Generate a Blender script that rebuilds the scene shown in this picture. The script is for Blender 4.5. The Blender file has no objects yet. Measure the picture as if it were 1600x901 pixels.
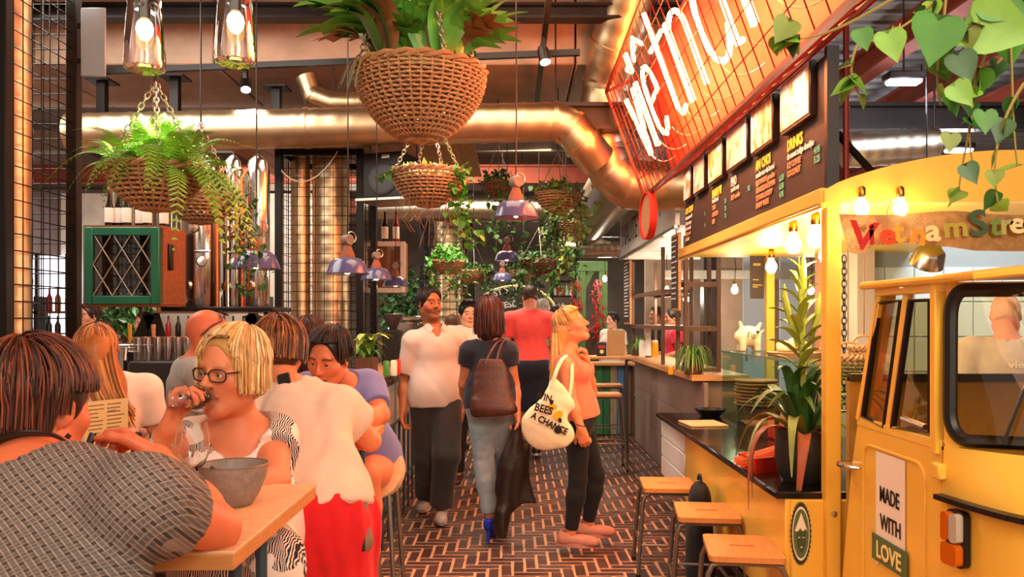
import bpy, math, random
import numpy as np
from mathutils import Vector, Matrix
random.seed(7)
rnd = random.Random(11)
SC = bpy.context.scene
COL = SC.collection
# ------------------------------------------------------------------ camera
F, CX, CY, H = 1300.0, 806.0, 500.0, 1.5      # focal length / vanishing point in pixels, eye height in metres
cam_d = bpy.data.cameras.new('camera'); cam = bpy.data.objects.new('camera', cam_d); COL.objects.link(cam)
cam.location = (0, 0, H); cam.rotation_euler = (math.pi/2, 0, 0)
cam_d.sensor_width = 36; cam_d.lens = F/1600*36
cam_d.shift_x = -(CX-800)/1600; cam_d.shift_y = (CY-450.5)/1600
cam_d.clip_start = .05; cam_d.clip_end = 120
SC.camera = cam
cam_d.dof.use_dof = True; cam_d.dof.focus_distance = 5.3; cam_d.dof.aperture_fstop = 10.0
# ------------------------------------------------------------------ world, exposure
wd = bpy.data.worlds.new('world'); SC.world = wd; wd.use_nodes = True
wd.node_tree.nodes['Background'].inputs[0].default_value = (1, .80, .66, 1)
wd.node_tree.nodes['Background'].inputs[1].default_value = .62
SC.view_settings.view_transform = 'Standard'; SC.view_settings.look = 'None'
SC.view_settings.exposure = .28; SC.view_settings.gamma = 1; SC.view_settings.use_curve_mapping = False
SC.cycles.use_denoising = True
SC.cycles.max_bounces = 7; SC.cycles.diffuse_bounces = 3; SC.cycles.glossy_bounces = 3
SC.cycles.transmission_bounces = 6; SC.cycles.transparent_max_bounces = 20
SC.cycles.sample_clamp_indirect = 6; SC.cycles.caustics_reflective = False; SC.cycles.caustics_refractive = False
def light(kind, loc, energy, col=(1,.8,.6), size=.1, aim=None, angle=60, blend=.5, size_y=None):
    d = bpy.data.lights.new(kind.lower()+'_light', kind); d.energy = energy; d.color = col
    if kind == 'AREA':
        d.size = size
        if size_y: d.shape = 'RECTANGLE'; d.size_y = size_y
    else: d.shadow_soft_size = size
    if kind == 'SPOT': d.spot_size = math.radians(angle); d.spot_blend = blend
    o = bpy.data.objects.new(d.name, d); COL.objects.link(o); o.location = loc
    if aim is not None: o.rotation_euler = (Vector(aim)-Vector(loc)).to_track_quat('-Z', 'Y').to_euler()
    return o
# unseen area lights added as fill, from behind the camera to the far aisle
WARM = (1, .78, .56); RED = (1, .30, .14); WHITE = (1, .90, .78)
light('AREA', (-.4, 1.0, 4.1), 26, WARM, 2.2, aim=(-.4, 2.2, 0))
light('AREA', (-1.6, -1.2, 3.2), 34, (1, .55, .34), 2.0, aim=(-1.0, 2.6, 1.0))
light('AREA', (1.6, -1.0, 3.2), 100, (1, .86, .64), 1.6, aim=(1.7, 3.0, 1.0))
light('AREA', (-.2, 5.2, 3.75), 50, (1, .70, .46), 1.6, aim=(0, 6.0, 0))
light('AREA', (-2.9, 5.2, 3.5), 90, WHITE, 2.0, aim=(-2.6, 6.5, 0))
light('AREA', (-.5, 9.6, 3.45), 110, WARM, 1.8, aim=(-.4, 10.5, 0))
light('AREA', (-2.6, 11.5, 3.6), 110, WHITE, 2.4, aim=(-2.6, 12, 0))
light('AREA', (.4, 13.4, 3.6), 110, WHITE, 2.2, aim=(.4, 14, 0))
light('AREA', (3.2, 9.5, 3.0), 60, WHITE, 1.8, aim=(3.0, 9.5, 0))
light('AREA', (3.4, 4.6, 3.5), 32, (.95, .97, 1), 1.6, aim=(3.4, 5.5, 0))
# ------------------------------------------------------------------ helpers
def P(px, py, d): return Vector(((px-CX)/F*d, d, H+(CY-py)/F*d))
def lin(c):
    if isinstance(c, str):
        c = [int(c[i:i+2], 16)/255 for i in (1, 3, 5)]
        return tuple(x/12.92 if x <= .04045 else ((x+.055)/1.055)**2.4 for x in c)
    return tuple(c[:3])
MATS = {}
def mat(name, col, rough=.5, metal=0, var=0, vs=8, bump=0, bs=40, emit=0, trans=0, stretch=None, col2=None, rndv=0, ior=1.45, sheen=0, spec=.5, attr=None, coat=0, sss=0, alpha=None, extra=None):
    if name in MATS: return MATS[name]
    m = bpy.data.materials.new(name); m.use_nodes = True; nt = m.node_tree; N = nt.nodes; L = nt.links
    b = N['Principled BSDF']; col = lin(col)
    b.inputs['Base Color'].default_value = (*col, 1); b.inputs['Roughness'].default_value = rough
    b.inputs['Metallic'].default_value = metal; b.inputs['IOR'].default_value = ior
    b.inputs['Specular IOR Level'].default_value = spec; b.inputs['Transmission Weight'].default_value = trans
    b.inputs['Sheen Weight'].default_value = sheen; b.inputs['Coat Weight'].default_value = coat
    if sss: b.inputs['Subsurface Weight'].default_value = sss; b.inputs['Subsurface Radius'].default_value = (.02, .008, .004)
    if emit: b.inputs['Emission Color'].default_value = (*col, 1); b.inputs['Emission Strength'].default_value = emit
    out = None
    if attr:
        a = N.new('ShaderNodeAttribute'); a.attribute_name = attr; out = a.outputs['Color']
    if var or bump or col2:
        tc = N.new('ShaderNodeTexCoord'); vec = tc.outputs['Object']
        if stretch:
            mp = N.new('ShaderNodeMapping'); mp.inputs['Scale'].default_value = stretch; L.new(vec, mp.inputs[0]); vec = mp.outputs[0]
    if var or col2:
        nz = N.new('ShaderNodeTexNoise'); nz.inputs['Scale'].default_value = vs; nz.inputs['Detail'].default_value = 6; nz.inputs['Roughness'].default_value = .62
        L.new(vec, nz.inputs['Vector'])
        rp = N.new('ShaderNodeValToRGB'); rp.color_ramp.elements[0].position = .3; rp.color_ramp.elements[1].position = .7
        if out is None:
            c2 = lin(col2) if col2 else tuple(c*(1-var) for c in col); c1 = col if col2 else tuple(min(1, c*(1+var)) for c in col)
            rp.color_ramp.elements[0].color = (*c2, 1); rp.color_ramp.elements[1].color = (*c1, 1); L.new(nz.outputs['Fac'], rp.inputs[0]); out = rp.outputs[0]
        else:
            rp.color_ramp.elements[0].color = (1-var,)*3+(1,); rp.color_ramp.elements[1].color = (1+var,)*3+(1,); L.new(nz.outputs['Fac'], rp.inputs[0])
            mx = N.new('ShaderNodeMix'); mx.data_type = 'RGBA'; mx.blend_type = 'MULTIPLY'; mx.inputs[0].default_value = 1
            L.new(out, mx.inputs[6]); L.new(rp.outputs[0], mx.inputs[7]); out = mx.outputs[2]
    if rndv:
        oi = N.new('ShaderNodeObjectInfo'); mr = N.new('ShaderNodeMapRange'); mr.inputs[3].default_value = 1-rndv; mr.inputs[4].default_value = 1+rndv
        L.new(oi.outputs['Random'], mr.inputs[0])
        mx = N.new('ShaderNodeMix'); mx.data_type = 'RGBA'; mx.blend_type = 'MULTIPLY'; mx.inputs[0].default_value = 1
        if out is None: mx.inputs[6].default_value = (*col, 1)
        else: L.new(out, mx.inputs[6])
        L.new(mr.outputs[0], mx.inputs[7]); out = mx.outputs[2]
    if out is not None:
        L.new(out, b.inputs['Base Color'])
        if emit: L.new(out, b.inputs['Emission Color'])
    if bump:
        n2 = N.new('ShaderNodeTexNoise'); n2.inputs['Scale'].default_value = bs; n2.inputs['Detail'].default_value = 5
        L.new(vec, n2.inputs['Vector'])
        bp = N.new('ShaderNodeBump'); bp.inputs['Strength'].default_value = bump; bp.inputs['Distance'].default_value = .01
        L.new(n2.outputs['Fac'], bp.inputs['Height']); L.new(bp.outputs[0], b.inputs['Normal'])
    if extra: extra(nt, b)
    MATS[name] = m
    return m
WM = {}   # world matrices by object name
def tag(o, label=None, cat=None, group=None, kind=None):
    if label: o['label'] = label
    if cat: o['category'] = cat
    if group: o['group'] = group
    if kind: o['kind'] = kind
    return o
def thing(name, label, cat, loc=(0,0,0), rz=0, group=None, R=None):
    o = bpy.data.objects.new(name, None); COL.objects.link(o); o.empty_display_size = .05
    M = Matrix.Translation(Vector(loc)) @ (R.to_4x4() if R is not None else Matrix.Rotation(rz, 4, 'Z'))
    o.matrix_world = M; WM[o.name] = M.copy()
    return tag(o, label, cat, group)
def link(name, me, parent=None, M=None, world=False):
    o = bpy.data.objects.new(name, me); COL.objects.link(o)
    M = M if M is not None else Matrix()
    if parent is not None:
        o.parent = parent; PW = WM[parent.name]
        if world: M = PW.inverted() @ M
        o.matrix_local = M; WM[o.name] = PW @ M
    else: o.matrix_world = M; WM[o.name] = M.copy()
    return o
def copy_tree(o, M=None, parent=None, label=None, group=None):
    c = o.copy(); COL.objects.link(c); c.parent = parent
    if parent is None: c.matrix_world = M; WM[c.name] = M.copy()
    else: c.matrix_local = o.matrix_local.copy(); WM[c.name] = WM[parent.name] @ c.matrix_local
    if label: c['label'] = label
    if group: c['group'] = group
    for ch in list(o.children): copy_tree(ch, None, c)
    return c
def frame(d, up=(0,0,1)):
    """3x3 with z along d"""
    z = Vector(d).normalized(); u = Vector(up)
    if abs(z.dot(u.normalized())) > .98: u = Vector((1,0,0))
    x = u.cross(z).normalized(); y = z.cross(x)
    return Matrix((x, y, z)).transposed()
def rot(ax, a): return Matrix.Rotation(a, 3, ax)
def RZ(a): return rot('Z', math.radians(a))
class MB:
    def __init__(s): s.v = []; s.f = []; s.m = []; s.c = []; s.cur = 0; s.col = None
    def add(s, vs, fs):
        o = len(s.v); s.v += [tuple(v) for v in vs]; s.f += [tuple(i+o for i in f) for f in fs]; s.m += [s.cur]*len(fs)
        if s.col is not None: s.c += [s.col]*len(vs)
        return s
    def box(s, c, size, R=None, bev=0):
        c = Vector(c); hx, hy, hz = (abs(a)/2 for a in size)
        if bev <= 0:
            vs = [Vector((x*hx, y*hy, z*hz)) for x in (-1,1) for y in (-1,1) for z in (-1,1)]
            fs = [(0,1,3,2),(4,6,7,5),(0,4,5,1),(2,3,7,6),(0,2,6,4),(1,5,7,3)]
        else:
            b = min(bev, hx*.9, hy*.9, hz*.9); vs = []; ix = {}
            for x in (-1,1):
                for y in (-1,1):
                    for z in (-1,1):
                        for a in range(3):
                            q = [x*(hx-b), y*(hy-b), z*(hz-b)]; q[a] = (x*hx, y*hy, z*hz)[a]
                            ix[x,y,z,a] = len(vs); vs.append(Vector(q))
            fs = []
            for a in range(3):
                o1, o2 = [(1,2),(2,0),(0,1)][a]
                for sg in (-1,1):
                    l = []
                    for (p, q) in ((-1,-1),(1,-1),(1,1),(-1,1)):
                        k = [0,0,0]; k[a] = sg; k[o1] = p; k[o2] = q; l.append(ix[(*k, a)])
                    fs.append(tuple(l if sg > 0 else l[::-1]))
                for p in (-1,1):
                    for q in (-1,1):
                        k = [0,0,0]; k[o1] = p; k[o2] = q
                        k[a] = -1; k0 = tuple(k); k[a] = 1; k1 = tuple(k)
                        l = [ix[(*k0,o1)], ix[(*k1,o1)], ix[(*k1,o2)], ix[(*k0,o2)]]
                        fs.append(tuple(l if p*q < 0 else l[::-1]))
            for x in (-1,1):
                for y in (-1,1):
                    for z in (-1,1):
                        l = [ix[x,y,z,0], ix[x,y,z,1], ix[x,y,z,2]]
                        fs.append(tuple(l if x*y*z > 0 else l[::-1]))
        if R is not None: vs = [R @ v for v in vs]
        return s.add([v+c for v in vs], fs)
    def bar(s, a, b, w, h=None, up=(0,0,1), bev=0):
        a, b = Vector(a), Vector(b); R = frame(b-a, up)
        return s.box((a+b)/2, (w, h or w, (b-a).length), R, bev)
    def tube(s, pts, r, n=8, closed=False, caps=True):
        pts = [Vector(p) for p in pts]; k = len(pts)
        if k < 2: return s
        rs = r if isinstance(r, (list, tuple)) else [r]*k
        vs = []; fs = []; x = None
        for i, p in enumerate(pts):
            t = (pts[(i+1) % k]-pts[i-1]) if closed else (pts[min(i+1, k-1)]-pts[max(i-1, 0)])
            if t.length < 1e-9: t = Vector((0,0,1))
            t.normalize()
            if x is None: x = frame(t).col[0].copy()
            x = x-t*x.dot(t)
            if x.length < 1e-6: x = frame(t).col[0].copy()
            x.normalize(); y = t.cross(x)
            for j in range(n):
                a = 2*math.pi*j/n; vs.append(p+(x*math.cos(a)+y*math.sin(a))*rs[i])
        for i in range(k if closed else k-1):
            a = i*n; b = ((i+1) % k)*n
            for j in range(n): fs.append((a+j, a+(j+1) % n, b+(j+1) % n, b+j))
        if caps and not closed: fs += [tuple(range(n))[::-1], tuple(range((k-1)*n, k*n))]
        return s.add(vs, fs)
    def lathe(s, prof, n=24, o=(0,0,0), R=None, close=False, sx=1, sy=1):
        o = Vector(o); vs = []; fs = []; k = len(prof)
        for (r, z) in prof:
            for j in range(n):
                a = 2*math.pi*j/n; v = Vector((r*math.cos(a)*sx, r*math.sin(a)*sy, z))
                vs.append((R @ v if R is not None else v)+o)
        for i in range(k if close else k-1):
            a = i*n; b = ((i+1) % k)*n
            for j in range(n): fs.append((a+j, a+(j+1) % n, b+(j+1) % n, b+j))
        if not close:
            if prof[0][0] > 1e-6: fs.append(tuple(range(n))[::-1])
            if prof[-1][0] > 1e-6: fs.append(tuple(range((k-1)*n, k*n)))
        return s.add(vs, fs)
    def prism(s, poly, h, M=None):
        """polygon (x,y) extruded along z from 0 to h, then transformed by a 4x4"""
        k = len(poly); vs = [Vector((x, y, 0)) for x, y in poly]+[Vector((x, y, h)) for x, y in poly]
        fs = [tuple(range(k))[::-1], tuple(range(k, 2*k))]+[(i, (i+1) % k, k+(i+1) % k, k+i) for i in range(k)]
        return s.add([M @ v for v in vs] if M is not None else vs, fs)
    def grid(s, fn, nu, nv, cu=False):
        vs = [fn(i/(nu if cu else nu-1), j/(nv-1)) for j in range(nv) for i in range(nu)]; fs = []
        for j in range(nv-1):
            for i in range(nu if cu else nu-1): fs.append((j*nu+i, j*nu+(i+1) % nu, (j+1)*nu+(i+1) % nu, (j+1)*nu+i))
        return s.add(vs, fs)
    def mesh(s, name, mats, smooth=40):
        me = bpy.data.meshes.new(name); me.from_pydata(s.v, [], s.f)
        if not isinstance(mats, (list, tuple)): mats = [mats]
        for m in mats: me.materials.append(m)
        if len(mats) > 1: me.polygons.foreach_set('material_index', s.m)
        if smooth:
            me.polygons.foreach_set('use_smooth', [True]*len(me.polygons))
            me.set_sharp_from_angle(angle=math.radians(smooth))
        if s.c:
            at = me.color_attributes.new('Col', 'FLOAT_COLOR', 'POINT')
            at.data.foreach_set('color', np.array([(*c, 1) for c in s.c], dtype=np.float32).ravel())
        me.update(); return me
    def build(s, name, mats, parent=None, M=None, world=False, smooth=40, kind=None, label=None):
        """world=True: the vertices are world coordinates"""
        me = s.mesh(name, mats, smooth)
        o = link(name, me, parent, M, world)
        return tag(o, label, kind=kind)
def struct(name, mb, m, **k):
    o = mb.build(name, m, **k); o['kind'] = 'structure'; return o
def one(name, label, cat, mb, m, group=None, loc=None, smooth=40, kind=None):
    """a thing that is one mesh; vertices given in world coordinates, origin moved to the base centre"""
    a = np.array(mb.v); c = Vector(((a[:,0].min()+a[:,0].max())/2, (a[:,1].min()+a[:,1].max())/2, a[:,2].min())) if loc is None else Vector(loc)
    mb.v = [tuple(Vector(v)-c) for v in mb.v]
    o = mb.build(name, m, M=Matrix.Translation(c), smooth=smooth); return tag(o, label, cat, group, kind)
def arc(c, r, a0, a1, n, ax='XZ'):
    out = []
    for i in range(n+1):
        a = math.radians(a0+(a1-a0)*i/n); p = [0,0,0]
        p['XYZ'.index(ax[0])] = r*math.cos(a); p['XYZ'.index(ax[1])] = r*math.sin(a); out.append(Vector(c)+Vector(p))
    return out
def bez(a, b, c, d=None, n=10):
    a, b, c = Vector(a), Vector(b), Vector(c); out = []
    for i in range(n+1):
        t = i/n
        if d is None: out.append(a*(1-t)**2+b*2*t*(1-t)+c*t*t)
        else: out.append(a*(1-t)**3+b*3*t*(1-t)**2+c*3*t*t*(1-t)+Vector(d)*t**3)
    return out
def text_mesh(body, size, depth=.002, align='LEFT', bold=0, sx=1):
    cu = bpy.data.curves.new('txt', 'FONT'); cu.body = body; cu.size = size; cu.extrude = depth; cu.align_x = align; cu.offset = bold
    cu.resolution_u = 3
    o = bpy.data.objects.new('txt', cu); COL.objects.link(o)
    me = bpy.data.meshes.new_from_object(o.evaluated_get(bpy.context.evaluated_depsgraph_get()))
    bpy.data.objects.remove(o); bpy.data.curves.remove(cu)
    if sx != 1: me.transform(Matrix.Diagonal((sx, 1, 1, 1)))
    return me
def text(body, size, m, parent, M, name='lettering', **k):
    """flat lettering; local x = reading direction, y = up, z = outwards; M is a world matrix"""
    me = text_mesh(body, size, **k); me.materials.clear(); me.materials.append(m)
    return link(name, me, parent, M, world=True)
def basis(o, x, y):
    x = Vector(x).normalized(); y = Vector(y).normalized(); z = x.cross(y).normalized(); y = z.cross(x)
    M = Matrix((x, y, z)).transposed().to_4x4(); M.translation = Vector(o); return M
# ------------------------------------------------------------------ materials
concrete = mat('concrete', '#a8907c', .85, var=.22, vs=2.2, bump=.35, bs=30)
concrete_dark = mat('concrete_dark', '#7d6f64', .85, var=.25, vs=2, bump=.3, bs=25)
steel_dark = mat('steel_dark', '#2b2523', .45, .6, var=.25, vs=6, bump=.08)
steel_black = mat('steel_black', '#15100f', .4, .5, var=.2, vs=10)
steel_blue = mat('steel_blue', '#3c5160', .4, .3, var=.15, vs=12)
galv = mat('galvanised', '#cdb592', .36, 1, var=.10, vs=4, bump=.02, bs=10)
galv_grey = mat('galvanised_grey', '#b9b0a2', .32, 1, var=.15, vs=5, bump=.06, bs=14)
rust = mat('rusty_primer', '#8a3d2a', .6, .2, var=.25, vs=5, bump=.1)
grey_metal = mat('grey_sheet', '#a3a6ab', .45, .3, var=.1, vs=3)
white_paint = mat('white_paint', '#e9e4dd', .5, var=.05, vs=3)
plaster = mat('plaster', '#c9bcb4', .8, var=.12, vs=2, bump=.15)
wood = mat('oak', '#c98f5a', .45, var=.3, vs=5, stretch=(1, 9, 9), bump=.08, bs=30)
wood_top = mat('table_ply', '#dcae80', .38, var=.12, vs=4, stretch=(1.2, 10, 10), bump=.03)
wood_dark = mat('dark_wood', '#5b3a26', .6, var=.35, vs=6, stretch=(8, 8, 1), bump=.2)
wood_old = mat('old_plank', '#9a7458', .7, var=.35, vs=5, stretch=(8, 1, 8), bump=.25)
mortar = mat('mortar', '#cc9a76', .9, var=.15, vs=20, bump=.3, bs=80)
brick_m = mat('paver_brick', '#503630', .42, var=.32, vs=26, bump=.35, bs=60, rndv=.28)
yellow = mat('yellow_paint', '#efbe48', .3, var=.05, vs=2.5, coat=.25)
black_rub = mat('black_rubber', '#141210', .4)
glass = mat('clear_glass', '#ffffff', .02, trans=1, ior=1.45)
thin_glass = None
def thin(name, tint, fac=.9, rough=.03):
    m = bpy.data.materials.new(name); m.use_nodes = True; nt = m.node_tree; nt.nodes.clear()
    o = nt.nodes.new('ShaderNodeOutputMaterial'); t = nt.nodes.new('ShaderNodeBsdfTransparent'); g = nt.nodes.new('ShaderNodeBsdfGlossy')
    t.inputs[0].default_value = (*lin(tint), 1); g.inputs['Roughness'].default_value = rough
    lw = nt.nodes.new('ShaderNodeLayerWeight'); pw_ = nt.nodes.new('ShaderNodeMath'); pw_.operation = 'POWER'; pw_.inputs[1].default_value = 5; nt.links.new(lw.outputs['Facing'], pw_.inputs[0])
    mu = nt.nodes.new('ShaderNodeMath'); mu.operation = 'MULTIPLY_ADD'; mu.inputs[1].default_value = .75; mu.inputs[2].default_value = 1-fac
    nt.links.new(pw_.outputs[0], mu.inputs[0]); x = nt.nodes.new('ShaderNodeMixShader')
    nt.links.new(mu.outputs[0], x.inputs[0]); nt.links.new(t.outputs[0], x.inputs[1]); nt.links.new(g.outputs[0], x.inputs[2]); nt.links.new(x.outputs[0], o.inputs[0])
    MATS[name] = m; return m
pane_glass = thin('pane_glass', '#f4f8f6', .96)
dusky_glass = thin('dusky_glass', '#b9a878', .93)
bulb_glow = mat('bulb_glow', '#ffd9a0', .3, emit=24)
tube_white = mat('strip_light', '#e8e6ff', .3, emit=14)
# ------------------------------------------------------------------ floor of herringbone pavers
b = MB(); b.box((0, 6.5, -.053), (16, 22, .1)); floor = struct('floor', b, mortar)
BW, BL, GAP = .074, .222, .0125
pv = MB(); pv.box((0, 0, 0), (BL-GAP, BW-GAP, .05), bev=.006)
pm = pv.mesh('brick', brick_m, 0)
slots = []
for i in range(-80, 330):
    for j in range(-60, 60):
        x0 = i*BW+j*2*BL; y0 = i*BW
        for (cx, cy, r) in ((x0+BL/2, y0+BW/2, 0), (x0+BW/2, y0+BW+BL/2, 1)):
            X, Y = cx-.02, cy
            if Y < 3.4 or Y > 16.5 or abs(X) > 3.3: continue
            slots.append((X, Y, r))
vis = []
for s_ in slots:
    d = s_[1]; px = CX+F*s_[0]/d; py = CY+F*H/d
    if 560 < px < 1130 and py < 905 and not (px > 985 and py > 770) and s_[0] < 1.35: vis.append((d, s_))
vis.sort(); near = [v[1] for v in vis[:300]]; ns = set(near)
for (X, Y, r) in near:
    a = rnd.uniform(-.02, .02)+r*math.pi/2
    link('brick', pm, floor, Matrix.Translation((X, Y, -.025+rnd.uniform(-.001, .002))) @ Matrix.Rotation(a, 4, 'Z') @ Matrix.Rotation(rnd.uniform(-.012, .012), 4, 'X'), world=True)
fld = MB()
for s_ in slots:
    if s_ in ns: continue
    X, Y, r = s_
    g = rnd.uniform(.62, 1.35); t = rnd.uniform(-.12, .12); c0 = lin('#503630')
    fld.col = (c0[0]*g*(1+t), c0[1]*g, c0[2]*g*(1-t))
    fld.box((X, Y, -.025+rnd.uniform(-.001, .002)), (BL-GAP, BW-GAP, .05), rot('Z', r*math.pi/2+rnd.uniform(-.02, .02)), bev=.006 if Y < 8 else 0)
brick_far = mat('paver_brick_field', '#553831', .36, attr='Col', var=.25, vs=26, bump=.3, bs=60)
fld.build('brick_field', brick_far, floor, smooth=0, kind='stuff', label='dark paving bricks beyond the nearest ones')
# ------------------------------------------------------------------ walls
b = MB(); b.box((0, 17.2, 2.2), (16, .2, 4.6)); struct('wall_back', b, concrete_dark)
b = MB(); b.box((-7.3, 8, 2.2), (.2, 18.5, 4.6)); struct('wall_left', b, plaster)
b = MB(); b.box((6.6, 8, 2.2), (.2, 18.5, 4.6)); struct('wall_right', b, concrete_dark)
# ------------------------------------------------------------------ ceiling with concrete downstand beams
b = MB(); b.box((-2.6, 11.5, 4.4), (9.4, 11.3, .2)); b.box((-2.6, 3.0, 4.55), (9.4, 6.0, .2)); ceil = struct('ceiling', b, concrete_dark)
def beam(name, y0, y1, z0, z1, x0, x1, m, parent=None):
    b = MB(); b.box(((x0+x1)/2, (y0+y1)/2, (z0+z1)/2), (x1-x0, y1-y0, z1-z0), bev=.01); return struct(name, b, m)
def ceil_z(y): return 3.63 if 6.9 < y < 8.3 else (4.31 if y > 5.86 else 4.46)
# wide concrete beam: panels split by joints
for i in range(6):
    x0 = -7.0+i*1.5
    b = MB(); b.box((x0+.745, 7.6, 3.99), (1.485, 1.4, .74), bev=.012); o = b.build('beam_panel', concrete, ceil, world=True)
trimn = [0]
def trim(mb, m, **k):
    trimn[0] += 1; return struct('trim_%d' % trimn[0], mb, m, **k)
b = MB(); b.box((-2.4, 6.45, 3.93), (9.4, .14, .02)); b.box((-2.4, 6.45, 3.83), (9.4, .14, .02)); b.box((-2.4, 6.45, 3.88), (9.4, .02, .1)); trim(b, steel_dark)
for y, z, m in ((9.6, 3.55, concrete_dark), (10.9, 3.4, rust), (12.2, 3.5, concrete_dark), (13.6, 3.35, rust), (15.2, 3.4, concrete_dark)):
    b = MB(); b.box((-1.6, y, z+.12), (11, .09, .02)); b.box((-1.6, y, z-.1), (11, .09, .02)); b.box((-1.6, y, z), (11, .015, .22)); trim(b, m)
# suspended wooden plank soffit above the left bar
sof = MB(); sof.box((-1.48, 7.95, 3.07), (2.2, 1.9, .04)); sf = trim(sof, wood_dark)
plank_c = mat('soffit_plank', '#a97550', .55, var=.3, vs=4, stretch=(9, 1, 9), bump=.15, rndv=.2)
pk = MB(); pk.box((0, 0, 0), (.145, 1.88, .02), bev=.004); pkm = pk.mesh('plank', plank_c, 0)
for i in range(15): link('plank', pkm, sf, Matrix.Translation((-2.5+i*.1475, 7.95, 3.04)), world=True)
# steel ceiling above the food truck with corrugated decking and rust coloured joists
b = MB(); b.box((4.0, 8, 3.75), (5.2, 18, .05)); deck = struct('ceiling_deck', b, grey_metal)
cs = MB()
for i in range(46):
    y = 2.4+i*.22; cs.box((4.0, y, 3.69), (5.2, .11, .08))
cs.build('corrugation', grey_metal, deck, world=True, smooth=0, kind='stuff')
for x in (2.65, 3.4, 4.3):
    b = MB(); b.box((x, 7.5, 3.52), (.13, 14, .02)); b.box((x, 7.5, 3.34), (.13, 14, .02)); b.box((x, 7.5, 3.43), (.016, 14, .18)); trim(b, rust)
b = MB(); b.box((3.2, 6.6, 3.2), (6, .12, .03)); b.box((3.2, 6.6, 3.02), (6, .12, .03)); b.box((3.2, 6.6, 3.11), (6, .02, .18)); trim(b, steel_dark)
for (px, py, d) in ((1412, 128, 5.4), (1440, 238, 7.0), (1498, 235, 7.0)):
    q = P(px, py, d); t = thing('strip_light', {128: 'bright white lamp panel under the grey steel deck', 238: 'violet white strip light above the truck arch, nearer the pipe', }.get(py, 'violet white strip light above the truck arch, nearer the ivy'), 'light', q)
    b = MB(); b.box((0, 0, .035), (.24, .12, .05), bev=.01); b.build('housing', steel_dark, t)
    b = MB(); b.box((0, 0, 0), (.21, .09, .03), bev=.01); b.build('tube', tube_white, t)
    b = MB(); b.tube([(0, 0, .05), (0, 0, 3.66-q.z)], .006, 6); b.build('hanger_rod', steel_dark, t)
    light('POINT', q-Vector((0, 0, .12)), 16, (.9, .9, 1), .1)
# ------------------------------------------------------------------ ventilation ducts
def resample(pts, step):
    pts = [Vector(p) for p in pts]; out = [pts[0]]; 
    for a, c in zip(pts, pts[1:]):
        n = max(1, int((c-a).length/step))
        out += [a.lerp(c, (i+1)/n) for i in range(n)]
    return out
def duct(label, pts, r, m, pitch=.16, ring=.012, group=None):
    pts = [Vector(p) for p in pts]
    t = thing('ventilation_duct', label, 'duct', pts[0], group=group)
    b = MB(); step = pitch/4; q = resample(pts, step)
    rs = [r*(1.0+(.035 if i % 4 == 0 else 0)) for i in range(len(q))]
    b.tube(q, rs, 28); b.build('pipe', m, t, world=True, smooth=60)
    acc = 0; last = pts[0]
    for i in range(1, len(pts)-1):
        d = (pts[i+1]-pts[i-1]).normalized()
        c = MB(); c.tube([pts[i]-d*.018, pts[i]+d*.018], r*1.07, 28); c.build('collar', m, t, world=True, smooth=60)
    q = pts[len(pts)//2]; zc = 3.66 if q.x > 1.3 else ceil_z(q.y)
    if zc-q.z > r: b = MB(); b.tube([q+Vector((0, 0, r*.9)), (q.x, q.y, zc)], .008, 6); b.build('hanger_rod', steel_dark, t, world=True)
    return t
duct('long brass tinted horizontal duct crossing under the concrete beam', [P(110, 208, 6.6), P(480, 200, 6.6), P(700, 194, 6.6), P(868, 190, 6.6), P(893, 200, 6.6), P(910, 222, 6.6), P(932, 250, 6.7)], .152, galv)
big = [P(1010, -70, 6.3), P(962, 70, 6.7), P(949, 130, 6.9), P(944, 190, 6.95), P(945, 235, 6.95), P(958, 268, 6.95), P(985, 289, 6.95), P(1020, 291, 6.95), P(1090, 290, 6.95)]
duct('large duct bending down beside the neon sign into the stall', big, .205, galv)
duct('wide ribbed duct running away above the far aisle', [P(985, 262, 7.6), P(915, 350, 11.2)], .27, galv_grey, .12)
duct('dark horizontal duct behind the hanging enamel lamp', [P(560, 326, 11.2), P(720, 326, 11.2), P(855, 326, 11.2)], .17, galv_grey, .12)
duct('short grey duct beside the white stall sign', [P(860, 372, 11.6), P(890, 386, 11.4), P(985, 386, 11.2)], .14, galv_grey, .09)
duct('small duct elbow above the plank soffit', [P(478, 120, 6.9), P(488, 148, 6.9), P(520, 160, 6.9), P(590, 160, 6.9)], .085, galv)
duct('grey pipe running under the steel deck behind the red rod', [P(1320, 235, 6.2), P(1460, 226, 6.2)], .13, galv_grey, .1)
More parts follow.
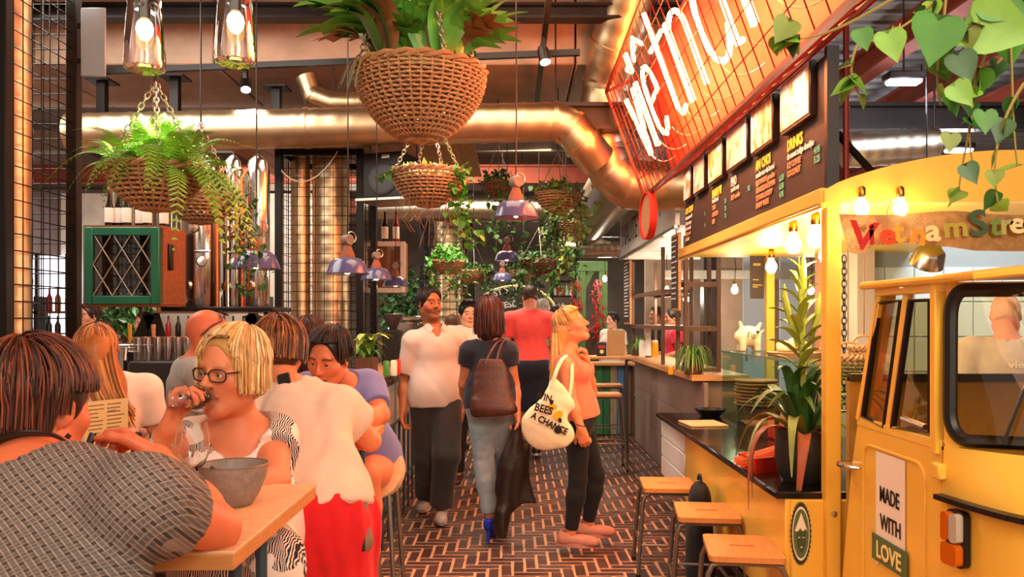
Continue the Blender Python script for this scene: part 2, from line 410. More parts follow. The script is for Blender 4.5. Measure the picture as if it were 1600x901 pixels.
# ------------------------------------------------------------------ wire mesh columns round upright ducts
def wire_panel(b, o, ux, uz, w, h, nx, nz, r=.0028):
    o, ux, uz = Vector(o), Vector(ux), Vector(uz)
    for i in range(nx+1): b.tube([o+ux*(w*i/nx), o+ux*(w*i/nx)+uz*h], r, 4, caps=False)
    for i in range(nz+1): b.tube([o+uz*(h*i/nz), o+uz*(h*i/nz)+ux*w], r, 4, caps=False)
def mesh_column(label, x0, x1, y0, y1, z0, z1, cell, post, ducts, r=.0028):
    t = thing('mesh_column', label, 'column', ((x0+x1)/2, (y0+y1)/2, z0))
    for x in (x0, x1):
        for y in (y0, y1):
            b = MB(); b.box((x, y, (z0+z1)/2), (post, post, z1-z0), bev=.004); b.build('post', steel_black, t, world=True)
    for z in (z0+post/2, z1-post/2):
        for (a, c) in (((x0, y0, z), (x1, y0, z)), ((x1, y0, z), (x1, y1, z)), ((x1, y1, z), (x0, y1, z)), ((x0, y1, z), (x0, y0, z))):
            b = MB(); b.bar(a, c, post*.8); b.build('rail', steel_black, t, world=True)
    nz = int((z1-z0)/cell)
    for (o, ux, w) in (((x0, y0, z0), (1,0,0), x1-x0), ((x1, y0, z0), (0,1,0), y1-y0), ((x0, y1, z0), (1,0,0), x1-x0), ((x0, y0, z0), (0,1,0), y1-y0)):
        b = MB(); wire_panel(b, o, ux, (0,0,1), w, z1-z0, max(2, round(w/cell)), nz, r); b.build('wire_mesh', steel_black, t, world=True, smooth=0)
    for i, (x, y, rr) in enumerate(ducts):
        d = MB(); q = resample([(x, y, z0), (x, y, z1+.4)], .03); d.tube(q, [rr*(1.03 if k % 4 == 0 else 1) for k in range(len(q))], 26)
        d.build('upright_duct', galv, t, world=True, smooth=60)
a0, a1 = P(436, 500, 7.3), P(563, 500, 7.3)
mesh_column('black wire mesh column around two brass ducts beyond the diners', a0.x, a1.x, 7.3, 8.0, .0, 3.0, .082, .062, [(P(470, 0, 7.6).x, 7.6, .085), (P(517, 0, 7.6).x, 7.6, .165)])
a0, a1 = P(660, 500, 11.5), P(735, 500, 11.5)
mesh_column('distant wire mesh column behind the smiling man', a0.x, a1.x, 11.5, 12.1, .0, 3.3, .1, .06, [((a0.x+a1.x)/2, 11.8, .2)], .004)
# foreground mesh cage at the left edge of the view
mesh_column('tall black mesh cage at the left edge behind the seated woman', -2.85, -2.23, 3.62, 4.2, .0, 4.3, .075, .055, [(-2.42, 3.95, .11)], .0032)
t = thing('heater_panel', 'flat grey metal panel fixed to the left mesh cage', 'panel', P(146, 120, 4.17))
b = MB(); q = P(146, 66, 4.17); b.box(q, (.125, .012, .345), bev=.004); b.build('plate', grey_metal, t, world=True)
for y_ in (40, 95): b = MB(); b.bar(P(118, y_, 4.19), P(146, y_, 4.19), .02); b.build('bracket', steel_black, t, world=True)
# ceiling rods and hangers on the left
for k, (px, y0, y1) in enumerate(((160, 128, 195), (274, 122, 200), (432, 138, 182))):
    t = thing('ceiling_hanger', ['black steel hanger nearest the left mesh cage', 'black steel hanger just right of the fern chains', 'black steel hanger left of the big basket'][k], 'bracket', P(px, y1, 6.9), group='steel hangers under the beam')
    b = MB(); b.box(P(px, y0, 6.9)+Vector((0, 0, .0)), (.2, .2, .015)); b.build('plate', steel_black, t, world=True)
    b = MB(); b.bar(P(px, y0, 6.9), P(px, y1, 6.9), .07); b.build('stem', steel_black, t, world=True)
# ------------------------------------------------------------------ smooth-blended figures (implicit surfaces meshed with surface nets)
BIG = 1.0
def V3(v): return np.array(v, dtype=np.float32)
class Field:
    def __init__(s): s.p = []
    def cone(s, a, b, ra, rb=None, k=.02, flat=None, cut=0, sub=False):
        """round cone a-b; flat=(axis, factor) squashes along axis; cut: 1 flat end at b, 2 both ends"""
        s.p.append(('c', V3(a), V3(b), ra, ra if rb is None else rb, k, flat, cut, sub)); return s
    def ell(s, c, r, R=None, k=.02, sub=False):
        R = np.eye(3, dtype=np.float32) if R is None else np.array(R, dtype=np.float32)
        s.p.append(('e', V3(c), np.array(r, dtype=np.float32), R, k, sub)); return s
    def plane(s, o, n, k=.004):   # keeps the side opposite to n
        s.p.append(('p', V3(o), V3(Vector(n).normalized()), k)); return s
    def bounds(s):
        lo = np.full(3, 1e9); hi = -lo
        for q in s.p:
            if q[0] == 'c' and not q[8]:
                r = max(q[3], q[4]); lo = np.minimum(lo, np.minimum(q[1], q[2])-r); hi = np.maximum(hi, np.maximum(q[1], q[2])+r)
            elif q[0] == 'e' and not q[5]:
                e = np.abs(q[3]) @ q[2]; lo = np.minimum(lo, q[1]-e); hi = np.maximum(hi, q[1]+e)
        return lo, hi
    def sample(s, lo, hi, h, fold=None):
        lo = np.asarray(lo, dtype=np.float64); n = np.maximum(4, np.ceil((np.asarray(hi)-lo)/h).astype(int)+1)
        A = np.full(n, BIG, dtype=np.float32)
        ax = [(lo[i]+h*np.arange(n[i])).astype(np.float32) for i in range(3)]
        for q in s.p:
            if q[0] == 'p':
                o, nn, k = q[1:]
                d = (ax[0][:,None,None]-o[0])*nn[0]+(ax[1][None,:,None]-o[1])*nn[1]+(ax[2][None,None,:]-o[2])*nn[2]
                A = smax(A, d, k); continue
            if q[0] == 'c':
                r = max(q[3], q[4]); k = q[5]; bl = np.minimum(q[1], q[2])-r; bh = np.maximum(q[1], q[2])+r
            else:
                e = np.abs(q[3]) @ q[2]; bl = q[1]-e; bh = q[1]+e; k = q[4]
            pad = k+2.5*h
            i0 = np.maximum(0, np.floor((bl-pad-lo)/h).astype(int)); i1 = np.minimum(n, np.ceil((bh+pad-lo)/h).astype(int)+1)
            if np.any(i1 <= i0): continue
            sl = tuple(slice(i0[i], i1[i]) for i in range(3))
            x = ax[0][sl[0]][:,None,None]; y = ax[1][sl[1]][None,:,None]; z = ax[2][sl[2]][None,None,:]
            if q[0] == 'c':
                _, a, b, ra, rb, k, fl, cut, sub = q
                u = b-a; L2 = float(u @ u)+1e-9
                px, py, pz = x-a[0], y-a[1], z-a[2]
                t = (px*u[0]+py*u[1]+pz*u[2])/L2; tr = t; t = np.clip(t, 0, 1)
                qx, qy, qz = px-t*u[0], py-t*u[1], pz-t*u[2]
                d2 = qx*qx+qy*qy+qz*qz
                if fl is not None:
                    f = V3(Vector(fl[0]).normalized()); g = qx*f[0]+qy*f[1]+qz*f[2]; d2 = d2+g*g*(1/fl[1]**2-1)
                d = np.sqrt(d2)-(ra+(rb-ra)*t)
                if fl is not None: d = d*min(1, .5+fl[1]/2)
                if cut: d = np.maximum(d, (tr-1)*math.sqrt(L2))
                if cut == 2: d = np.maximum(d, -tr*math.sqrt(L2))
            else:
                _, c, r, R, k, sub = q
                px, py, pz = x-c[0], y-c[1], z-c[2]
                l = [(px*R[0,i]+py*R[1,i]+pz*R[2,i]) for i in range(3)]
                k0 = np.sqrt(sum((l[i]/r[i])**2 for i in range(3))); k1 = np.sqrt(sum((l[i]/r[i]**2)**2 for i in range(3)))+1e-6
                d = k0*(k0-1)/k1
            A[sl] = smax(A[sl], -d, k) if sub else -smax(-A[sl], -d, k)
        if fold is not None: A += fold(ax[0][:,None,None], ax[1][None,:,None], ax[2][None,None,:])
        return A, lo
    def net(s, h, lo=None, hi=None, fold=None, pad=None):
        if lo is None:
            lo, hi = s.bounds(); pd = 3*h if pad is None else pad; lo = lo-pd; hi = hi+pd
        A, o = s.sample(lo, hi, h, fold); return nets(A, o, h)
def smax(a, b, k):
    if k <= 0: return np.maximum(a, b)
    e = np.maximum(k-np.abs(a-b), 0)/k
    return np.maximum(a, b)+e*e*k*.25
def nets(A, org, h):
    S = A < 0; n = A.shape
    c = np.zeros(tuple(m-1 for m in n), dtype=np.int8); offs = [(i, j, k) for i in (0,1) for j in (0,1) for k in (0,1)]
    for (i, j, k) in offs: c += S[i:n[0]-1+i, j:n[1]-1+j, k:n[2]-1+k]
    act = (c > 0) & (c < 8); cells = np.argwhere(act)
    if len(cells) == 0: return np.zeros((0, 3)), np.zeros((0, 4), dtype=int)
    idx = np.full(act.shape, -1, dtype=np.int64); idx[act] = np.arange(len(cells))
    pos = np.zeros((len(cells), 3)); cnt = np.zeros(len(cells))
    for a in offs:
        for d in range(3):
            if a[d]: continue
            bb = list(a); bb[d] = 1
            va = A[cells[:,0]+a[0], cells[:,1]+a[1], cells[:,2]+a[2]]; vb = A[cells[:,0]+bb[0], cells[:,1]+bb[1], cells[:,2]+bb[2]]
            m = (va < 0) != (vb < 0); t = np.where(m, va/np.where(m, va-vb, 1), 0)
            p = np.array(a, dtype=float)[None,:].repeat(len(cells), 0); p[:,d] += t
            pos += p*m[:,None]; cnt += m
    V = (cells+pos/cnt[:,None])*h+org; Q = []
    for d in range(3):
        e1, e2 = (d+1) % 3, (d+2) % 3
        s0 = [slice(None)]*3; s1 = [slice(None)]*3; s0[d] = slice(0, n[d]-1); s1[d] = slice(1, n[d])
        ch = np.argwhere(S[tuple(s0)] != S[tuple(s1)])
        ok = (ch[:,e1] > 0) & (ch[:,e2] > 0) & (ch[:,e1] < n[e1]-1) & (ch[:,e2] < n[e2]-1); ch = ch[ok]
        if len(ch) == 0: continue
        q = []
        for (o1, o2) in ((-1,-1), (0,-1), (0,0), (-1,0)):
            cc = ch.copy(); cc[:,e1] += o1; cc[:,e2] += o2; q.append(idx[cc[:,0], cc[:,1], cc[:,2]])
        q = np.stack(q, 1); inside = S[ch[:,0], ch[:,1], ch[:,2]]; q[~inside] = q[~inside][:, ::-1]; Q.append(q)
    Q = np.concatenate(Q) if Q else np.zeros((0, 4), dtype=int)
    return V, Q
def np_mesh(name, V, Q, mats, col=None, smooth=True):
    me = bpy.data.meshes.new(name); Q = np.asarray(Q, dtype=np.int32); k = Q.shape[1]
    me.vertices.add(len(V)); me.vertices.foreach_set('co', np.asarray(V, dtype=np.float32).ravel())
    me.loops.add(Q.size); me.loops.foreach_set('vertex_index', Q.ravel())
    me.polygons.add(len(Q)); me.polygons.foreach_set('loop_start', np.arange(0, Q.size, k, dtype=np.int32)); me.polygons.foreach_set('loop_total', np.full(len(Q), k, dtype=np.int32))
    if smooth: me.polygons.foreach_set('use_smooth', np.ones(len(Q), dtype=bool))
    for m in (mats if isinstance(mats, (list, tuple)) else [mats]): me.materials.append(m)
    if col is not None:
        at = me.color_attributes.new('Col', 'FLOAT_COLOR', 'POINT'); at.data.foreach_set('color', np.concatenate([col, np.ones((len(col), 1))], 1).astype(np.float32).ravel())
    me.update(); me.validate(); return me
def folds(amp, freq, seed, n=5, vert=1.0):
    r = random.Random(seed); W = [(r.gauss(0, 1)*freq, r.gauss(0, 1)*freq, r.gauss(0, 1)*freq*vert, r.uniform(0, 6.28)) for _ in range(n)]
    def f(x, y, z):
        t = 0
        for (a, b, c, p) in W: t = t+np.sin(a*x+b*y+c*z+p+1.3*np.sin((b*x-a*y+c*z)*.6+p))
        return (t*(amp/n)).astype(np.float32)
    return f
class Frame:
    """head frame: x to the person's right, y forward, z up"""
    def __init__(s, c, fwd, up=(0,0,1), size=1):
        s.c = Vector(c); s.y = Vector(fwd).normalized(); u = Vector(up); s.x = s.y.cross(u).normalized(); s.z = s.x.cross(s.y); s.s = size
        s.R = Matrix((s.x, s.y, s.z)).transposed()
    def w(s, x, y, z): return s.c+(s.x*x+s.y*y+s.z*z)*s.s
    def d(s, x, y, z): return s.x*x+s.y*y+s.z*z
    def local(s, V):
        return ((np.asarray(V)-np.array(s.c)) @ np.array(s.R))/s.s
    def ell(s, f, c, r, k=.02, sub=False, tilt=None):
        R = s.R @ tilt if tilt is not None else s.R
        f.ell(s.w(*c), [a*s.s for a in r], R, k*s.s, sub)
    def cone(s, f, a, b, ra, rb=None, k=.02, sub=False): f.cone(s.w(*a), s.w(*b), ra*s.s, (ra if rb is None else rb)*s.s, k*s.s, sub=sub)
def head_field(f, h, detail=True, male=False, smile=0):
    h.ell(f, (0, -.012, .036), (.074, .096, .088), .02)
    h.ell(f, (0, .022, -.035), (.060, .068, .088), .03)
    jw = .05 if male else .043
    for s in (-1, 1):
        h.cone(f, (s*jw, -.004, -.062), (s*.014, .064, -.103), .021, .017, .03)
        h.ell(f, (s*.043, .05, -.02), (.024, .022, .022), .03)
    h.ell(f, (0, .07, -.101), (.021, .018, .017), .025)
    h.cone(f, (-.034, .074, .028), (.034, .074, .028), .011 if male else .008, None, .022)
    h.cone(f, (0, .084, .014), (0, .109, -.024), .008, .0115, .014)
    for s in (-1, 1):
        h.ell(f, (s*.011, .098, -.028), (.008, .009, .007), .008)
        h.ell(f, (s*.077, -.010, -.004), (.008, .019, .031), .006, tilt=rot('X', math.radians(-12)) @ rot('Z', math.radians(s*-22)))
        h.ell(f, (s*.085, -.006, .0), (.006, .010, .016), .004, sub=True)
    if detail:
        for s in (-1, 1):
            h.ell(f, (s*.032, .094, .004), (.019, .014, .012), .016, sub=True)
            h.ell(f, (s*.031, .0735, .003), (.0155, .0152, .0145), .006)
            h.ell(f, (s*.031, .090, .0008), (.0132, .014, .0050), .002, sub=True)
        ls = .004*smile
        for s in (-1, 1):
            h.cone(f, (s*(.021+ls), .083, -.063+ls*1.5), (s*.004, .0945, -.0595), .0042, .0055, .006)
            h.cone(f, (s*(.019+ls), .083, -.066+ls*1.3), (0, .0935, -.0705), .0042, .0064, .006)
            h.cone(f, (s*(.026+ls), .082, -.0645+ls*1.8), (0, .1, -.0650), .0020, .0026, .003, sub=True)
            if smile: h.ell(f, (s*.036, .062, -.042), (.018, .014, .016), .02)
def paint_head(V, h, base, hairc, male=False, lips='#a8483c', stubble=0, brow=1):
    L = h.local(V); x, y, z = np.abs(L[:,0]), L[:,1], L[:,2]; n = len(V)
    C = np.tile(np.array(lin(base)), (n, 1))
    def mixc(mask, c, a=1):
        w = (mask*a)[:,None]; C[:] = C*(1-w)+np.array(lin(c))*w
    sm = lambda v, a, b: np.clip((v-a)/(b-a), 0, 1)
    inh = (np.abs(L[:,0]) < .1) & (np.abs(z) < .14) & (y > .03)
    mixc(inh*np.exp(-(((x-.045)/.022)**2+((z+.028)/.022)**2)), '#d8604c', .3)
    mixc(inh*np.exp(-((x/.016)**2+((z+.024)/.018)**2))*(y > .085), '#d8604c', .3)
    lipm = inh*(y > .07)*(sm(.030-x, 0, .006))*np.exp(-((z+.065+.0)/.0075)**4)
    mixc(lipm, lips, .8)
    mixc(inh*(y > .06)*(x < .026)*np.exp(-((z+.065)/.0016)**2), '#5a2018', .7)
    if brow:
        zb = .030-.35*np.maximum(x-.035, 0)+.12*np.minimum(x-.03, 0)
        mixc(inh*sm(x, .010, .015)*sm(.056-x, 0, .008)*np.exp(-((z-zb)/(.0052 if male else .0038))**4), hairc, .85*brow)
    mixc(inh*np.exp(-(((x-.031)/.016)**4+((z-.0105)/.004)**2))*(y > .06), '#5a3226', .4)
    if stubble:
        m = sm(y, -.03, .01)*sm(-z, .03, .05)*sm(z, -.15, -.12)*(1-np.exp(-((x/.03)**4+((z+.066)/.010)**4)))*(x < .09)
        mixc(m, hairc, stubble); mixc((y > .075)*np.exp(-((x/.03)**4+((z+.050)/.006)**2)), hairc, stubble)
    return C
def eyes(parent, h, gaze=(0,1,0), iris='#3a2a1c'):
    g = h.d(*gaze).normalized() if not isinstance(gaze, Vector) else gaze
    for s in (-1, 1):
        c = h.w(s*.031, .0738, .003); b = MB(); R = frame(g)
        prof = [(math.sin(a)*.0128, math.cos(a)*.0128) for a in [i*math.pi/14 for i in range(15)]]
        b.lathe([(r*h.s, z*h.s) for r, z in prof], 14, (0,0,0), R)
        for fi, f in enumerate(b.f): b.m[fi] = 2 if fi < 28 else (1 if fi < 42 else 0)
        b.v = [tuple(Vector(v)+c) for v in b.v]
        b.build('eye', [mat('eye_white', '#d9cfc6', .25), mat('iris_'+iris, iris, .2), mat('pupil', '#0c0806', .15)], parent, world=True)
def hand_field(f, w, d, n, thumb, curl=.35, s=1.0, tcurl=.3, spread=.0, curls=None):
    """w wrist, d pointing to the knuckles, n palm normal, thumb=+1/-1 side of d x n"""
    d = Vector(d).normalized(); n = (Vector(n)-d*Vector(n).dot(d)).normalized(); l = d.cross(n)*thumb; w = Vector(w)
    f.ell(w+d*.048*s, (.036*s, .014*s, .052*s), Matrix((l, n, d)).transposed(), .012*s)
    for i, (o, ln) in enumerate(((.030, .070), (.0105, .078), (-.010, .073), (-.028, .057))):
        p = w+d*(.092-abs(i-1.2)*.005)*s+l*o*s; f.cone(w+d*.012*s+l*o*.6*s, p, .0135*s, .0105*s, .012*s)
        cu = (curls[i] if curls else curl*(1+.10*(i-1.5))); a = 0; dd = (d+l*spread*(1.5-i)).normalized()
        for seg, (fr, an, ra, rb) in enumerate(((.46, 62, .0098, .0088), (.30, 82, .0088, .0080), (.24, 55, .0080, .0066))):
            a += math.radians(an)*cu; v = (dd*math.cos(a)+n*math.sin(a)); q = p+v*ln*fr*s
            f.cone(p, q, ra*s, rb*s, .004*s); p = q
    p = w+d*.022*s+l*.024*s; a = 0
    for seg, (ln, ra, rb) in enumerate(((.042, .0165, .0120), (.032, .0112, .0098), (.026, .0098, .0072))):
        v = (d*.72+l*(.62-tcurl*.9*seg*.5)+n*(.25+tcurl*.55*seg)).normalized(); q = p+v*ln*s; f.cone(p, q, ra*s, rb*s, .008*s); p = q
def cat_nets(parts):
    Vs, Qs, o = [], [], 0
    for V, Q in parts:
        if len(V) == 0: continue
        Vs.append(V); Qs.append(Q+o); o += len(V)
    return np.concatenate(Vs), np.concatenate(Qs)
skin_m = mat('skin', '#d79a78', .48, attr='Col', var=.05, vs=35, bump=.05, bs=220, sss=.06)
def cloth(name, c, **k):
    a = dict(rough=.85, var=.08, vs=20, bump=.12, bs=240, sheen=.15); a.update(k); return mat('cloth_'+name, c, **a)
def hair_mat(): return mat('hair', '#5a3a26', .42, attr='Col', var=.18, vs=18)
class Person:
    def __init__(s, label, base, J, head, skin='#d79a78', hairc='#3a2418', male=False, g=1.0, h=.010, hh=.004, group=None, detail=True, smile=0, stubble=0, lips='#a8483c', bust=None, hand_h=.0048, legs=True, gaze=(0,1,0), brow=1, hands=None, neck_r=None, sw=None):
        """J: joint -> world Vector; head: Frame"""
        s.J = J; s.head = head; s.h = h; s.g = g; s.male = male
        s.t = thing('person', label, 'person', base, group=group)
        n, p = J['neck'], J['pelvis']; s.up = (n-p).normalized()
        sd = (J['shR']-J['shL']); s.sw = (sd.length/2) if sw is None else sw
        s.side = (sd-s.up*sd.dot(s.up)).normalized(); s.fwd = s.up.cross(s.side)
        s.R = Matrix((s.side, s.fwd, s.up)).transposed(); s.len = (n-p).length
        s.bust = (0 if male else 1) if bust is None else bust
        f = Field(); s.torso(f, 0); s.arms(f, 0)
        if legs: s.legs(f, 0)
        nr = neck_r or (.058 if male else .050)
        f.cone(n-s.up*.03, head.w(0, -.02, -.05), nr*1.12*g**.5, nr*.95, .035)
        parts = []
        hf = Field(); head_field(hf, head, detail, male, smile); hf.cone(n-s.up*.03, head.w(0, -.02, -.05), nr*1.12*g**.5, nr*.95, .035)
        lo, hi = hf.bounds()
        parts.append(hf.net(hh))
        hands = hands or {}
        for k, hk in hands.items():
            wr, el = J['wr'+k], J['el'+k]; q = Field(); q.cone(el.lerp(wr, .55), wr, .034*g, .0255*g, .01)
            hd = dict(hk); dd = Vector(hd.pop('d', wr-el)); q_n = hd.pop('n'); th = hd.pop('thumb')
            hand_field(q, wr, dd, q_n, th, **hd); q.cone(wr, wr+dd.normalized()*.02, .0255*g, .022, .012)
            parts.append(q.net(hand_h))
        parts.append(f.net(h))
        V, Q = cat_nets(parts)
        C = paint_head(V, head, skin, hairc, male, lips, stubble, brow)
        me = np_mesh('body', V, Q, skin_m, C); s.body = link('body', me, s.t, world=True)
        if detail: eyes(s.t, head, gaze)
    def pt(s, t, side=0, fwd=0): return s.J['pelvis'].lerp(s.J['neck'], t)+s.side*side+s.fwd*fwd
    def torso(s, f, e, k=.05):
        g, R, sw = s.g, s.R, s.sw; ln = s.len/.50
        f.ell(s.pt(.70), (sw*.84+e, .112*g+e, .17*ln+e), R, k)
        f.ell(s.pt(.36), (.132*g+e, .098*g+e, .15*ln+e), R, k)
        f.ell(s.pt(.02), (.158*g+e, .112*g+e, .12*ln+e), R, k)
        for sd in (-1, 1):
            sh = s.J['shR' if sd > 0 else 'shL']
            f.cone(s.pt(1.0)-s.up*.035, sh, .058*g+e, .056*g+e, k)
            f.ell(s.pt(-.02, sd*.07, -.07*g), (.085*g+e, .075*g+e, .10+e), R, k)
            if s.bust: f.ell(s.pt(.66, sd*.075*g, .085*g), (.068*s.bust+e, .062*s.bust+e, .066*s.bust+e), R, .035)
    def arms(s, f, e):
        g = s.g; J = s.J; m = 1.1 if s.male else .98
        for k in 'LR':
            if 'el'+k not in J: continue
            f.cone(J['sh'+k], J['el'+k], .053*g*m+e, .040*g*m+e, .03)
            a, b = J['el'+k], J['wr'+k]; f.cone(a, a.lerp(b, .35), .040*g*m+e, .041*g*m+e, .015); f.cone(a.lerp(b, .3), b, .041*g*m+e, .0255*g+e, .02)
    def legs(s, f, e):
        g = s.g; J = s.J
        for k in 'LR':
            if 'kn'+k not in J: continue
            f.cone(J['hip'+k], J['kn'+k], .088*g+e, .056*g+e, .04)
            a, b = J['kn'+k], J['an'+k]; f.cone(a, a.lerp(b, .3), .055*g+e, .056*g+e, .02); f.cone(a.lerp(b, .3), b, .056*g+e, .036*g+e, .02)
    def shirt(s, m, name='shirt', e=.014, sleeve=.55, se=None, hem=-.12, neck=.075, nfwd=.0, nup=.0, h=None, fold=None, flare=0, vneck=0, back=False, extra=None, strap=None, taper=.9):
        f = Field(); J = s.J; g = s.g; se = e if se is None else se
        s.torso(f, e)
        b = s.pt(hem); f.ell(s.pt(.04), (.165*g+e+flare, .125*g+e+flare, .2), s.R, .05)
        f.cone(s.pt(.2), b, .15*g+e+flare, .15*g+e+flare, .05, flat=(s.fwd, .76))
        f.plane(b, -s.up)
        mu = 1.1 if s.male else .98
        if sleeve:
            for k in 'LR':
                if 'el'+k not in J: continue
                a, el, wr = J['sh'+k], J['el'+k], J['wr'+k]
                if sleeve <= 1: f.cone(a, a.lerp(el, sleeve), .058*g*mu+se, (.052*g*mu+se)*(.95+.25*(1-sleeve)*taper), .03, cut=1)
                else:
                    f.cone(a, el, .058*g*mu+se, .048*g*mu+se, .03); f.cone(el, el.lerp(wr, sleeve-1), .047*g*mu+se, .036*g*mu+se, .02, cut=1)
        if extra: extra(f)
        n = J['neck']; f.cone(n-s.up*.02+s.fwd*nfwd-s.up*nup, n+s.up*.14+s.fwd*(nfwd+.02), neck, neck*1.3, .012, sub=True)
        if vneck: f.cone(n+s.fwd*.08, n+s.fwd*.14-s.up*vneck, .030, .006, .01, sub=True)
        if strap:   # sleeveless top: carve the armholes and the upper chest away
            for k, sd in (('L', -1), ('R', 1)):
                f.ell(J['sh'+k]+s.side*sd*.035, (.062, .14, .115), s.R, .012, sub=True)
            f.ell(s.pt(1.02), (strap, .3, .10), s.R, .012, sub=True)
        V, Q = f.net(h or s.h*.9, fold=fold); s.sf = f
        return link(name, np_mesh(name, V, Q, m), s.t, world=True)
    def trousers(s, m, name='trousers', e=.012, length=.97, top=.12, h=None, fold=None, hem_r=.05, knee_r=.062, hip_r=.094):
        f = Field(); J = s.J; g = s.g
        f.ell(s.pt(.02), (.160*g+e, .116*g+e, .14), s.R, .05)
        for sd in (-1, 1): f.ell(s.pt(-.02, sd*.07, -.07*g), (.087*g+e, .078*g+e, .10+e), s.R, .05)
        for k in 'LR':
            hp, kn, an = J['hip'+k], J['kn'+k], J['an'+k]
            if length > .5:
                en = kn.lerp(an, (length-.5)*2); f.cone(hp, kn, hip_r*g+e, knee_r*g+e, .04); f.cone(kn, kn.lerp(en, .35), knee_r*g+e, max(.0575*g, hem_r)+e, .03); f.cone(kn.lerp(en, .3), en, max(.0575*g, hem_r)+e, max(hem_r, .0375*g)+e, .03, cut=1)
            else: f.cone(hp, hp.lerp(kn, length*2), hip_r*g+e, knee_r*g*1.25+e, .04, cut=1)
        f.plane(s.pt(top), s.up)
        V, Q = f.net(h or s.h, fold=fold); return link(name, np_mesh(name, V, Q, m), s.t, world=True)
    def shoe(s, k, toe, m, sole_m, L=.27, w=.048, top=.075, name='shoe', z0=None):
        """low shoe under ankle k pointing along toe"""
        an = s.J['an'+k]; d = Vector(toe); d.z = 0; d.normalize(); z0 = an.z-.085 if z0 is None else z0; c = Vector((an.x, an.y, z0))
        f = Field(); sd = d.cross(Vector((0,0,1)))
        f.cone(c-d*.045+Vector((0,0,.05)), c-d*.03+Vector((0,0,top+.02)), w*.88, w*.86, .02, cut=1)
        f.cone(c-d*.05+Vector((0,0,.048)), c+d*(L-.12)+Vector((0,0,.035)), w*.85, w*.80, .03, flat=(sd, 1.1))
        f.cone(c+d*(L*.3)+Vector((0,0,.04)), c+d*(L-.10)+Vector((0,0,.032)), w*.8, w*.72, .02)
        f.plane(c+Vector((0,0,.018)), (0,0,-1)); f.cone(c-d*.03+Vector((0,0,top+.005)), c-d*.03+Vector((0,0,top+.05)), w*.74, None, .004, sub=True)
        V, Q = f.net(.006); o = link(name, np_mesh(name, V, Q, m), s.t, world=True)
        b = MB(); poly = []
        for i in range(24):
            a = 2*math.pi*i/24; u = math.cos(a); v = math.sin(a)
            wl = w*(.98 if u > 0 else .86); poly.append((u*(L*.5)+L*.5-.10, v*wl*(1-.18*max(0, -u))))
        M = basis(c, d, Vector((0,0,1)).cross(d)); b.prism(poly, .026, M); b.build('sole', sole_m, o, world=True)
        return o
def strands(h, n, seed, cols, t=.012, r=.0026, end=None, drop=None, start=(.05, .95), part=None, seg=9, ell=((0,-.012,.036), (.074,.096,.088)), wob=.004, spread=0, out=.0, crown=(0,-.35), lay=.012, dropcurve=0):
    """combed locks following the skull from the crown. end(phi)->polar angle where the lock leaves the scalp (deg); drop(phi)->free length below"""
    rr = random.Random(seed); b = MB(); (cx, cy, cz), (rx, ry, rz) = ell
    for i in range(n):
        phi = rr.uniform(-math.pi, math.pi); th1 = math.radians(end(phi)); th0 = th1*rr.uniform(*start)**1.0*.9
        lift = t+rr.uniform(0, lay); pts = []; ph_w = rr.uniform(-1, 1)*.10; wph = rr.uniform(0, 6.28)
        k = max(4, int(seg*(th1-th0)/1.6)+2)
        for j in range(k+1):
            th = th0+(th1-th0)*j/k; ph = phi+ph_w*j/k
            x, y, z = math.sin(th)*math.sin(ph), math.sin(th)*math.cos(ph), math.cos(th)
            q = crown[1]*(1-min(1, th/1.5)); y2, z2 = y*math.cos(q)-z*math.sin(-q), z*math.cos(q)+y*math.sin(-q)
            if part is not None: x += part*(1-min(1, th/1.2))*.5
            w = 1+math.sin(j*1.3+wph)*.006
            pts.append(Vector((cx+x*(rx+lift)*w, cy+y2*(ry+lift)*w, cz+z2*(rz+lift)*w)))
        dl = drop(phi)*rr.uniform(.8, 1.08) if drop else 0
        if dl > 0:
            dv = (pts[-1]-pts[-2]).normalized(); st = dl/6; p = pts[-1]
            for j in range(6):
                dv = (dv*.55+Vector((math.sin(phi)*out, math.cos(phi)*out+dropcurve*j, -1))*.45+Vector((rr.uniform(-1,1), rr.uniform(-1,1), 0))*spread).normalized(); p = p+dv*st; pts.append(p)
        m = len(pts); rs = [r*h.s*(.35+.65*math.sin(math.pi*min(.92, (j+.6)/(m-.2)))**.6) for j in range(m)]
        c = lin(cols[rr.randrange(len(cols))]); gg = rr.uniform(.75, 1.25); b.col = tuple(min(1, x*gg) for x in c)
        b.tube([h.w(*p) for p in pts], rs, 4, caps=False)
    return b
def hair(person, cols, cap=None, n=300, seed=1, hh=.006, base=None, **k):
    """cap(field, frame) adds the solid under-volume; strands lie over it"""
    h = person.head; V = None; mats = hair_mat(); t = person.t
    b = strands(h, n, seed, cols, **k)
    if cap:
        f = Field(); cap(f, h); V, Q = f.net(hh, fold=folds(.004, 70, seed, 6, .35))
        o = len(V); c = np.tile(np.array(lin(base or cols[0])), (o, 1))
        Vs = np.concatenate([V, np.array(b.v)]); Qs = np.concatenate([Q, np.array(b.f)+o]); C = np.concatenate([c, np.array(b.c)])
    else: Vs, Qs, C = np.array(b.v), np.array(b.f), np.array(b.c)
    return link('hair', np_mesh('hair', Vs, Qs, mats, C), t, world=True)
def cap_short(front=.072, side=-.015, nape=-.06, t=.010, fr=.052):
    def c(f, h):
        h.ell(f, (0, -.012, .036), (.074+t, .096+t, .088+t), .01)
        h.ell(f, (0, -.035, -.02), (.064+t, .066+t, .075), .03)
        h.ell(f, (0, .10, -.03), (.085, .075, front+.03+.03), .012, sub=True)     # face
        for s in (-1, 1): h.ell(f, (s*.09, .012, -.06), (.04, .05, .045-side*.2), .01, sub=True)
        f.plane(h.w(0, 0, nape), h.d(0, -.5, -1), .01)
    return c
def clipped(*keys): pass
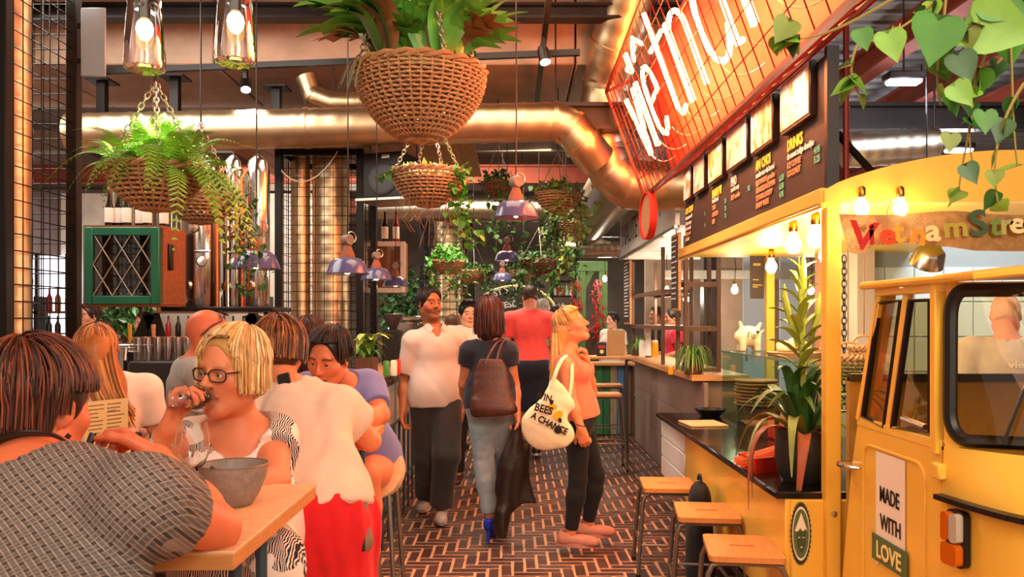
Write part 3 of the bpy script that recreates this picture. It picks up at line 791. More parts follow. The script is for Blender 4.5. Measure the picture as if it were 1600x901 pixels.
# ------------------------------------------------------------------ people
denim = cloth('light_denim', '#8fa0aa', var=.22, vs=9); charcoal = cloth('charcoal', '#35302f'); navy = cloth('navy', '#171c2e')
black_c = cloth('black', '#121013', sheen=.05); pink_c = cloth('coral_red', '#f0504a'); coral = cloth('salmon', '#f37a5e', var=.04)
white_c = cloth('white', '#e2d2c6', var=.04); cream_c = cloth('cream_blouse', '#e0c2ae', var=.05); polo_c = cloth('blue_polo', '#6f78b4'); beige = cloth('beige', '#c8a27c')
red_c = cloth('red_skirt', '#d4141c', sheen=.1); grey_c = cloth('grey_tee', '#a09890'); leather = mat('brown_leather', '#4a2a1e', .42, var=.2, vs=14, bump=.25, bs=60)
leather_dark = mat('dark_leather', '#2a1c16', .38, var=.2, vs=14, bump=.25, bs=50); plum = cloth('plum_grey', '#8a807c')
sole_white = mat('white_sole', '#e6ddd2', .6); shoe_grey = mat('grey_trainer', '#b9aca4', .6, var=.2, vs=30); shoe_pink = mat('pink_suede', '#c98878', .8, var=.08)
shoe_black = mat('black_shoe', '#17161a', .5); blue_suede = mat('blue_suede', '#1c36c8', .6)
def check_shirt(nt, bs):
    N, L = nt.nodes, nt.links; tc = N.new('ShaderNodeTexCoord'); w = []
    for ax in (0, 2):
        sp = N.new('ShaderNodeSeparateXYZ'); L.new(tc.outputs['Object'], sp.inputs[0]); m = N.new('ShaderNodeMath'); m.operation = 'MULTIPLY'; m.inputs[1].default_value = 900; L.new(sp.outputs[ax], m.inputs[0])
        s = N.new('ShaderNodeMath'); s.operation = 'SINE'; L.new(m.outputs[0], s.inputs[0]); w.append(s)
    a = N.new('ShaderNodeMath'); a.operation = 'MAXIMUM'; L.new(w[0].outputs[0], a.inputs[0]); L.new(w[1].outputs[0], a.inputs[1])
    r = N.new('ShaderNodeValToRGB'); r.color_ramp.elements[0].position = .35; r.color_ramp.elements[1].position = .95
    r.color_ramp.elements[0].color = (*lin('#dccbc0'), 1); r.color_ramp.elements[1].color = (*lin('#c4b0a8'), 1); L.new(a.outputs[0], r.inputs[0]); L.new(r.outputs[0], bs.inputs['Base Color'])
check_c = mat('cloth_fine_check', '#efe4da', .85, extra=check_shirt)
def weave(nt, bs):
    """interlaced basket-weave print in greys, laid over x and z of the back"""
    N, L = nt.nodes, nt.links
    def M(op, a, b=None, c=None):
        m = N.new('ShaderNodeMath'); m.operation = op
        for i, v in enumerate((a, b, c)):
            if v is None: continue
            if isinstance(v, (int, float)): m.inputs[i].default_value = v
            else: L.new(v, m.inputs[i])
        return m.outputs[0]
    tc = N.new('ShaderNodeTexCoord'); sp = N.new('ShaderNodeSeparateXYZ'); L.new(tc.outputs['Object'], sp.inputs[0]); x, z = sp.outputs[0], M('ADD', sp.outputs[2], M('MULTIPLY', sp.outputs[1], .55))
    s = 40.0; u = M('MULTIPLY', M('ADD', x, z), s); v = M('MULTIPLY', M('SUBTRACT', z, x), s)
    fu, fv = M('FRACT', u), M('FRACT', v); par = M('MODULO', M('ADD', M('FLOOR', u), M('FLOOR', v)), 2.0); par = M('ABSOLUTE', par)
    du = M('ABSOLUTE', M('SUBTRACT', fu, .5)); dv = M('ABSOLUTE', M('SUBTRACT', fv, .5))
    bandu = M('LESS_THAN', du, .30); bandv = M('LESS_THAN', dv, .30); lineu = M('GREATER_THAN', du, .20); linev = M('GREATER_THAN', dv, .20)
    shu = M('MULTIPLY', bandu, M('ADD', .35, M('MULTIPLY', lineu, .55))); shv = M('MULTIPLY', bandv, M('ADD', .28, M('MULTIPLY', linev, .42)))
    top = M('ADD', M('MULTIPLY', par, shu), M('MULTIPLY', M('SUBTRACT', 1.0, par), shv)); oth = M('ADD', M('MULTIPLY', par, shv), M('MULTIPLY', M('SUBTRACT', 1.0, par), shu))
    val = M('MAXIMUM', top, M('MULTIPLY', oth, .7)); r = N.new('ShaderNodeValToRGB'); e = r.color_ramp.elements
    e[0].color = (*lin('#3a3230'), 1); e[0].position = .05; e[1].color = (*lin('#a2928a'), 1); e[1].position = .92; k = e.new(.4); k.color = (*lin('#6a605b'), 1)
    L.new(val, r.inputs[0]); L.new(r.outputs[0], bs.inputs['Base Color'])
weave_c = mat('cloth_weave_print', '#6a625e', .8, extra=weave)
def palms(nt, bs):
    """black palm-frond print on cream: feathered streaks gathered in patches"""
    N, L = nt.nodes, nt.links; tc = N.new('ShaderNodeTexCoord')
    vo = N.new('ShaderNodeTexVoronoi'); vo.inputs['Scale'].default_value = 8; L.new(tc.outputs['Object'], vo.inputs['Vector'])
    wv = N.new('ShaderNodeTexWave'); wv.inputs['Scale'].default_value = 58; wv.inputs['Distortion'].default_value = 9; wv.inputs['Detail'].default_value = 1.5; wv.inputs['Detail Scale'].default_value = .6; L.new(tc.outputs['Object'], wv.inputs['Vector'])
    nz = N.new('ShaderNodeTexNoise'); nz.inputs['Scale'].default_value = 7; L.new(tc.outputs['Object'], nz.inputs['Vector'])
    a = N.new('ShaderNodeMath'); a.operation = 'GREATER_THAN'; a.inputs[1].default_value = .53; L.new(nz.outputs['Fac'], a.inputs[0])
    b = N.new('ShaderNodeMath'); b.operation = 'GREATER_THAN'; b.inputs[1].default_value = .42; L.new(wv.outputs['Fac'], b.inputs[0])
    m = N.new('ShaderNodeMath'); m.operation = 'MULTIPLY'; L.new(a.outputs[0], m.inputs[0]); L.new(b.outputs[0], m.inputs[1])
    x = N.new('ShaderNodeMix'); x.data_type = 'RGBA'; L.new(m.outputs[0], x.inputs[0]); x.inputs[6].default_value = (*lin('#f0ddd2'), 1); x.inputs[7].default_value = (*lin('#151118'), 1); L.new(x.outputs[2], bs.inputs['Base Color'])
palm_c = mat('cloth_palm_print', '#f0ddd2', .85, extra=palms)
# ---- man in the fine-checked shirt, walking towards the camera
D = 6.2; hd = Frame(P(671, 475, D), (.62, -.80, .05), (.03, 0, 1), 1.0)
J = dict(neck=P(679, 516, D), pelvis=P(682, 618, D+.02), shR=P(645, 533, D-.03), shL=P(714, 531, D+.08), elR=P(633, 596, D+.02), wrR=P(630, 643, D-.08), elL=P(726, 592, D+.15), wrL=P(722, 640, D+.05),
         hipR=P(665, 632, D), hipL=P(698, 632, D), knR=P(668, 715, D+.06), knL=P(697, 712, D-.10), anR=P(666, 776, D+.40), anL=P(689, 794, D-.02))
p = Person('smiling man in a short-sleeved checked white shirt and grey trousers walking up the aisle', (P(682, 0, D).x, D, 0), J, hd, '#a5643e', '#17100c', True, 1.06, .009, .0036, smile=1, stubble=.45, lips='#7a3a30', gaze=(.25, 1, 0),
           hands={'R': dict(n=(.9, -.3, 0), thumb=1, curl=.55, d=(.03, -.05, -1)), 'L': dict(n=(-.9, 0, 0), thumb=-1, curl=.5)})
p.shirt(check_c, e=.014, sleeve=.78, se=.012, hem=-.14, neck=.060, nfwd=.0, nup=-.03, flare=.022, vneck=.06, fold=folds(.006, 26, 3, 6, .7), taper=.4)
b = MB()   # collar points
for s in (-1, 1):
    n0 = J['neck']+p.up*.035
    pts = [n0+p.side*s*.062-p.fwd*.02+p.up*.03, n0+p.side*s*.05+p.fwd*.055+p.up*.012, n0+p.side*s*.028+p.fwd*.085-p.up*.015, n0+p.side*s*.055+p.fwd*.085-p.up*.05, n0+p.side*s*.088+p.fwd*.03-p.up*.012]
    b = MB(); k = len(pts); b.add(pts+[q+p.fwd*.008+p.up*.004 for q in pts], [tuple(range(k)), tuple(range(k, 2*k))]+[(i, (i+1) % k, k+(i+1) % k, k+i) for i in range(k)]); b.build('collar', check_c, p.t, world=True)
for i in range(5):
    b = MB(); q = p.pt(.82-.2*i, 0, .142*1.0+.006); b.lathe([(0, 0), (.006, 0), (.006, .003), (0, .003)], 10, q, frame(p.fwd)); b.build('button', white_c, p.t, world=True)
p.trousers(charcoal, e=.020, hem_r=.068, knee_r=.078, fold=folds(.007, 22, 5, 6, .5))
p.shoe('R', (-.1, -1, 0), shoe_grey, sole_white); p.shoe('L', (.1, -1, 0), shoe_grey, sole_white)
hair(p, ['#14100e', '#1d1613', '#241a16'], cap_short(.062), 320, 3, base='#120e0c', t=.008, r=.0022, end=lambda a: 58+44*min(1, abs(a)/1.6) if abs(a) < 1.9 else 112, lay=.010)
# ---- woman with auburn bob and navy top, back to the camera
D = 5.7; hd = Frame(P(765, 494, D), (.22, .97, .02), (0, 0, 1), .98)
J = dict(neck=P(764, 533, D), pelvis=P(767, 628, D), shL=P(734, 548, D), shR=P(793, 548, D), elL=P(725, 600, D+.05), wrL=P(732, 640, D+.2), elR=P(803, 601, D+.02), wrR=P(808, 648, D-.10),
         hipL=P(752, 643, D), hipR=P(783, 643, D), knL=P(757, 728, D-.02), knR=P(790, 726, D+.10), anL=P(765, 806, D-.05), anR=P(784, 798, D+.12))
p = Person('woman with auburn bob, navy top and jeans seen from behind', (P(767, 0, D).x, D, 0), J, hd, '#c07a54', '#3a1812', g=1.0, h=.009, hh=.006, detail=False,
           hands={'R': dict(n=(-.8, -.3, 0), thumb=-1, curl=.95, d=(-.04, -.1, -1)), 'L': dict(n=(.9, 0, 0), thumb=1, curl=.5)})
p.shirt(navy, e=.012, sleeve=.42, se=.012, hem=-.07, neck=.072, fold=folds(.004, 24, 8, 5))
p.trousers(denim, 'jeans', e=.008, hem_r=.043, knee_r=.058, fold=folds(.004, 40, 9, 6, 1.2))
for k in 'LR':   # blue stiletto shoes
    an = J['an'+k]; g0 = Vector((an.x, an.y, 0)); d = Vector((.12 if k == 'L' else -.02, 1, 0)).normalized(); f = Field()
    f.cone(g0-d*.03+Vector((0,0,an.z-.05)), g0+d*.11+Vector((0,0,.035)), .034, .034, .02, flat=(d.cross(Vector((0,0,1))), 1.1)); f.cone(g0+d*.11+Vector((0,0,.034)), g0+d*.18+Vector((0,0,.018)), .034, .014, .02)
    f.cone(g0-d*.035+Vector((0,0,an.z-.055)), g0-d*.04+Vector((0,0,an.z-.01)), .036, .034, .01, cut=1); f.plane(g0+Vector((0,0,.004)), (0,0,-1))
    V, Q = f.net(.006); o = link('shoe', np_mesh('shoe', V, Q, blue_suede), p.t, world=True)
    b = MB(); b.tube([g0-d*.045+Vector((0,0,an.z-.07)), g0-d*.06], [.014, .005], 8); b.build('heel', blue_suede, o, world=True)
def cap_bob(z0=-.12, w=.012, back=.0):
    def c(f, h):
        h.ell(f, (0, -.014, .036), (.078+w, .100+w, .092+w), .01); h.ell(f, (0, -.045, -.04), (.074+w, .066+w, .10), .04)
        for s in (-1, 1): h.cone(f, (s*.068, .0, .02), (s*.064, .004, z0+.03), .028+w*.5, .026, .03)
        h.cone(f, (0, -.06, .0), (0, -.052+back, z0+.03), .055, .05, .04)
        h.ell(f, (0, .115, -.04), (.060, .085, .135), .012, sub=True)
        f.plane(h.w(0, 0, z0), h.d(0, 0, -1), .012)
    return c
hair(p, ['#4a1c14', '#3a140e', '#64281a', '#2a100c'], cap_bob(-.165, .012), 520, 5, base='#2e120c', t=.016, r=.0034, end=lambda a: 92 if abs(a) > .9 else 60, drop=lambda a: .15 if abs(a) > .8 else .05, lay=.014, spread=.10, wob=.01)
# ---- man in the coral t-shirt, back to the camera
D = 9.1; hd = Frame(P(828, 464, D), (-.12, 1, .0), (0, 0, 1), 1.04)
J = dict(neck=P(828, 487, D), pelvis=P(829, 571, D), shL=P(796, 499, D), shR=P(858, 499, D), elL=P(789, 537, D), wrL=P(796, 568, D+.25), elR=P(866, 537, D), wrR=P(858, 568, D+.25),
         hipL=P(816, 580, D), hipR=P(843, 580, D), knL=P(815, 640, D+.1), knR=P(840, 638, D), anL=P(822, 692, D+.5), anR=P(838, 697, D-.02))
p = Person('tall man in a coral red t-shirt and navy shorts seen from behind', (P(829, 0, D).x, D, 0), J, hd, '#d09078', '#3c2c24', True, 1.2, .011, .007, detail=False, neck_r=.066)
p.shirt(pink_c, 't_shirt', e=.014, sleeve=.70, se=.012, hem=-.04, neck=.07, flare=.016, fold=folds(.006, 20, 12, 5, .5), taper=.4)
p.trousers(navy, 'shorts', e=.034, length=.47, hip_r=.100, knee_r=.072, fold=folds(.006, 20, 14))
p.shoe('L', (0, 1, 0), shoe_black, sole_white, L=.30); p.shoe('R', (0, 1, 0), shoe_black, sole_white, L=.30)
hair(p, ['#3a2c24', '#46362c', '#2e221c'], cap_short(.058, t=.004), 160, 6, base='#3a2a22', t=.002, r=.003, end=lambda a: 60 if abs(a) < 1 else 104, lay=.006)
# ---- blonde woman looking up at the menu, tote bag on her shoulder
D = 5.45; up = Vector((-.36, 0, 1)); hd = Frame(P(893, 508, D), (.93, -.22, .34), up, .96)
J = dict(neck=P(886, 548, D), pelvis=P(906, 650, D), shR=P(884, 572, D-.145), shL=P(896, 568, D+.17), elR=P(893, 628, D-.20), wrR=P(908, 669, D-.24), elL=P(924, 610, D+.12), wrL=P(917, 567, D-.02),
         hipR=P(903, 664, D-.09), hipL=P(908, 664, D+.09), knR=P(903, 750, D-.10), knL=P(931, 742, D+.10), anR=P(892, 832, D-.10), anL=P(919, 818, D+.12))
p = Person('blonde woman in a salmon tank top and black leggings looking up at the menu', (P(906, 0, D).x, D, 0), J, hd, '#e0875c', '#b98a58', g=.93, h=.009, hh=.0036, bust=.92, lips='#c25a48', gaze=(0, 1, .1), brow=.45,
           hands={'R': dict(n=(.35, .9, .1), thumb=-1, curl=.75, d=(.22, -.02, -.9)), 'L': dict(n=(-.7, -.2, .4), thumb=1, curl=.85, d=(-.15, -.3, .9))})
p.shirt(coral, 'tank_top', e=.009, sleeve=0, hem=-.02, neck=.085, strap=.10, fold=folds(.002, 30, 18))
p.trousers(black_c, 'leggings', e=.006, hem_r=.036, knee_r=.054, hip_r=.088, top=.16)
p.shoe('R', (1, -.25, 0), shoe_pink, shoe_pink, L=.25, w=.044); p.shoe('L', (1, -.1, 0), shoe_pink, shoe_pink, L=.25, w=.044)
def cap_long(f, h):
    h.ell(f, (0, -.014, .036), (.078, .101, .093), .01); h.ell(f, (0, -.05, -.03), (.072, .06, .09), .04)
    h.ell(f, (0, .112, -.055), (.1, .085, .135), .012, sub=True)
    for s in (-1, 1): h.ell(f, (s*.085, .015, -.03), (.03, .035, .045), .01, sub=True)
def cap_blonde(f, h):
    cap_long(f, h); q = h.w(0, -.085, -.02); f.cone(q, P(872, 575, D), .052, .05, .04, flat=((0, 1, 0), 1.5)); f.cone(P(872, 575, D), P(869, 632, D), .05, .03, .04, flat=((0, 1, 0), 1.8))
hair(p, ['#e0ac68', '#cf9450', '#f0c486', '#b87c40'], cap_blonde, 360, 8, base='#c48a4c', t=.008, r=.0026, end=lambda a: 62 if abs(a) < 1.1 else 100, drop=lambda a: .0, lay=.010)
b = MB(); rr = random.Random(4)
for i in range(170):
    y = rr.uniform(-.085, .085); x0 = rr.uniform(-8, 8); c = lin(rr.choice(['#e0ac68', '#cf9450', '#f0c486', '#b87c40'])); b.col = c
    a = P(868+x0*.6, 520, D)+Vector((0, y*.8, 0)); m = P(871+x0*1.1, 580, D)+Vector((0, y*1.1, 0)); e = P(867+x0*1.2+rr.uniform(-3, 3), 640+rr.uniform(-22, 8), D)+Vector((0, y, 0))
    b.tube(bez(a, m, e, n=7), [.004, .005, .005, .005, .0045, .004, .003, .0015], 4, caps=False)
b.build('hair_length', hair_mat(), p.t, world=True)
b = MB(); c = hd; pts = [c.w(math.cos(a)*.092, -.012-.025*math.sin(a)+.02, .036+math.sin(a)*.104) for a in [i*math.pi/16 for i in range(17)]]; b.tube(pts, .004, 6); b.build('headband', leather, p.t, world=True)
b = MB(); w = J['wrR']; b.tube([w+Vector((math.cos(a)*.030, math.sin(a)*.030, -.006*math.cos(a)+.02)) for a in [i*math.pi/8 for i in range(16)]], .003, 5, closed=True); b.build('wristband', black_c, p.t, world=True)
b = MB(); b.lathe([(0, -.006), (.006, 0), (0, .006)], 8, hd.w(.08, -.008, -.045)); b.build('earring', white_c, p.t, world=True)
# ---- man behind, half hidden
D = 7.7; hd = Frame(P(733, 491, D), (.18, -.98, -.02), (0, 0, 1), 1.0)
def stand(px, D, H_, ang, arm=.0, g=1, head_s=1.0, z0=0):
    """upright joints for a person of height H_ facing angle ang (deg, 0 = away from the camera, 180 = towards it)"""
    c = Vector(((px-CX)/F*D, D, z0)); k = H_/1.75; R = RZ(-ang); v = lambda x, y, z: c+R @ Vector((x*k, y*k, z*k))
    J = dict(neck=v(0, -.01, 1.45), pelvis=v(0, 0, .95), shL=v(-.185*g**.5, 0, 1.40), shR=v(.185*g**.5, 0, 1.40), hipL=v(-.09, 0, .90), hipR=v(.09, 0, .90), knL=v(-.10, .02, .49), knR=v(.10, .0, .49), anL=v(-.11, -.02, .085), anR=v(.11, .02, .085),
             elL=v(-.25, -.01, 1.12), elR=v(.25, -.01, 1.12), wrL=v(-.25, .05+arm*.22, .88+arm*.22), wrR=v(.25, .05+arm*.22, .88+arm*.22))
    return c, J, v(0, .02, 1.75-.136), R @ Vector((0, 1, 0))
c, J, hp, fw = stand(733, D, 1.71, 175)
p = Person('young black-haired man in a pale shirt half hidden behind the auburn-haired woman', c, J, hd, '#e0a684', '#0e0b0c', True, 1, .012, .0042, brow=1, gaze=(.1, 1, 0))
p.shirt(white_c, e=.018, sleeve=.7, hem=-.1, neck=.064, nup=-.03); p.trousers(black_c, e=.012)
p.shoe('L', (0, -1, 0), leather, sole_white); p.shoe('R', (0, -1, 0), leather, sole_white)
hair(p, ['#0c0a0b', '#151112'], cap_short(.05, t=.014), 200, 9, base='#0a0809', t=.012, r=.003, end=lambda a: 66 if abs(a) < 1.2 else 104, lay=.012)
# ---- background figures
def extra(label, px, D, H_, ang, skin, hairc, top, bottom, male=False, g=1, longhair=0, top_name='shirt', hd_up=None, arm=0, sleeve=.6, h=.015, tilt=0, face=False, bald=False, z0=0):
    c, J, hp, fw = stand(px, D, H_, ang, arm, g, z0=z0)
    hd = Frame(hp, (fw+Vector((0, 0, tilt))).normalized(), (0, 0, 1), .98*H_/1.72)
    p = Person(label, c, J, hd, skin, hairc, male, g, h, .0065 if not face else .005, detail=face)
    p.shirt(top, top_name, e=.016, sleeve=sleeve, hem=-.1, neck=.07, h=.014); p.trousers(bottom, e=.012, h=.015)
    for k in 'LR': p.shoe(k, fw, shoe_black, shoe_black)
    if bald: hair(p, [hairc], cap_short(.05, t=.003), 60, int(px), base=hairc, t=.0, r=.0028, end=lambda a: 55 if abs(a) < 1 else 100, lay=.003)
    elif longhair: hair(p, [hairc], cap_bob(-.10-longhair*.08, .008), 160, int(px), base=hairc, t=.012, r=.004, end=lambda a: 92 if abs(a) > .9 else 55, drop=lambda a: (.12+longhair*.12) if abs(a) > .9 else 0)
    else: hair(p, [hairc], cap_short(.058), 120, int(px), base=hairc, t=.008, r=.0032, end=lambda a: 60 if abs(a) < 1 else 104)
    return p
extra('dark-shaven man beyond the coral t-shirt man', 868, 11.4, 1.72, 10, '#4a3226', '#181210', grey_c, charcoal, True, bald=True)
extra('grey-haired person facing the bar beside the dark-shaven man', 847, 12.2, 1.82, 70, '#d6a088', '#a89c92', white_c, charcoal, True)
extra('brown-haired woman seen past the smiling man\'s shoulder', 706, 9.6, 1.56, 20, '#c98a6a', '#5a3420', plum, charcoal, longhair=.3)
extra('dark-haired person low behind the coral t-shirt man', 812, 12.6, 1.60, 0, '#b98468', '#140f0d', black_c, charcoal, longhair=.2)
extra('smiling stall worker with tied dark hair in a white top', 958, 11.9, 1.62, 235, '#e2ac90', '#2a1c16', white_c, charcoal, face=True)
p = extra('stall cook in a red shirt leaning behind the wooden bar', 1052, 10.9, 1.66, 265, '#a86a4c', '#1a1210', cloth('cook_red', '#c41c34'), black_c, True, arm=.9, sleeve=.5)
p = extra('stall cook in a black jacket reaching beside the jars', 1027, 12.0, 1.70, 250, '#a86a4c', '#1a1210', black_c, black_c, True, arm=1.0, sleeve=1.8)
extra('bartender with short brown hair behind the left bar', 141, 7.6, 1.66, 205, '#c88a6a', '#2e1e16', grey_c, charcoal, True, face=True)
extra('young barmaid with tied-back hair looking down', 160, 7.0, 1.50, 190, '#d89878', '#3a2418', cloth('bar_red', '#8a3030'), charcoal, tilt=-.4, face=True)
extra('bar customer with dark glasses frame beyond the steel strut', 228, 8.2, 1.58, 215, '#d89878', '#3a2418', cloth('cust_orange', '#b06030'), charcoal, face=True)
vend = extra('vendor in a grey t-shirt seen through the truck windscreen', 1572, 4.7, 1.66, 20, '#d88a70', '#c9a088', cloth('vendor_grey', '#b9b2b8'), charcoal, True, bald=True, h=.011)
text('vietnam', .055, white_paint, vend.t, basis(vend.pt(.72, -.02, -.152), (1, -.36, 0), (0, 0, 1)), name='shirt_print', depth=.001, sx=1.3)
# ------------------------------------------------------------------ diners at the high tables (table tops at 1.05 m, stools at 0.78 m)
TZ = 1.05
# ---- blonde woman drinking white wine
D = 2.45; hd = Frame(P(362, 581, D), (-.40, -.90, -.06), (.05, 0, 1), 1.0)
J = dict(neck=P(372, 660, D+.06), pelvis=P(372, 838, D+.16), shR=P(302, 690, D+.03), shL=P(427, 682, D+.10), elR=P(236, 716, D-.13), wrR=P(264, 668, D-.19), elL=P(431, 752, D-.10), wrL=P(372, 772, D-.22),
         hipR=P(345, 850, D+.10), hipL=P(402, 850, D+.14), knR=P(325, 880, D-.28), knL=P(415, 880, D-.26), anR=P(335, 1075, D-.22), anL=P(405, 1075, D-.20))
pw = Person('blonde woman in glasses and palm-print dress drinking white wine', (P(372, 0, D).x, D+.1, 0), J, hd, '#d9825c', '#b8905c', g=1.0, h=.008, hh=.0030, hand_h=.0038, gaze=(.42, .9, 0), lips='#b05548', brow=.5,
            hands={'R': dict(n=(.9, .0, .1), thumb=1, d=(.30, .02, .95), curls=[.62, .70, .78, .85], tcurl=.35, s=1.0), 'L': dict(n=(.2, -.3, -.95), thumb=1, curl=.35)})
pw.shirt(palm_c, 'dress', e=.010, sleeve=.40, se=.016, hem=-.28, neck=.085, nfwd=.03, nup=.01, h=.0075, fold=folds(.004, 28, 31, 6), flare=.03)
f = Field()
for k in 'LR': f.cone(J['hip'+k], J['kn'+k], .125, .095, .06); f.cone(J['kn'+k], J['kn'+k]-Vector((0, -.03, .30)), .09, .12, .04, cut=1)
V, Q = f.net(.012, fold=folds(.008, 22, 33)); link('dress_skirt', np_mesh('dress_skirt', V, Q, palm_c), pw.t, world=True)
def cap_sidebob(f, h):
    h.ell(f, (0, -.014, .038), (.082, .104, .094), .01); h.ell(f, (0, -.045, -.035), (.076, .066, .085), .04)
    h.ell(f, (.0, .145, -.03), (.13, .100, .168), .014, sub=True); f.plane(h.w(0, -.06, -.075), h.d(0, -.3, -1), .012)
hair(pw, ['#e8c48a', '#d6a868', '#f4dcae', '#c08e54'], cap_sidebob, 900, 21, hh=.0045, base='#b98a50', t=.013, r=.0024, end=lambda a: (52 if abs(a) < .6 else 52+min(1, (abs(a)-.6)/.45)*46), drop=lambda a: .075 if .95 < abs(a) < 2.3 else (.0 if abs(a) < .95 else .03), lay=.012, part=-.35, spread=.05, seg=12)
# swept fringe over the forehead
b = MB(); rr = random.Random(12)
for i in range(260):
    b.col = lin(rr.choice(['#e8c48a', '#d6a868', '#f4dcae', '#c08e54'])); u = rr.random()
    a = (-.040+.03*u, .035+.035*u, .130-.012*u); m = (.030+.03*u, .088-.01*u, .118-.022*u); e = (.082, .045-.03*u, .055-.07*u)
    b.tube([hd.w(*q) for q in bez(a, m, e, n=8)], [.0022]*8+[.001], 4, caps=False)
b.build('fringe', hair_mat(), pw.t, world=True)
gl = MB()   # spectacles
frame_m = mat('dark_tortoise', '#2c1512', .3)
for s in (-1, 1):
    pts = []
    for i in range(20):
        a = 2*math.pi*i/20; c_, s_ = math.cos(a), math.sin(a)
        pts.append(hd.w(s*.034+.027*math.copysign(abs(c_)**.7, c_), .100-.010*abs(.034*s+.027*c_)/.06*1.2, .002+.018*math.copysign(abs(s_)**.75, s_)))
    g = MB(); g.tube(pts, .0022, 6, closed=True); fr = g.build('spectacle_rim', frame_m, pw.t, world=True)
    ln = MB(); ln.add(pts, [tuple(range(20))]); ln.build('lens', pane_glass, fr, world=True)
    g = MB(); g.tube([hd.w(s*.061, .090, .010), hd.w(s*.079, .06, .012), hd.w(s*.083, -.01, .008)], .0026, 6); g.build('spectacle_arm', frame_m, pw.t, world=True)
g = MB(); g.tube([hd.w(-.009, .101, .007), hd.w(0, .104, .010), hd.w(.009, .101, .007)], .0022, 6); g.build('spectacle_bridge', frame_m, pw.t, world=True)
g = MB(); g.tube([hd.w(-.083, -.012, -.052)+Vector((math.cos(a)*.008, 0, math.sin(a)*.013)) for a in [i*math.pi/8 for i in range(16)]], .0022, 5, closed=True); g.build('earring', mat('silver', '#d8d4cf', .2, 1), pw.t, world=True)
g = MB(); w0, w1 = J['wrR'], J['elR']; ax = (w1-w0).normalized(); R = frame(ax); c0 = w0+ax*.045
g.tube([c0+R @ Vector((math.cos(a)*.031, math.sin(a)*.031, 0)) for a in [i*math.pi/10 for i in range(20)]], .0055, 6, closed=True); g.build('bracelet', MATS['silver'], pw.t, world=True)
g = MB(); c0 = J['wrL'].lerp(J['elL'], .1); R = frame(J['elL']-J['wrL']); g.tube([c0+R @ Vector((math.cos(a)*.030, math.sin(a)*.030, 0)) for a in [i*math.pi/10 for i in range(20)]], .006, 6, closed=True); g.build('watch_strap', black_rub, pw.t, world=True)
# ---- woman at the left edge, back to the camera, reading the menu
D = 1.62; hd = Frame(P(60, 640, D), (.30, .94, -.12), (0, .1, 1), 1.0)
J = dict(neck=P(45, 738, 1.53), pelvis=P(40, 1065, 1.30), shR=P(222, 788, 1.42), shL=P(-150, 800, 1.42), elR=P(338, 826, 1.67), wrR=P(243, 716, 1.80), elL=P(-215, 880, 1.65), wrL=P(10, 800, 1.82),
         hipR=P(120, 1085, 1.30), hipL=P(-50, 1085, 1.30), knR=P(130, 1010, 1.66), knL=P(-10, 1010, 1.66), anR=P(130, 1270, 1.72), anL=P(-10, 1270, 1.72))
pl = Person('short-haired woman in a grey basket-weave print top with her back to the camera', (P(40, 0, 1.30).x, 1.3, 0), J, hd, '#d9764e', '#3c1c12', g=1.16, h=.0075, hh=.0045, hand_h=.004, detail=False,
            hands={'R': dict(n=(-.75, -.2, -.3), thumb=1, d=(-.62, .25, .35), curls=[.6, .7, .8, .85], tcurl=.5), 'L': dict(n=(0, 0, -1), thumb=-1, curl=.5)})
pl.shirt(weave_c, 'top', e=.012, sleeve=.30, se=.020, hem=-.10, neck=.105, nfwd=-.02, nup=.015, h=.007, fold=folds(.0035, 22, 41, 5))
pl.trousers(charcoal, e=.012, h=.012)
def cap_crop(f, h):
    h.ell(f, (0, -.016, .036), (.084, .107, .096), .01); h.ell(f, (0, -.045, -.03), (.074, .068, .085), .04)
    h.ell(f, (0, .125, -.06), (.10, .085, .14), .012, sub=True)
    for s in (-1, 1): h.ell(f, (s*.092, -.004, -.045), (.030, .032, .055), .012, sub=True)
    f.plane(h.w(0, -.06, -.085), h.d(0, -.25, -1), .015)
hair(pl, ['#4a2014', '#3a160e', '#6a3018', '#8a4424', '#2a100a'], cap_crop, 900, 23, hh=.005, base='#34140c', t=.017, r=.0022, end=lambda a: 58 if abs(a) < .8 else (80 if abs(a) < 1.6 else 104), drop=lambda a: .05 if abs(a) > 1.95 else .02, lay=.012, seg=13, spread=.03)
g = MB(); n0 = J['neck']; g.tube([n0+pl.R @ Vector((math.cos(a)*.088, math.sin(a)*.080-.005, .012+.03*math.sin(a)*-1*.6)) for a in [i*math.pi/24 for i in range(48)]], .0042, 6, closed=True); g.build('necklace', mat('black_bead', '#1a1414', .3), pl.t, world=True)
g = MB(); g.lathe([(0, -.007), (.007, 0), (0, .007)], 10, hd.w(.082, -.004, -.050)); g.build('earring', MATS['black_bead'], pl.t, world=True)
# ---- woman in the white drape blouse, back to the camera
D = 2.95; hd = Frame(P(437, 552, 3.15), (.10, .96, -.22), (0, .2, 1), .98)
J = dict(neck=P(455, 606, 3.02), pelvis=P(492, 805, 2.78), shL=P(402, 636, 3.0), shR=P(530, 640, 2.98), elL=P(376, 704, 3.12), wrL=P(440, 690, 3.36), elR=P(578, 688, 3.10), wrR=P(520, 676, 3.40),
         hipL=P(455, 825, 2.80), hipR=P(530, 825, 2.80), knL=P(450, 800, 3.20), knR=P(535, 800, 3.20), anL=P(455, 1060, 3.20), anR=P(525, 1060, 3.20))
ww = Person('woman with highlighted brown bob in a white draped blouse, back turned', (P(492, 0, 2.78).x, 2.78, 0), J, hd, '#dd8a60', '#4a2a1a', g=1.04, h=.008, hh=.0055, detail=False,
            hands={'L': dict(n=(0, 0, -1), thumb=-1, curl=.4), 'R': dict(n=(0, 0, -1), thumb=1, curl=.4)})
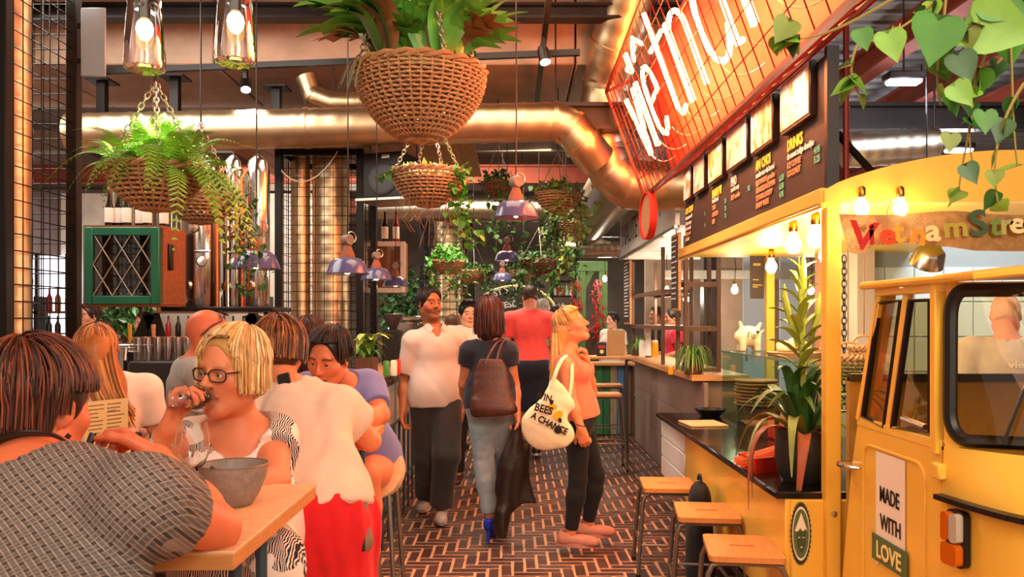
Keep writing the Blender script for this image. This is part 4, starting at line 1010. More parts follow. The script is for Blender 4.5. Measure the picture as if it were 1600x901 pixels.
def drape(f):
    f.cone(J['shR'], J['shR'].lerp(J['elR'], .45), .070, .078, .05, cut=1)
    f.cone(P(520, 640, 2.90), P(535, 780, 2.74), .050, .055, .06); f.cone(P(535, 780, 2.74), P(528, 838, 2.70), .055, .012, .03)
ww.shirt(cream_c, 'blouse', e=.014, sleeve=.30, se=.024, hem=-.06, neck=.082, nfwd=-.01, nup=.0, h=.0075, fold=folds(.010, 30, 51, 6, .15), flare=.012, extra=drape)
f = Field(); f.ell(ww.pt(-.02), (.19, .18, .12), ww.R, .05)
for k in 'LR': f.cone(J['hip'+k], J['kn'+k], .115, .09, .06); f.cone(J['hip'+k]+Vector((0, -.02, 0)), J['hip'+k]+Vector((0, -.05, -.62)), .13, .145, .08, cut=1)
f.plane(ww.pt(.03), ww.up)
V, Q = f.net(.010, fold=folds(.014, 40, 53, 5, .12)); link('skirt', np_mesh('skirt', V, Q, red_c), ww.t, world=True)
def cap_nape(f, h):
    h.ell(f, (0, -.016, .036), (.086, .110, .100), .01); h.ell(f, (0, -.05, -.02), (.080, .066, .085), .04)
    h.ell(f, (0, .125, -.06), (.10, .085, .14), .012, sub=True); f.plane(h.w(0, -.06, -.062), h.d(0, -.15, -1), .012)
hair(ww, ['#4a2818', '#6a3c20', '#b87a40', '#3a1c10', '#8a5028'], cap_nape, 700, 27, base='#3e2014', t=.020, r=.0028, end=lambda a: 62 if abs(a) < .8 else 96, drop=lambda a: .06 if abs(a) > 1.2 else .04, lay=.014, seg=12, spread=.06)
g = MB(); q = ww.pt(.965, .0, -.10); g.box(q, (.045, .012, .055), ww.R, .008); g.build('neck_bow', black_c, ww.t, world=True)
# ---- man in the blue polo leaning over the second table
D = 3.7; hd = Frame(P(513, 560, 3.50), (-.22, -.90, -.30), (.02, -.3, 1), .98)
J = dict(neck=P(535, 600, 3.68), pelvis=P(562, 722, 3.98), shR=P(482, 610, 3.72), shL=P(574, 606, 3.74), elR=P(465, 668, 3.60), wrR=P(510, 676, 3.40), elL=P(592, 648, 3.62), wrL=P(540, 668, 3.42),
         hipR=P(545, 735, 3.95), hipL=P(590, 735, 3.95), knR=P(520, 752, 3.52), knL=P(572, 742, 3.50), anR=P(530, 905, 3.55), anL=P(580, 905, 3.55))
pm_ = Person('dark-haired man in a blue polo shirt leaning over the second table', (P(562, 0, 3.98).x, 3.98, 0), J, hd, '#cf7c54', '#1e1614', True, 1.06, .009, .0034, hand_h=.005, gaze=(-.1, 1, .3), stubble=.12, lips='#9a4a3c',
            hands={'L': dict(n=(0, .2, -1), thumb=1, curl=.4), 'R': dict(n=(0, .2, -1), thumb=-1, curl=.4)})
pm_.shirt(polo_c, 'polo_shirt', e=.014, sleeve=.72, se=.014, hem=-.12, neck=.066, nup=-.02, h=.008, fold=folds(.006, 26, 61, 6), flare=.01, taper=.5)
pm_.trousers(beige, 'shorts', e=.02, length=.52, hip_r=.105, knee_r=.08, fold=folds(.005, 26, 63))
for k in 'LR': pm_.shoe(k, (0, -1, 0), shoe_black, sole_white)
hair(pm_, ['#1a1412', '#2a201c', '#4a3c36', '#120e0d'], cap_short(.075, t=.012), 520, 29, hh=.005, base='#171210', t=.014, r=.0024, end=lambda a: 60 if abs(a) < 1 else 102, lay=.014, part=-.3)
# ---- long-haired girl at the left behind the menu
D = 3.6; hd = Frame(P(150, 553, D), (-.35, .93, -.10), (0, 0, 1), .98)
c, J, hp, fw = stand(150, D+.05, 1.70, -40)
def seat(J, px, py, d, ang, g=1, lean=.0):
    """seated joints: neck given by pixel and depth, hips on a 0.78 m stool"""
    n = P(px, py, d); R = RZ(-ang); v = lambda x, y, z: Vector((n.x, n.y, 0))+R @ Vector((x, y, 0))+Vector((0, 0, z)); z = n.z
    return dict(neck=n, pelvis=v(0, -lean, z-.50), shL=v(-.175*g, 0, z-.055), shR=v(.175*g, 0, z-.055), elL=v(-.235*g, .06, z-.30), elR=v(.235*g, .06, z-.30), wrL=v(-.17, .30, z-.28), wrR=v(.17, .30, z-.28),
                hipL=v(-.09, -lean, z-.55), hipR=v(.09, -lean, z-.55), knL=v(-.11, .40-lean, z-.54), knR=v(.11, .40-lean, z-.54), anL=v(-.1, .36-lean, .09), anR=v(.1, .36-lean, .09))
J = seat(None, 160, 590, D, -30)
pg = Person('girl with long copper-blonde hair in a white t-shirt beside the mesh cage', (J['pelvis'].x, J['pelvis'].y, 0), J, hd, '#dd8a64', '#a8683c', g=.92, h=.010, hh=.006, detail=False)
pg.shirt(white_c, 't_shirt', e=.012, sleeve=.6, hem=-.1, neck=.07); pg.trousers(denim, 'jeans', h=.013)
def cap_girl(f, h):
    cap_long(f, h); f.cone(h.w(.0, -.07, .0), P(165, 600, D-.05), .068, .07, .05); f.cone(P(165, 600, D-.05), P(186, 655, D-.12), .07, .05, .05)
hair(pg, ['#c07a44', '#a8602e', '#d89a60', '#8a4a24'], cap_girl, 520, 31, base='#a8642f', t=.008, r=.0032, end=lambda a: 58 if abs(a) < .6 else 104, lay=.01)
b = MB(); rr = random.Random(6)
for i in range(200):
    b.col = lin(rr.choice(['#c07a44', '#a8602e', '#d89a60', '#8a4a24'])); u = rr.uniform(-1, 1); w = rr.uniform(-.06, .05)
    a = hd.w(u*.07, -.07+w*.3, .04); m = P(158+u*20, 585, D-.10+w); m2 = P(172+u*20, 625, D-.14+w); e = P(190+u*22, 660+rr.uniform(-22, 10), D-.16+w)
    b.tube(bez(a, m, m2, e, n=9), [.005]*9+[.002], 4, caps=False)
b.build('hair_length', hair_mat(), pg.t, world=True)
# ---- bald man with sunglasses on his head
D = 4.2; hd = Frame(P(326, 524, D), (.86, .50, -.04), (0, 0, 1), 1.04); J = seat(None, 305, 566, D, 58, 1.1)
pb = Person('bald man in a grey t-shirt with sunglasses pushed up on his head', (J['pelvis'].x, J['pelvis'].y, 0), J, hd, '#d8744e', '#6a4a3a', True, 1.1, .010, .005)
pb.shirt(grey_c, 't_shirt', e=.014, sleeve=.75, hem=-.1, neck=.07, fold=folds(.005, 20, 71)); pb.trousers(charcoal, h=.013)
g = MB(); pts = [hd.w(math.cos(a)*.083, .045, .075+math.sin(a)*.02) for a in [i*math.pi/12 for i in range(13)]]
g.tube([hd.w(-.08, -.05, .0), hd.w(-.082, .0, .05)]+pts[::-1]+[hd.w(.082, .0, .05), hd.w(.08, -.05, .0)], .004, 6)
for s in (-1, 1): g.lathe([(0, 0), (.024, .002), (.024, .006), (0, .008)], 14, hd.w(s*.032, .062, .108), frame(hd.d(0, .5, .85)))
g.build('sunglasses', black_rub, pb.t, world=True)
# ---- dark-haired woman behind the blouse
D = 4.8; hd = Frame(P(483, 533, D), (.15, 1, -.05), (0, 0, 1), 1.0); J = seat(None, 484, 572, D, 8)
pd_ = Person('woman with long dark hair seated with her back turned before the mesh column', (J['pelvis'].x, J['pelvis'].y, 0), J, hd, '#cf8058', '#1e100c', h=.012, hh=.007, detail=False)
pd_.shirt(black_c, 'top', e=.012, sleeve=.6, hem=-.1); pd_.trousers(charcoal, h=.014)
hair(pd_, ['#2a1610', '#1c0e0a', '#4a2416', '#6a3018'], cap_bob(-.22, .014), 420, 37, base='#1e0f0a', t=.016, r=.0036, end=lambda a: 92 if abs(a) > .9 else 60, drop=lambda a: .2 if abs(a) > .8 else .05, lay=.014, spread=.04)
# ------------------------------------------------------------------ yellow three-wheeler food truck
XS = 1.33
chrome = mat('chrome', '#cfc8c0', .18, 1); amber = mat('amber_lens', '#e8700c', .15, trans=.3, spec=.8); clear_lens = mat('clear_lens', '#e8dcc8', .12, trans=.4)
brass = mat('brass', '#b8863c', .3, 1); granite = mat('black_granite', '#14110f', .12, var=.3, vs=60); burlap = mat('burlap', '#a9804e', .9, var=.25, vs=30, bump=.6, bs=160)
truck = thing('food_truck', 'yellow three-wheeler food truck with arched canopy and black counter', 'food truck', (1.9, 3.4, 0))
TB = lambda b, n, m, **k: b.build(n, m, truck, world=True, **k)
CUR = [(.28, [(1.33, 2.62), (1.36, 2.42), (1.42, 2.24), (1.55, 2.10), (1.8, 2.02), (2.2, 2.0)]), (.964, [(1.33, 2.60), (1.357, 2.43), (1.405, 2.28), (1.52, 2.15), (1.8, 2.06), (2.2, 2.04)]),
       (1.11, [(1.33, 2.585), (1.385, 2.49), (1.46, 2.40), (1.60, 2.29), (1.85, 2.22), (2.2, 2.2)]), (1.62, [(1.345, 2.60), (1.40, 2.55), (1.48, 2.50), (1.62, 2.43), (1.85, 2.38), (2.2, 2.36)])]
def nose(u, z):
    for (za, A), (zb, B) in zip(CUR, CUR[1:]):
        if z <= zb or zb == CUR[-1][0]:
            t = min(1, max(0, (z-za)/(zb-za))); break
    def ev(Cc):
        s = u*5; i = min(4, int(s)); f = s-i; a, b = Vector(Cc[i]), Vector(Cc[i+1])
        p0 = Vector(Cc[max(0, i-1)]); p3 = Vector(Cc[min(5, i+2)])
        return .5*((2*a)+(b-p0)*f+(2*p0-5*a+4*b-p3)*f*f+(3*a-p0-3*b+p3)*f**3)
    a, b = ev(A), ev(B); q = a.lerp(b, t); return Vector((q.x, q.y, z))
b = MB(); b.grid(lambda u, v: nose(u, .28+v*.83), 26, 14); TB(b, 'front_panel', yellow)
def rrect(x0, x1, y0, y1, r, n=6, rx=None):
    pts = []; rx = rx or r
    for (cx, cy, a0) in ((x1-rx, y1-r, 0), (x0+rx, y1-r, 90), (x0+rx, y0+r, 180), (x1-rx, y0+r, 270)):
        for i in range(n+1): a = math.radians(a0+90*i/n); pts.append((cx+rx*math.cos(a), cy+r*math.sin(a)))
    return pts
W = (.05, 1.3, 1.135, 1.592)   # windscreen opening in (u, z)
inner = rrect(W[0], W[1], W[2], W[3], .085, 7, .10); c0 = ((W[0]+W[1])/2, (W[2]+W[3])/2)
inner = [(min(.995, u), z) for u, z in inner]
outer = []
for (u, z) in inner:
    du, dz = u-c0[0], z-c0[1]; k = min((c0[0])/abs(du) if abs(du) > 1e-6 else 9e9, (.255)/abs(dz) if abs(dz) > 1e-6 else 9e9); outer.append((min(1, max(0, c0[0]+du*k)), c0[1]+dz*k))
b = MB(); n = len(inner); b.add([nose(*q) for q in inner]+[nose(*q) for q in outer], [(i, (i+1) % n, n+(i+1) % n, n+i) for i in range(n)]); TB(b, 'screen_surround', yellow)
b = MB(); b.tube([nose(*q) for q in inner], .021, 8, closed=True); rub = TB(b, 'screen_rubber', black_rub)
b = MB(); b.grid(lambda u, v: nose(min(1, W[0]+u*(.995-W[0])), W[2]+v*(W[3]-W[2]))+Vector((.004, .008, 0)), 14, 6); b.build('windscreen', thin('screen_glass', '#eadcb8', .95), truck, world=True)
b = MB(); b.bar(nose(.30, 1.14)-Vector((0, .03, 0)), nose(.46, 1.40)-Vector((0, .03, 0)), .008); b.build('wiper', black_rub, truck, world=True)
# black belt strip and indicator lamp
b = MB()
for i in range(20):
    u = i/20; b.bar(nose(u, .952+.0)-Vector((.006, .006, 0)), nose((i+1)/20, .952)-Vector((.006, .006, 0)), .05, .016)
TB(b, 'belt_strip', black_rub, kind='stuff')
q = Vector((1.338, 2.50, .845)); nx = Vector((-.985, -.17, 0)).normalized()
M = basis(q, (.17, -.985, 0), (0, 0, 1))
b = MB(); b.prism(rrect(-.040, .040, -.085, .085, .02, 4), .02, M); lamp = TB(b, 'indicator_lamp', black_rub)
b = MB(); b.prism(rrect(-.034, .034, -.078, -.012, .015, 4), .045, M); b.build('amber_lens', amber, lamp, world=True)
b = MB(); b.prism(rrect(-.034, -.004, -.008, .078, .012, 4), .045, M); b.build('amber_lens', amber, lamp, world=True)
b = MB(); b.prism(rrect(.0, .034, -.008, .078, .012, 4), .043, M); b.build('clear_lens', clear_lens, lamp, world=True)
# side door with two panes
Rp = [(3.055, 1.57), (3.205, 1.125), (3.01, 1.105), (2.872, 1.575)]; Fp = [(2.815, 1.572), (2.955, 1.112), (2.672, 1.135), (2.672, 1.572)]
def side(q, o=0): return Vector((XS-o, q[0], q[1]))
b = MB(); ol = [(2.60, .30), (3.42, .30), (3.30, .9), (3.235, 1.105), (2.60, 1.105)]; k = len(ol)
b.add([side(q) for q in ol]+[side(q, -.035) for q in ol], [tuple(range(k)), tuple(range(k, 2*k))]+[(i, (i+1) % k, k+(i+1) % k, k+i) for i in range(k)]); door = TB(b, 'door', yellow)
for (a, c, w) in (((3.235, 1.11), (3.045, 1.60), .034), ((2.985, 1.11), (2.842, 1.60), .024), ((2.625, 1.08), (2.625, 1.62), .058), ((3.06, 1.605), (2.60, 1.605), .044), ((3.24, 1.108), (2.6, 1.108), .03)):
    b = MB(); b.bar(side(a, -.012), side(c, -.012), .035, w, up=(1, 0, 0), bev=.004); b.build('window_bar', yellow, door, world=True)
for pg_, nm in ((Rp, 'rear_pane'), (Fp, 'front_pane')):
    cx = sum(q[0] for q in pg_)/4; cz = sum(q[1] for q in pg_)/4
    b = MB(); b.add([side(q, -.012) for q in pg_], [(0, 1, 2, 3)]); b.build(nm, dusky_glass, door, world=True)
    b = MB(); b.tube([side((q[0]+(cx-q[0])*.05, q[1]+(cz-q[1])*.03), -.006) for q in pg_], .012, 6, closed=True); b.build('pane_seal', black_rub, door, world=True)
b = MB(); b.tube([side(q, .001) for q in rrect(2.70, 3.18, .34, 1.03, .06, 5)], .006, 6, closed=True); b.build('pressed_bead', yellow, door, world=True)
hd_ = MB(); hd_.tube([side((3.31, .928), .0), side((3.30, .93), .045), side((3.22, .932), .05), side((3.165, .936), .02)], [.014, .014, .010, .006], 8); hd_.build('door_handle', chrome, door, world=True)
hk = MB(); hk.tube([side((2.86, 1.15), -.03), side((2.86, 1.2), -.05), side((2.855, 1.24), -.05)], .006, 6); hk.tube([side((2.88, 1.16), -.01), side((2.72, 1.15), -.01)], .011, 8); hk.build('window_latch', chrome, door, world=True)
for z in (1.03, .45):
    b = MB(); b.box((XS-.01, 2.60, z), (.03, .06, .05), bev=.006); b.build('hinge', yellow, door, world=True)
decal_w = mat('decal_white', '#ece2cc', .5); decal_g = mat('decal_green', '#4f6a42', .5); decal_k = mat('decal_ink', '#15120f', .5); decal_y = mat('decal_cream', '#f2e08a', .5)
DX = lambda y, z, o=.003: basis((XS-o, y, z), (0, -1, 0), (0, 0, 1))
b = MB(); b.prism([(0, 0), (.23, 0), (.23, -.42), (.115, -.36), (0, -.42)], .001, DX(3.065, 1.02)); b.build('ribbon_decal', decal_w, door, world=True)
text('MADE', .078, decal_k, door, DX(3.03, .845, .006), depth=.0008, bold=.001, sx=.74); text('WITH', .078, decal_k, door, DX(3.025, .745, .006), depth=.0008, bold=.001, sx=.80)
b = MB(); b.prism([(-.025, .0), (.255, .0), (.255, -.095), (-.025, -.095)], .001, DX(3.065, .715, .007)); b.build('ribbon_band', decal_g, door, world=True)
text('LOVE', .082, decal_y, door, DX(3.05, .638, .010), depth=.0008, bold=.002, sx=1.0)
# cab roof dome, back wall and seat-side wall
def roof(u, v):
    x = 1.30+u*1.0; y = 3.12-v*.72; e = .075*math.sin(math.pi*min(1, max(0, (u*1.0)))*.5)**.7+.0; f = math.sin(math.pi*(.12+.76*v))
    return Vector((x-.0+.02*v, y+.02*u, 1.628+e*f+.03*v*u))
b = MB(); b.grid(roof, 16, 14); TB(b, 'cab_roof', yellow)
b = MB(); b.tube([roof(0, i/10) for i in range(11)]+[roof(i/10, 1) for i in range(1, 11)], .014, 8); TB(b, 'roof_gutter', yellow)
b = MB(); b.bar((1.335, 3.05, 1.617), (1.335, 2.62, 1.617), .012, .014); TB(b, 'roof_edge_strip', black_rub)  # thin black rubber strip under the cab roof edge
b = MB(); b.box((1.8, 3.36, .77), (.92, .03, 1.0)); TB(b, 'cab_rear_wall', mat('tan_lining', '#a8843c', .7, var=.1, vs=20)); b = MB(); b.box((1.8, 3.345, 1.27), (.92, .04, .03)); TB(b, 'rear_window_rail', black_rub)
for x in (1.38, 2.25):
    b = MB(); b.bar((x, 3.28, 1.1), (x, 3.09, 1.62), .05); TB(b, 'cab_pillar', yellow)
b = MB(); b.box((1.85, 3.0, .62), (.85, .35, .12), bev=.03); TB(b, 'bench_seat', mat('tan_vinyl', '#8a6a3a', .5))
b = MB(); b.box((1.8, 2.75, .3), (.9, 1.2, .04)); TB(b, 'cab_floor', steel_dark)
b = MB(); b.box((2.26, 2.8, .95), (.03, 1.1, 1.28)); TB(b, 'far_door', MATS['tan_lining'])
b = MB(); b.box((1.85, 2.40, 1.07), (.8, .16, .05), bev=.02); TB(b, 'dashboard', mat('dash_brown', '#6a5424', .6))
def wheel(c, r, w):
    b = MB(); b.lathe([(r*.55, -w/2), (r*.9, -w/2), (r, -w*.3), (r, w*.3), (r*.9, w/2), (r*.55, w/2)], 28, c, rot('Y', math.pi/2), close=True); o = TB(b, 'tyre', black_rub)
    b = MB(); b.lathe([(0, -w*.3), (r*.56, -w*.34), (r*.56, w*.34), (0, w*.3)], 20, c, rot('Y', math.pi/2)); b.build('wheel_rim', chrome, o, world=True)
wheel((1.75, 2.5, .22), .22, .11); wheel((1.42, 5.2, .22), .22, .12); wheel((2.2, 5.2, .22), .22, .12)
# bed with counter
b = MB(); b.box((1.155, 4.52, .50), (.05, 2.06, .50), bev=.006); TB(b, 'side_panel', yellow)
b = MB(); b.box((1.58, 3.50, .44), (.86, .05, .62), bev=.006); TB(b, 'front_bed_panel', yellow)
for i in range(3):
    b = MB(); b.box((1.15, 6.0, .385+i*.148), (.05, .88, .144), bev=.006); TB(b, 'white_board', white_paint)
b = MB(); b.box((1.62, 4.98, .28), (.86, 2.9, .05)); TB(b, 'bed_floor', steel_dark)
b = MB(); b.box((1.62, 6.42, .52), (.86, .04, .45)); TB(b, 'tail_panel', white_paint)
b = MB(); b.box((1.56, 4.98, .765), (.94, 2.98, .032), bev=.006); TB(b, 'countertop', granite)
# round emblem on the bed front
em = basis(P(1251, 833, 3.472), (1, 0, 0), (0, 0, 1)); A, B = .041, .128
def oval(a, bb, n=40, z=0): return [(a*math.cos(2*math.pi*i/n), bb*math.sin(2*math.pi*i/n)) for i in range(n)]
cog = [((A+(.004 if i % 2 else -.001))*math.cos(2*math.pi*i/72), (B+(.006 if i % 2 else -.002))*math.sin(2*math.pi*i/72)) for i in range(72)]
b = MB(); b.prism(cog, .003, em); emb = TB(b, 'emblem', mat('emblem_green', '#2e3620', .5))
for a, m, z in ((.88, decal_w, .004), (.80, mat('emblem_olive', '#5a6a3a', .5), .005)):
    b = MB(); b.prism(oval(A*a, B*a), z, em); b.build('emblem_ring', m, emb, world=True)
b = MB(); b.prism([(-.026, .012), (0, .088), (.026, .012), (.018, .022), (.008, .010), (-.004, .024), (-.014, .010)], .007, em); b.build('emblem_hat', decal_w, emb, world=True)
b = MB(); b.prism([(-.021, .010), (.021, .010), (.019, -.045), (.008, -.075), (-.004, -.080), (-.016, -.05)], .0065, em); b.build('emblem_face', mat('emblem_shade', '#41502c', .5), emb, world=True)
for (x, z, w, h_) in ((-.009, -.015, .009, .004), (.010, -.015, .009, .004), (.001, -.055, .008, .006)):
    b = MB(); b.prism(oval(w/2, h_/2, 10), .0085, basis(em @ Vector((x, z, 0)), (1, 0, 0), (0, 0, 1))); b.build('emblem_mark', decal_w, emb, world=True)
# canopy: posts, arched front, fascia, soffit
for (x, y, w) in ((1.315, 3.47, .062), (1.93, 6.33, .062), (2.75, 3.47, .06)):
    b = MB(); zb = .3 if y < 6 or x > 1.5 else .78; b.box((x, y, (zb+1.99)/2), (w, w, 1.99-zb), bev=.004); TB(b, 'canopy_post', yellow)
b = MB(); b.lathe([(0, 0), (.012, 0), (.012, .004), (0, .006)], 10, (1.315, 3.437, .70), rot('X', math.pi/2)); TB(b, 'post_bolt', chrome)
def archz(x): t = (x-1.27)/(2.85-1.27); return 2.035+.165*math.sin(math.pi*min(1, max(0, t)))**.75
xs = [1.27+i*(1.58/28) for i in range(29)]
b = MB(); poly = [(x, archz(x)) for x in xs]+[(2.85, 1.985), (1.27, 1.985)]; b.prism(poly, .03, Matrix(((1,0,0,0),(0,0,-1,3.45),(0,1,0,0),(0,0,0,1)))); TB(b, 'arched_front', yellow)
b = MB(); b.grid(lambda u, v: Vector((1.27+u*1.58, 3.45+v*2.98, archz(1.27+u*1.58)-.004)), 29, 2); TB(b, 'canopy_roof', yellow)
b = MB(); b.box((2.06, 4.94, 1.992), (1.56, 2.98, .012)); TB(b, 'canopy_soffit', mat('soffit_yellow', '#f5cf4a', .5))
b = MB(); b.box((1.275, 4.94, 2.005), (.03, 3.0, .085), bev=.004); TB(b, 'side_fascia', mat('fascia_yellow', '#f4c456', .45))
b = MB(); b.box((1.256, 4.94, 1.978), (.012, 2.98, .010)); TB(b, 'fascia_groove', mat('groove_ochre', '#a9762a', .6))
bs_m = MB(); bs_m.lathe([(0, 0), (.018, 0), (.022, .012), (.020, .05), (.012, .06), (0, .06)], 14); bsk = bs_m.mesh('socket', brass)
bl = MB(); bl.lathe([(0, -.105), (.022, -.10), (.038, -.07), (.036, -.045), (.018, -.012), (.016, .0)], 16); blm = bl.mesh('bulb', bulb_glow)
def bulb(label, loc, e, group, col=(1, .78, .5), s=1.0, cord=None):
    t = thing('light_bulb', label, 'light bulb', loc, group=group); Sx = Matrix.Scale(s, 4)
    link('socket', bsk, t, Sx.copy()); link('glass_bulb', blm, t, Sx.copy())
    if cord:
        b = MB(); b.tube([(0, 0, .05*s), (.012, 0, cord*.4), (-.008, 0, cord*.7), (0, 0, cord)], .004, 6); b.build('cord', black_rub, t)
    if e: light('POINT', Vector(loc)-Vector((0, 0, .17*s)), e, col, .05)
    return t
for i, (x, y) in enumerate(((1.34, 3.72), (1.34, 4.02), (1.75, 4.7), (1.75, 5.7))):
    bulb(['glowing bulb under the canopy edge, nearest the front post', 'glowing bulb under the canopy edge, second from the front post', 'glowing bulb under the middle of the canopy', 'glowing bulb under the far end of the canopy'][i], (x, y, 1.925), 14, 'bulbs under the canopy edge')
for i, px in enumerate((1345, 1405)):
    q = P(px, 340, 3.40); q.z = 2.0; bulb('glowing bulb on the arched canopy front, %s the burlap sign\'s %s' % (('above', 'first letters') if i == 0 else ('above', 'letter n')), (q.x, 3.39, 2.0), 5, 'bulbs on the canopy front', s=.75)
# burlap sign with painted letters
sg = thing('burlap_sign', 'burlap banner reading Vietnam Street in painted letters under the arch', 'sign', P(1460, 390, 3.38))
def cloth_pt(u, v):
    px = 1312+u*330; top = 333+3*math.sin(u*9); bot = 392-26*math.exp(-((u-.27)/.13)**2)*-0+(8*math.exp(-((u-.06)/.05)**2))-14*math.sin(math.pi*min(1, u*1.6))*.9
    q = P(px+(1-v)*14*(1-u)*(1 if u < .1 else .6), top+(1-v)*(bot-top), 3.37); q.y += .012*math.sin(u*17+v*2); return q
b = MB(); b.grid(cloth_pt, 44, 8); b.build('cloth', burlap, sg, world=True)
for (px, ch, c, sc_, rz_, yb) in ((1326, 'V', '#b8201c', 1.25, -6, 386), (1358, 'i', '#a81c14', .95, 4, 381), (1373, 'e', '#d84a20', .95, -6, 379), (1397, 't', '#e8a838', 1.0, 4, 378), (1420, 'n', '#d8962c', .95, -8, 379), (1446, 'a', '#ead9a0', .98, 0, 375), (1475, 'm', '#a9a040', .9, 4, 370),
                      (1517, 'S', '#3c5a38', 1.15, 8, 369), (1548, 't', '#6a8a3c', .95, 0, 366), (1563, 'r', '#a9a860', .9, 3, 365), (1577, 'e', '#e4d8a0', .95, 0, 363), (1597, 'e', '#9ab070', .95, 0, 362), (1620, 't', '#c8a040', .95, 0, 362)):
    M = basis(P(px, yb, 3.342), (1, 0, 0), (0, 0, 1)) @ Matrix.Rotation(math.radians(rz_), 4, 'Z')
    text(ch, .125*sc_, mat('sign_'+c, c, .7), sg, M, name='painted_letter', depth=.001, bold=.0035, sx=1.15 if ch not in 'it' else 1)
# cords hanging from the arch
cd = MB(); cd.tube([P(1393, 312, 3.40), P(1386, 330, 3.39), P(1386, 348, 3.39)], .002, 5); one('pull_cord', 'thin cord hanging from the arch between the two bulbs', 'cord', cd, black_rub)
# ------------------------------------------------------------------ menu board on the canopy edge
board_m = mat('chalkboard', '#40352f', .6, var=.12, vs=4, bump=.05); frame_dark = mat('frame_black', '#1a0f12', .4)
BX = 1.30
mb_ = thing('menu_board', 'long dark menu board with food pictures above the truck counter', 'menu board', (BX, 4.93, 2.05))
b = MB(); b.box((BX+.02, 4.93, 2.335), (.03, 2.95, .57), bev=.004); b.build('board', board_m, mb_, world=True)
b = MB(); b.box((BX+.01, 3.45, 2.335), (.05, .03, .60)); b.build('edge_trim', frame_dark, mb_, world=True)
MX = lambda y, z, o=.0: basis((BX-o, y, z), (0, -1, 0), (0, 0, 1))
def photo(c1, c2, c3):
    def ex(nt, bs):
        N, L = nt.nodes, nt.links; tc = N.new('ShaderNodeTexCoord'); nz = N.new('ShaderNodeTexNoise'); nz.inputs['Scale'].default_value = 9; nz.inputs['Detail'].default_value = 4; nz.inputs['Distortion'].default_value = 1.2; L.new(tc.outputs['Object'], nz.inputs['Vector'])
        r = N.new('ShaderNodeValToRGB'); e = r.color_ramp.elements; e[0].position = .36; e[0].color = (*lin(c3), 1); e[1].position = .56; e[1].color = (*lin(c1), 1); k = e.new(.46); k.color = (*lin(c2), 1); L.new(nz.outputs['Fac'], r.inputs[0]); L.new(r.outputs[0], bs.inputs['Base Color'])
    return ex
spots = [(6.30, 6.05), (5.95, 5.62), (5.50, 5.12), (5.02, 4.58), (4.50, 4.12), (4.00, 3.60)]
ords = ['farthest', 'second farthest', 'third farthest', 'third nearest', 'second nearest', 'nearest']
pcols = [('#f0e4dc', '#d8a070', '#b86040'), ('#fbf4f0', '#f0d8cc', '#d89a80'), ('#f4e8da', '#e0b878', '#b87a3c'), ('#fdf8f4', '#f4e8e0', '#d0a888'), ('#f0d8c8', '#d8a050', '#a85a30'), ('#fdf8f4', '#f8e8d8', '#e0a070')]
for i, (ya, yb) in enumerate(spots):
    w = ya-yb; z0, z1 = 2.385, 2.625
    t = thing('food_picture', 'framed food photograph, %s along the menu board' % ords[i], 'picture', (BX, (ya+yb)/2, z0), group='food pictures on the menu board')
    b = MB(); b.box((BX-.012, (ya+yb)/2, (z0+z1)/2), (.03, w, z1-z0), bev=.003); b.build('picture_frame', frame_dark, t, world=True)
    b = MB(); b.box((BX-.029, (ya+yb)/2+.006, (z0+z1)/2+.006), (.003, w-.02, z1-z0-.02)); b.build('print', mat('print_%d' % i, '#f0e0d0', .35, extra=photo(*pcols[i])), t, world=True)
chalk_w = mat('chalk_white', '#f0ece6', .8); chalk_y = mat('chalk_yellow', '#e8dc4c', .8); chalk_o = mat('chalk_orange', '#e0a070', .8); chalk_g = mat('chalk_green', '#6ad0a8', .8)
def mtext(s, y, z, size, m, **k): text(s, size, m, mb_, MX(y, z, .002) , depth=.0008, name='menu_lettering', **k)
for (s, y) in (('GOI CUON', 6.36), ('BANH MI', 5.50), ('PHO', 5.02), ('AN CHOI', 4.50), ('DRINKS', 3.98)):
    mtext(s, y, 2.305, .072 if len(s) < 8 else .06, chalk_w if s == 'PHO' else chalk_y, bold=.003, sx=.85)
for (s, y, z, m) in (('vietnamese rolls', 6.36, 2.262, chalk_w), ('fresh bread', 5.5, 2.27, chalk_w), ('noodle soup', 5.02, 2.27, chalk_w), ('snacks voor de borrel', 4.50, 2.265, chalk_w), ('de meest zalige drankjes', 3.98, 2.265, chalk_w),
                     ('RIJSTWRAPS garnalen', 4.50, 2.222, chalk_o), ('GEBAKKEN LOEMPIA', 4.50, 2.182, chalk_o), ('TEMPURA SHRIMP', 4.50, 2.142, chalk_o), ('SHRIMP PUREE', 4.50, 2.102, chalk_o), ('ICE COFFEE', 3.98, 2.222, chalk_o), ('COCONUT', 3.98, 2.182, chalk_o),
                     ('TOFU', 5.5, 2.225, chalk_o), ('CHICKEN', 5.5, 2.180, chalk_o), ('BEEF', 5.5, 2.135, chalk_o), ('BEEF noodles', 5.02, 2.222, chalk_o), ('shrimp mango', 6.36, 2.22, chalk_w), ('tofu avocado', 6.36, 2.18, chalk_w), ('chicken mint', 6.36, 2.14, chalk_o), ('beef basil', 6.36, 2.10, chalk_w)):
    mtext(s, y, z, .040, m, bold=.0012, sx=.9)
for (s, y, z) in (('4.95', 3.62, 2.222), ('5.25', 3.62, 2.182), ('6.50', 4.10, 2.182), ('6.50', 4.10, 2.142), ('4.95', 4.10, 2.102), ('7.5', 5.18, 2.225), ('7.5', 5.18, 2.18), ('7.5', 5.18, 2.135), ('9.5', 4.66, 2.222), ('6', 5.72, 2.22), ('6', 5.72, 2.14)):
    mtext(s, y, z, .040, chalk_g, bold=.0012)
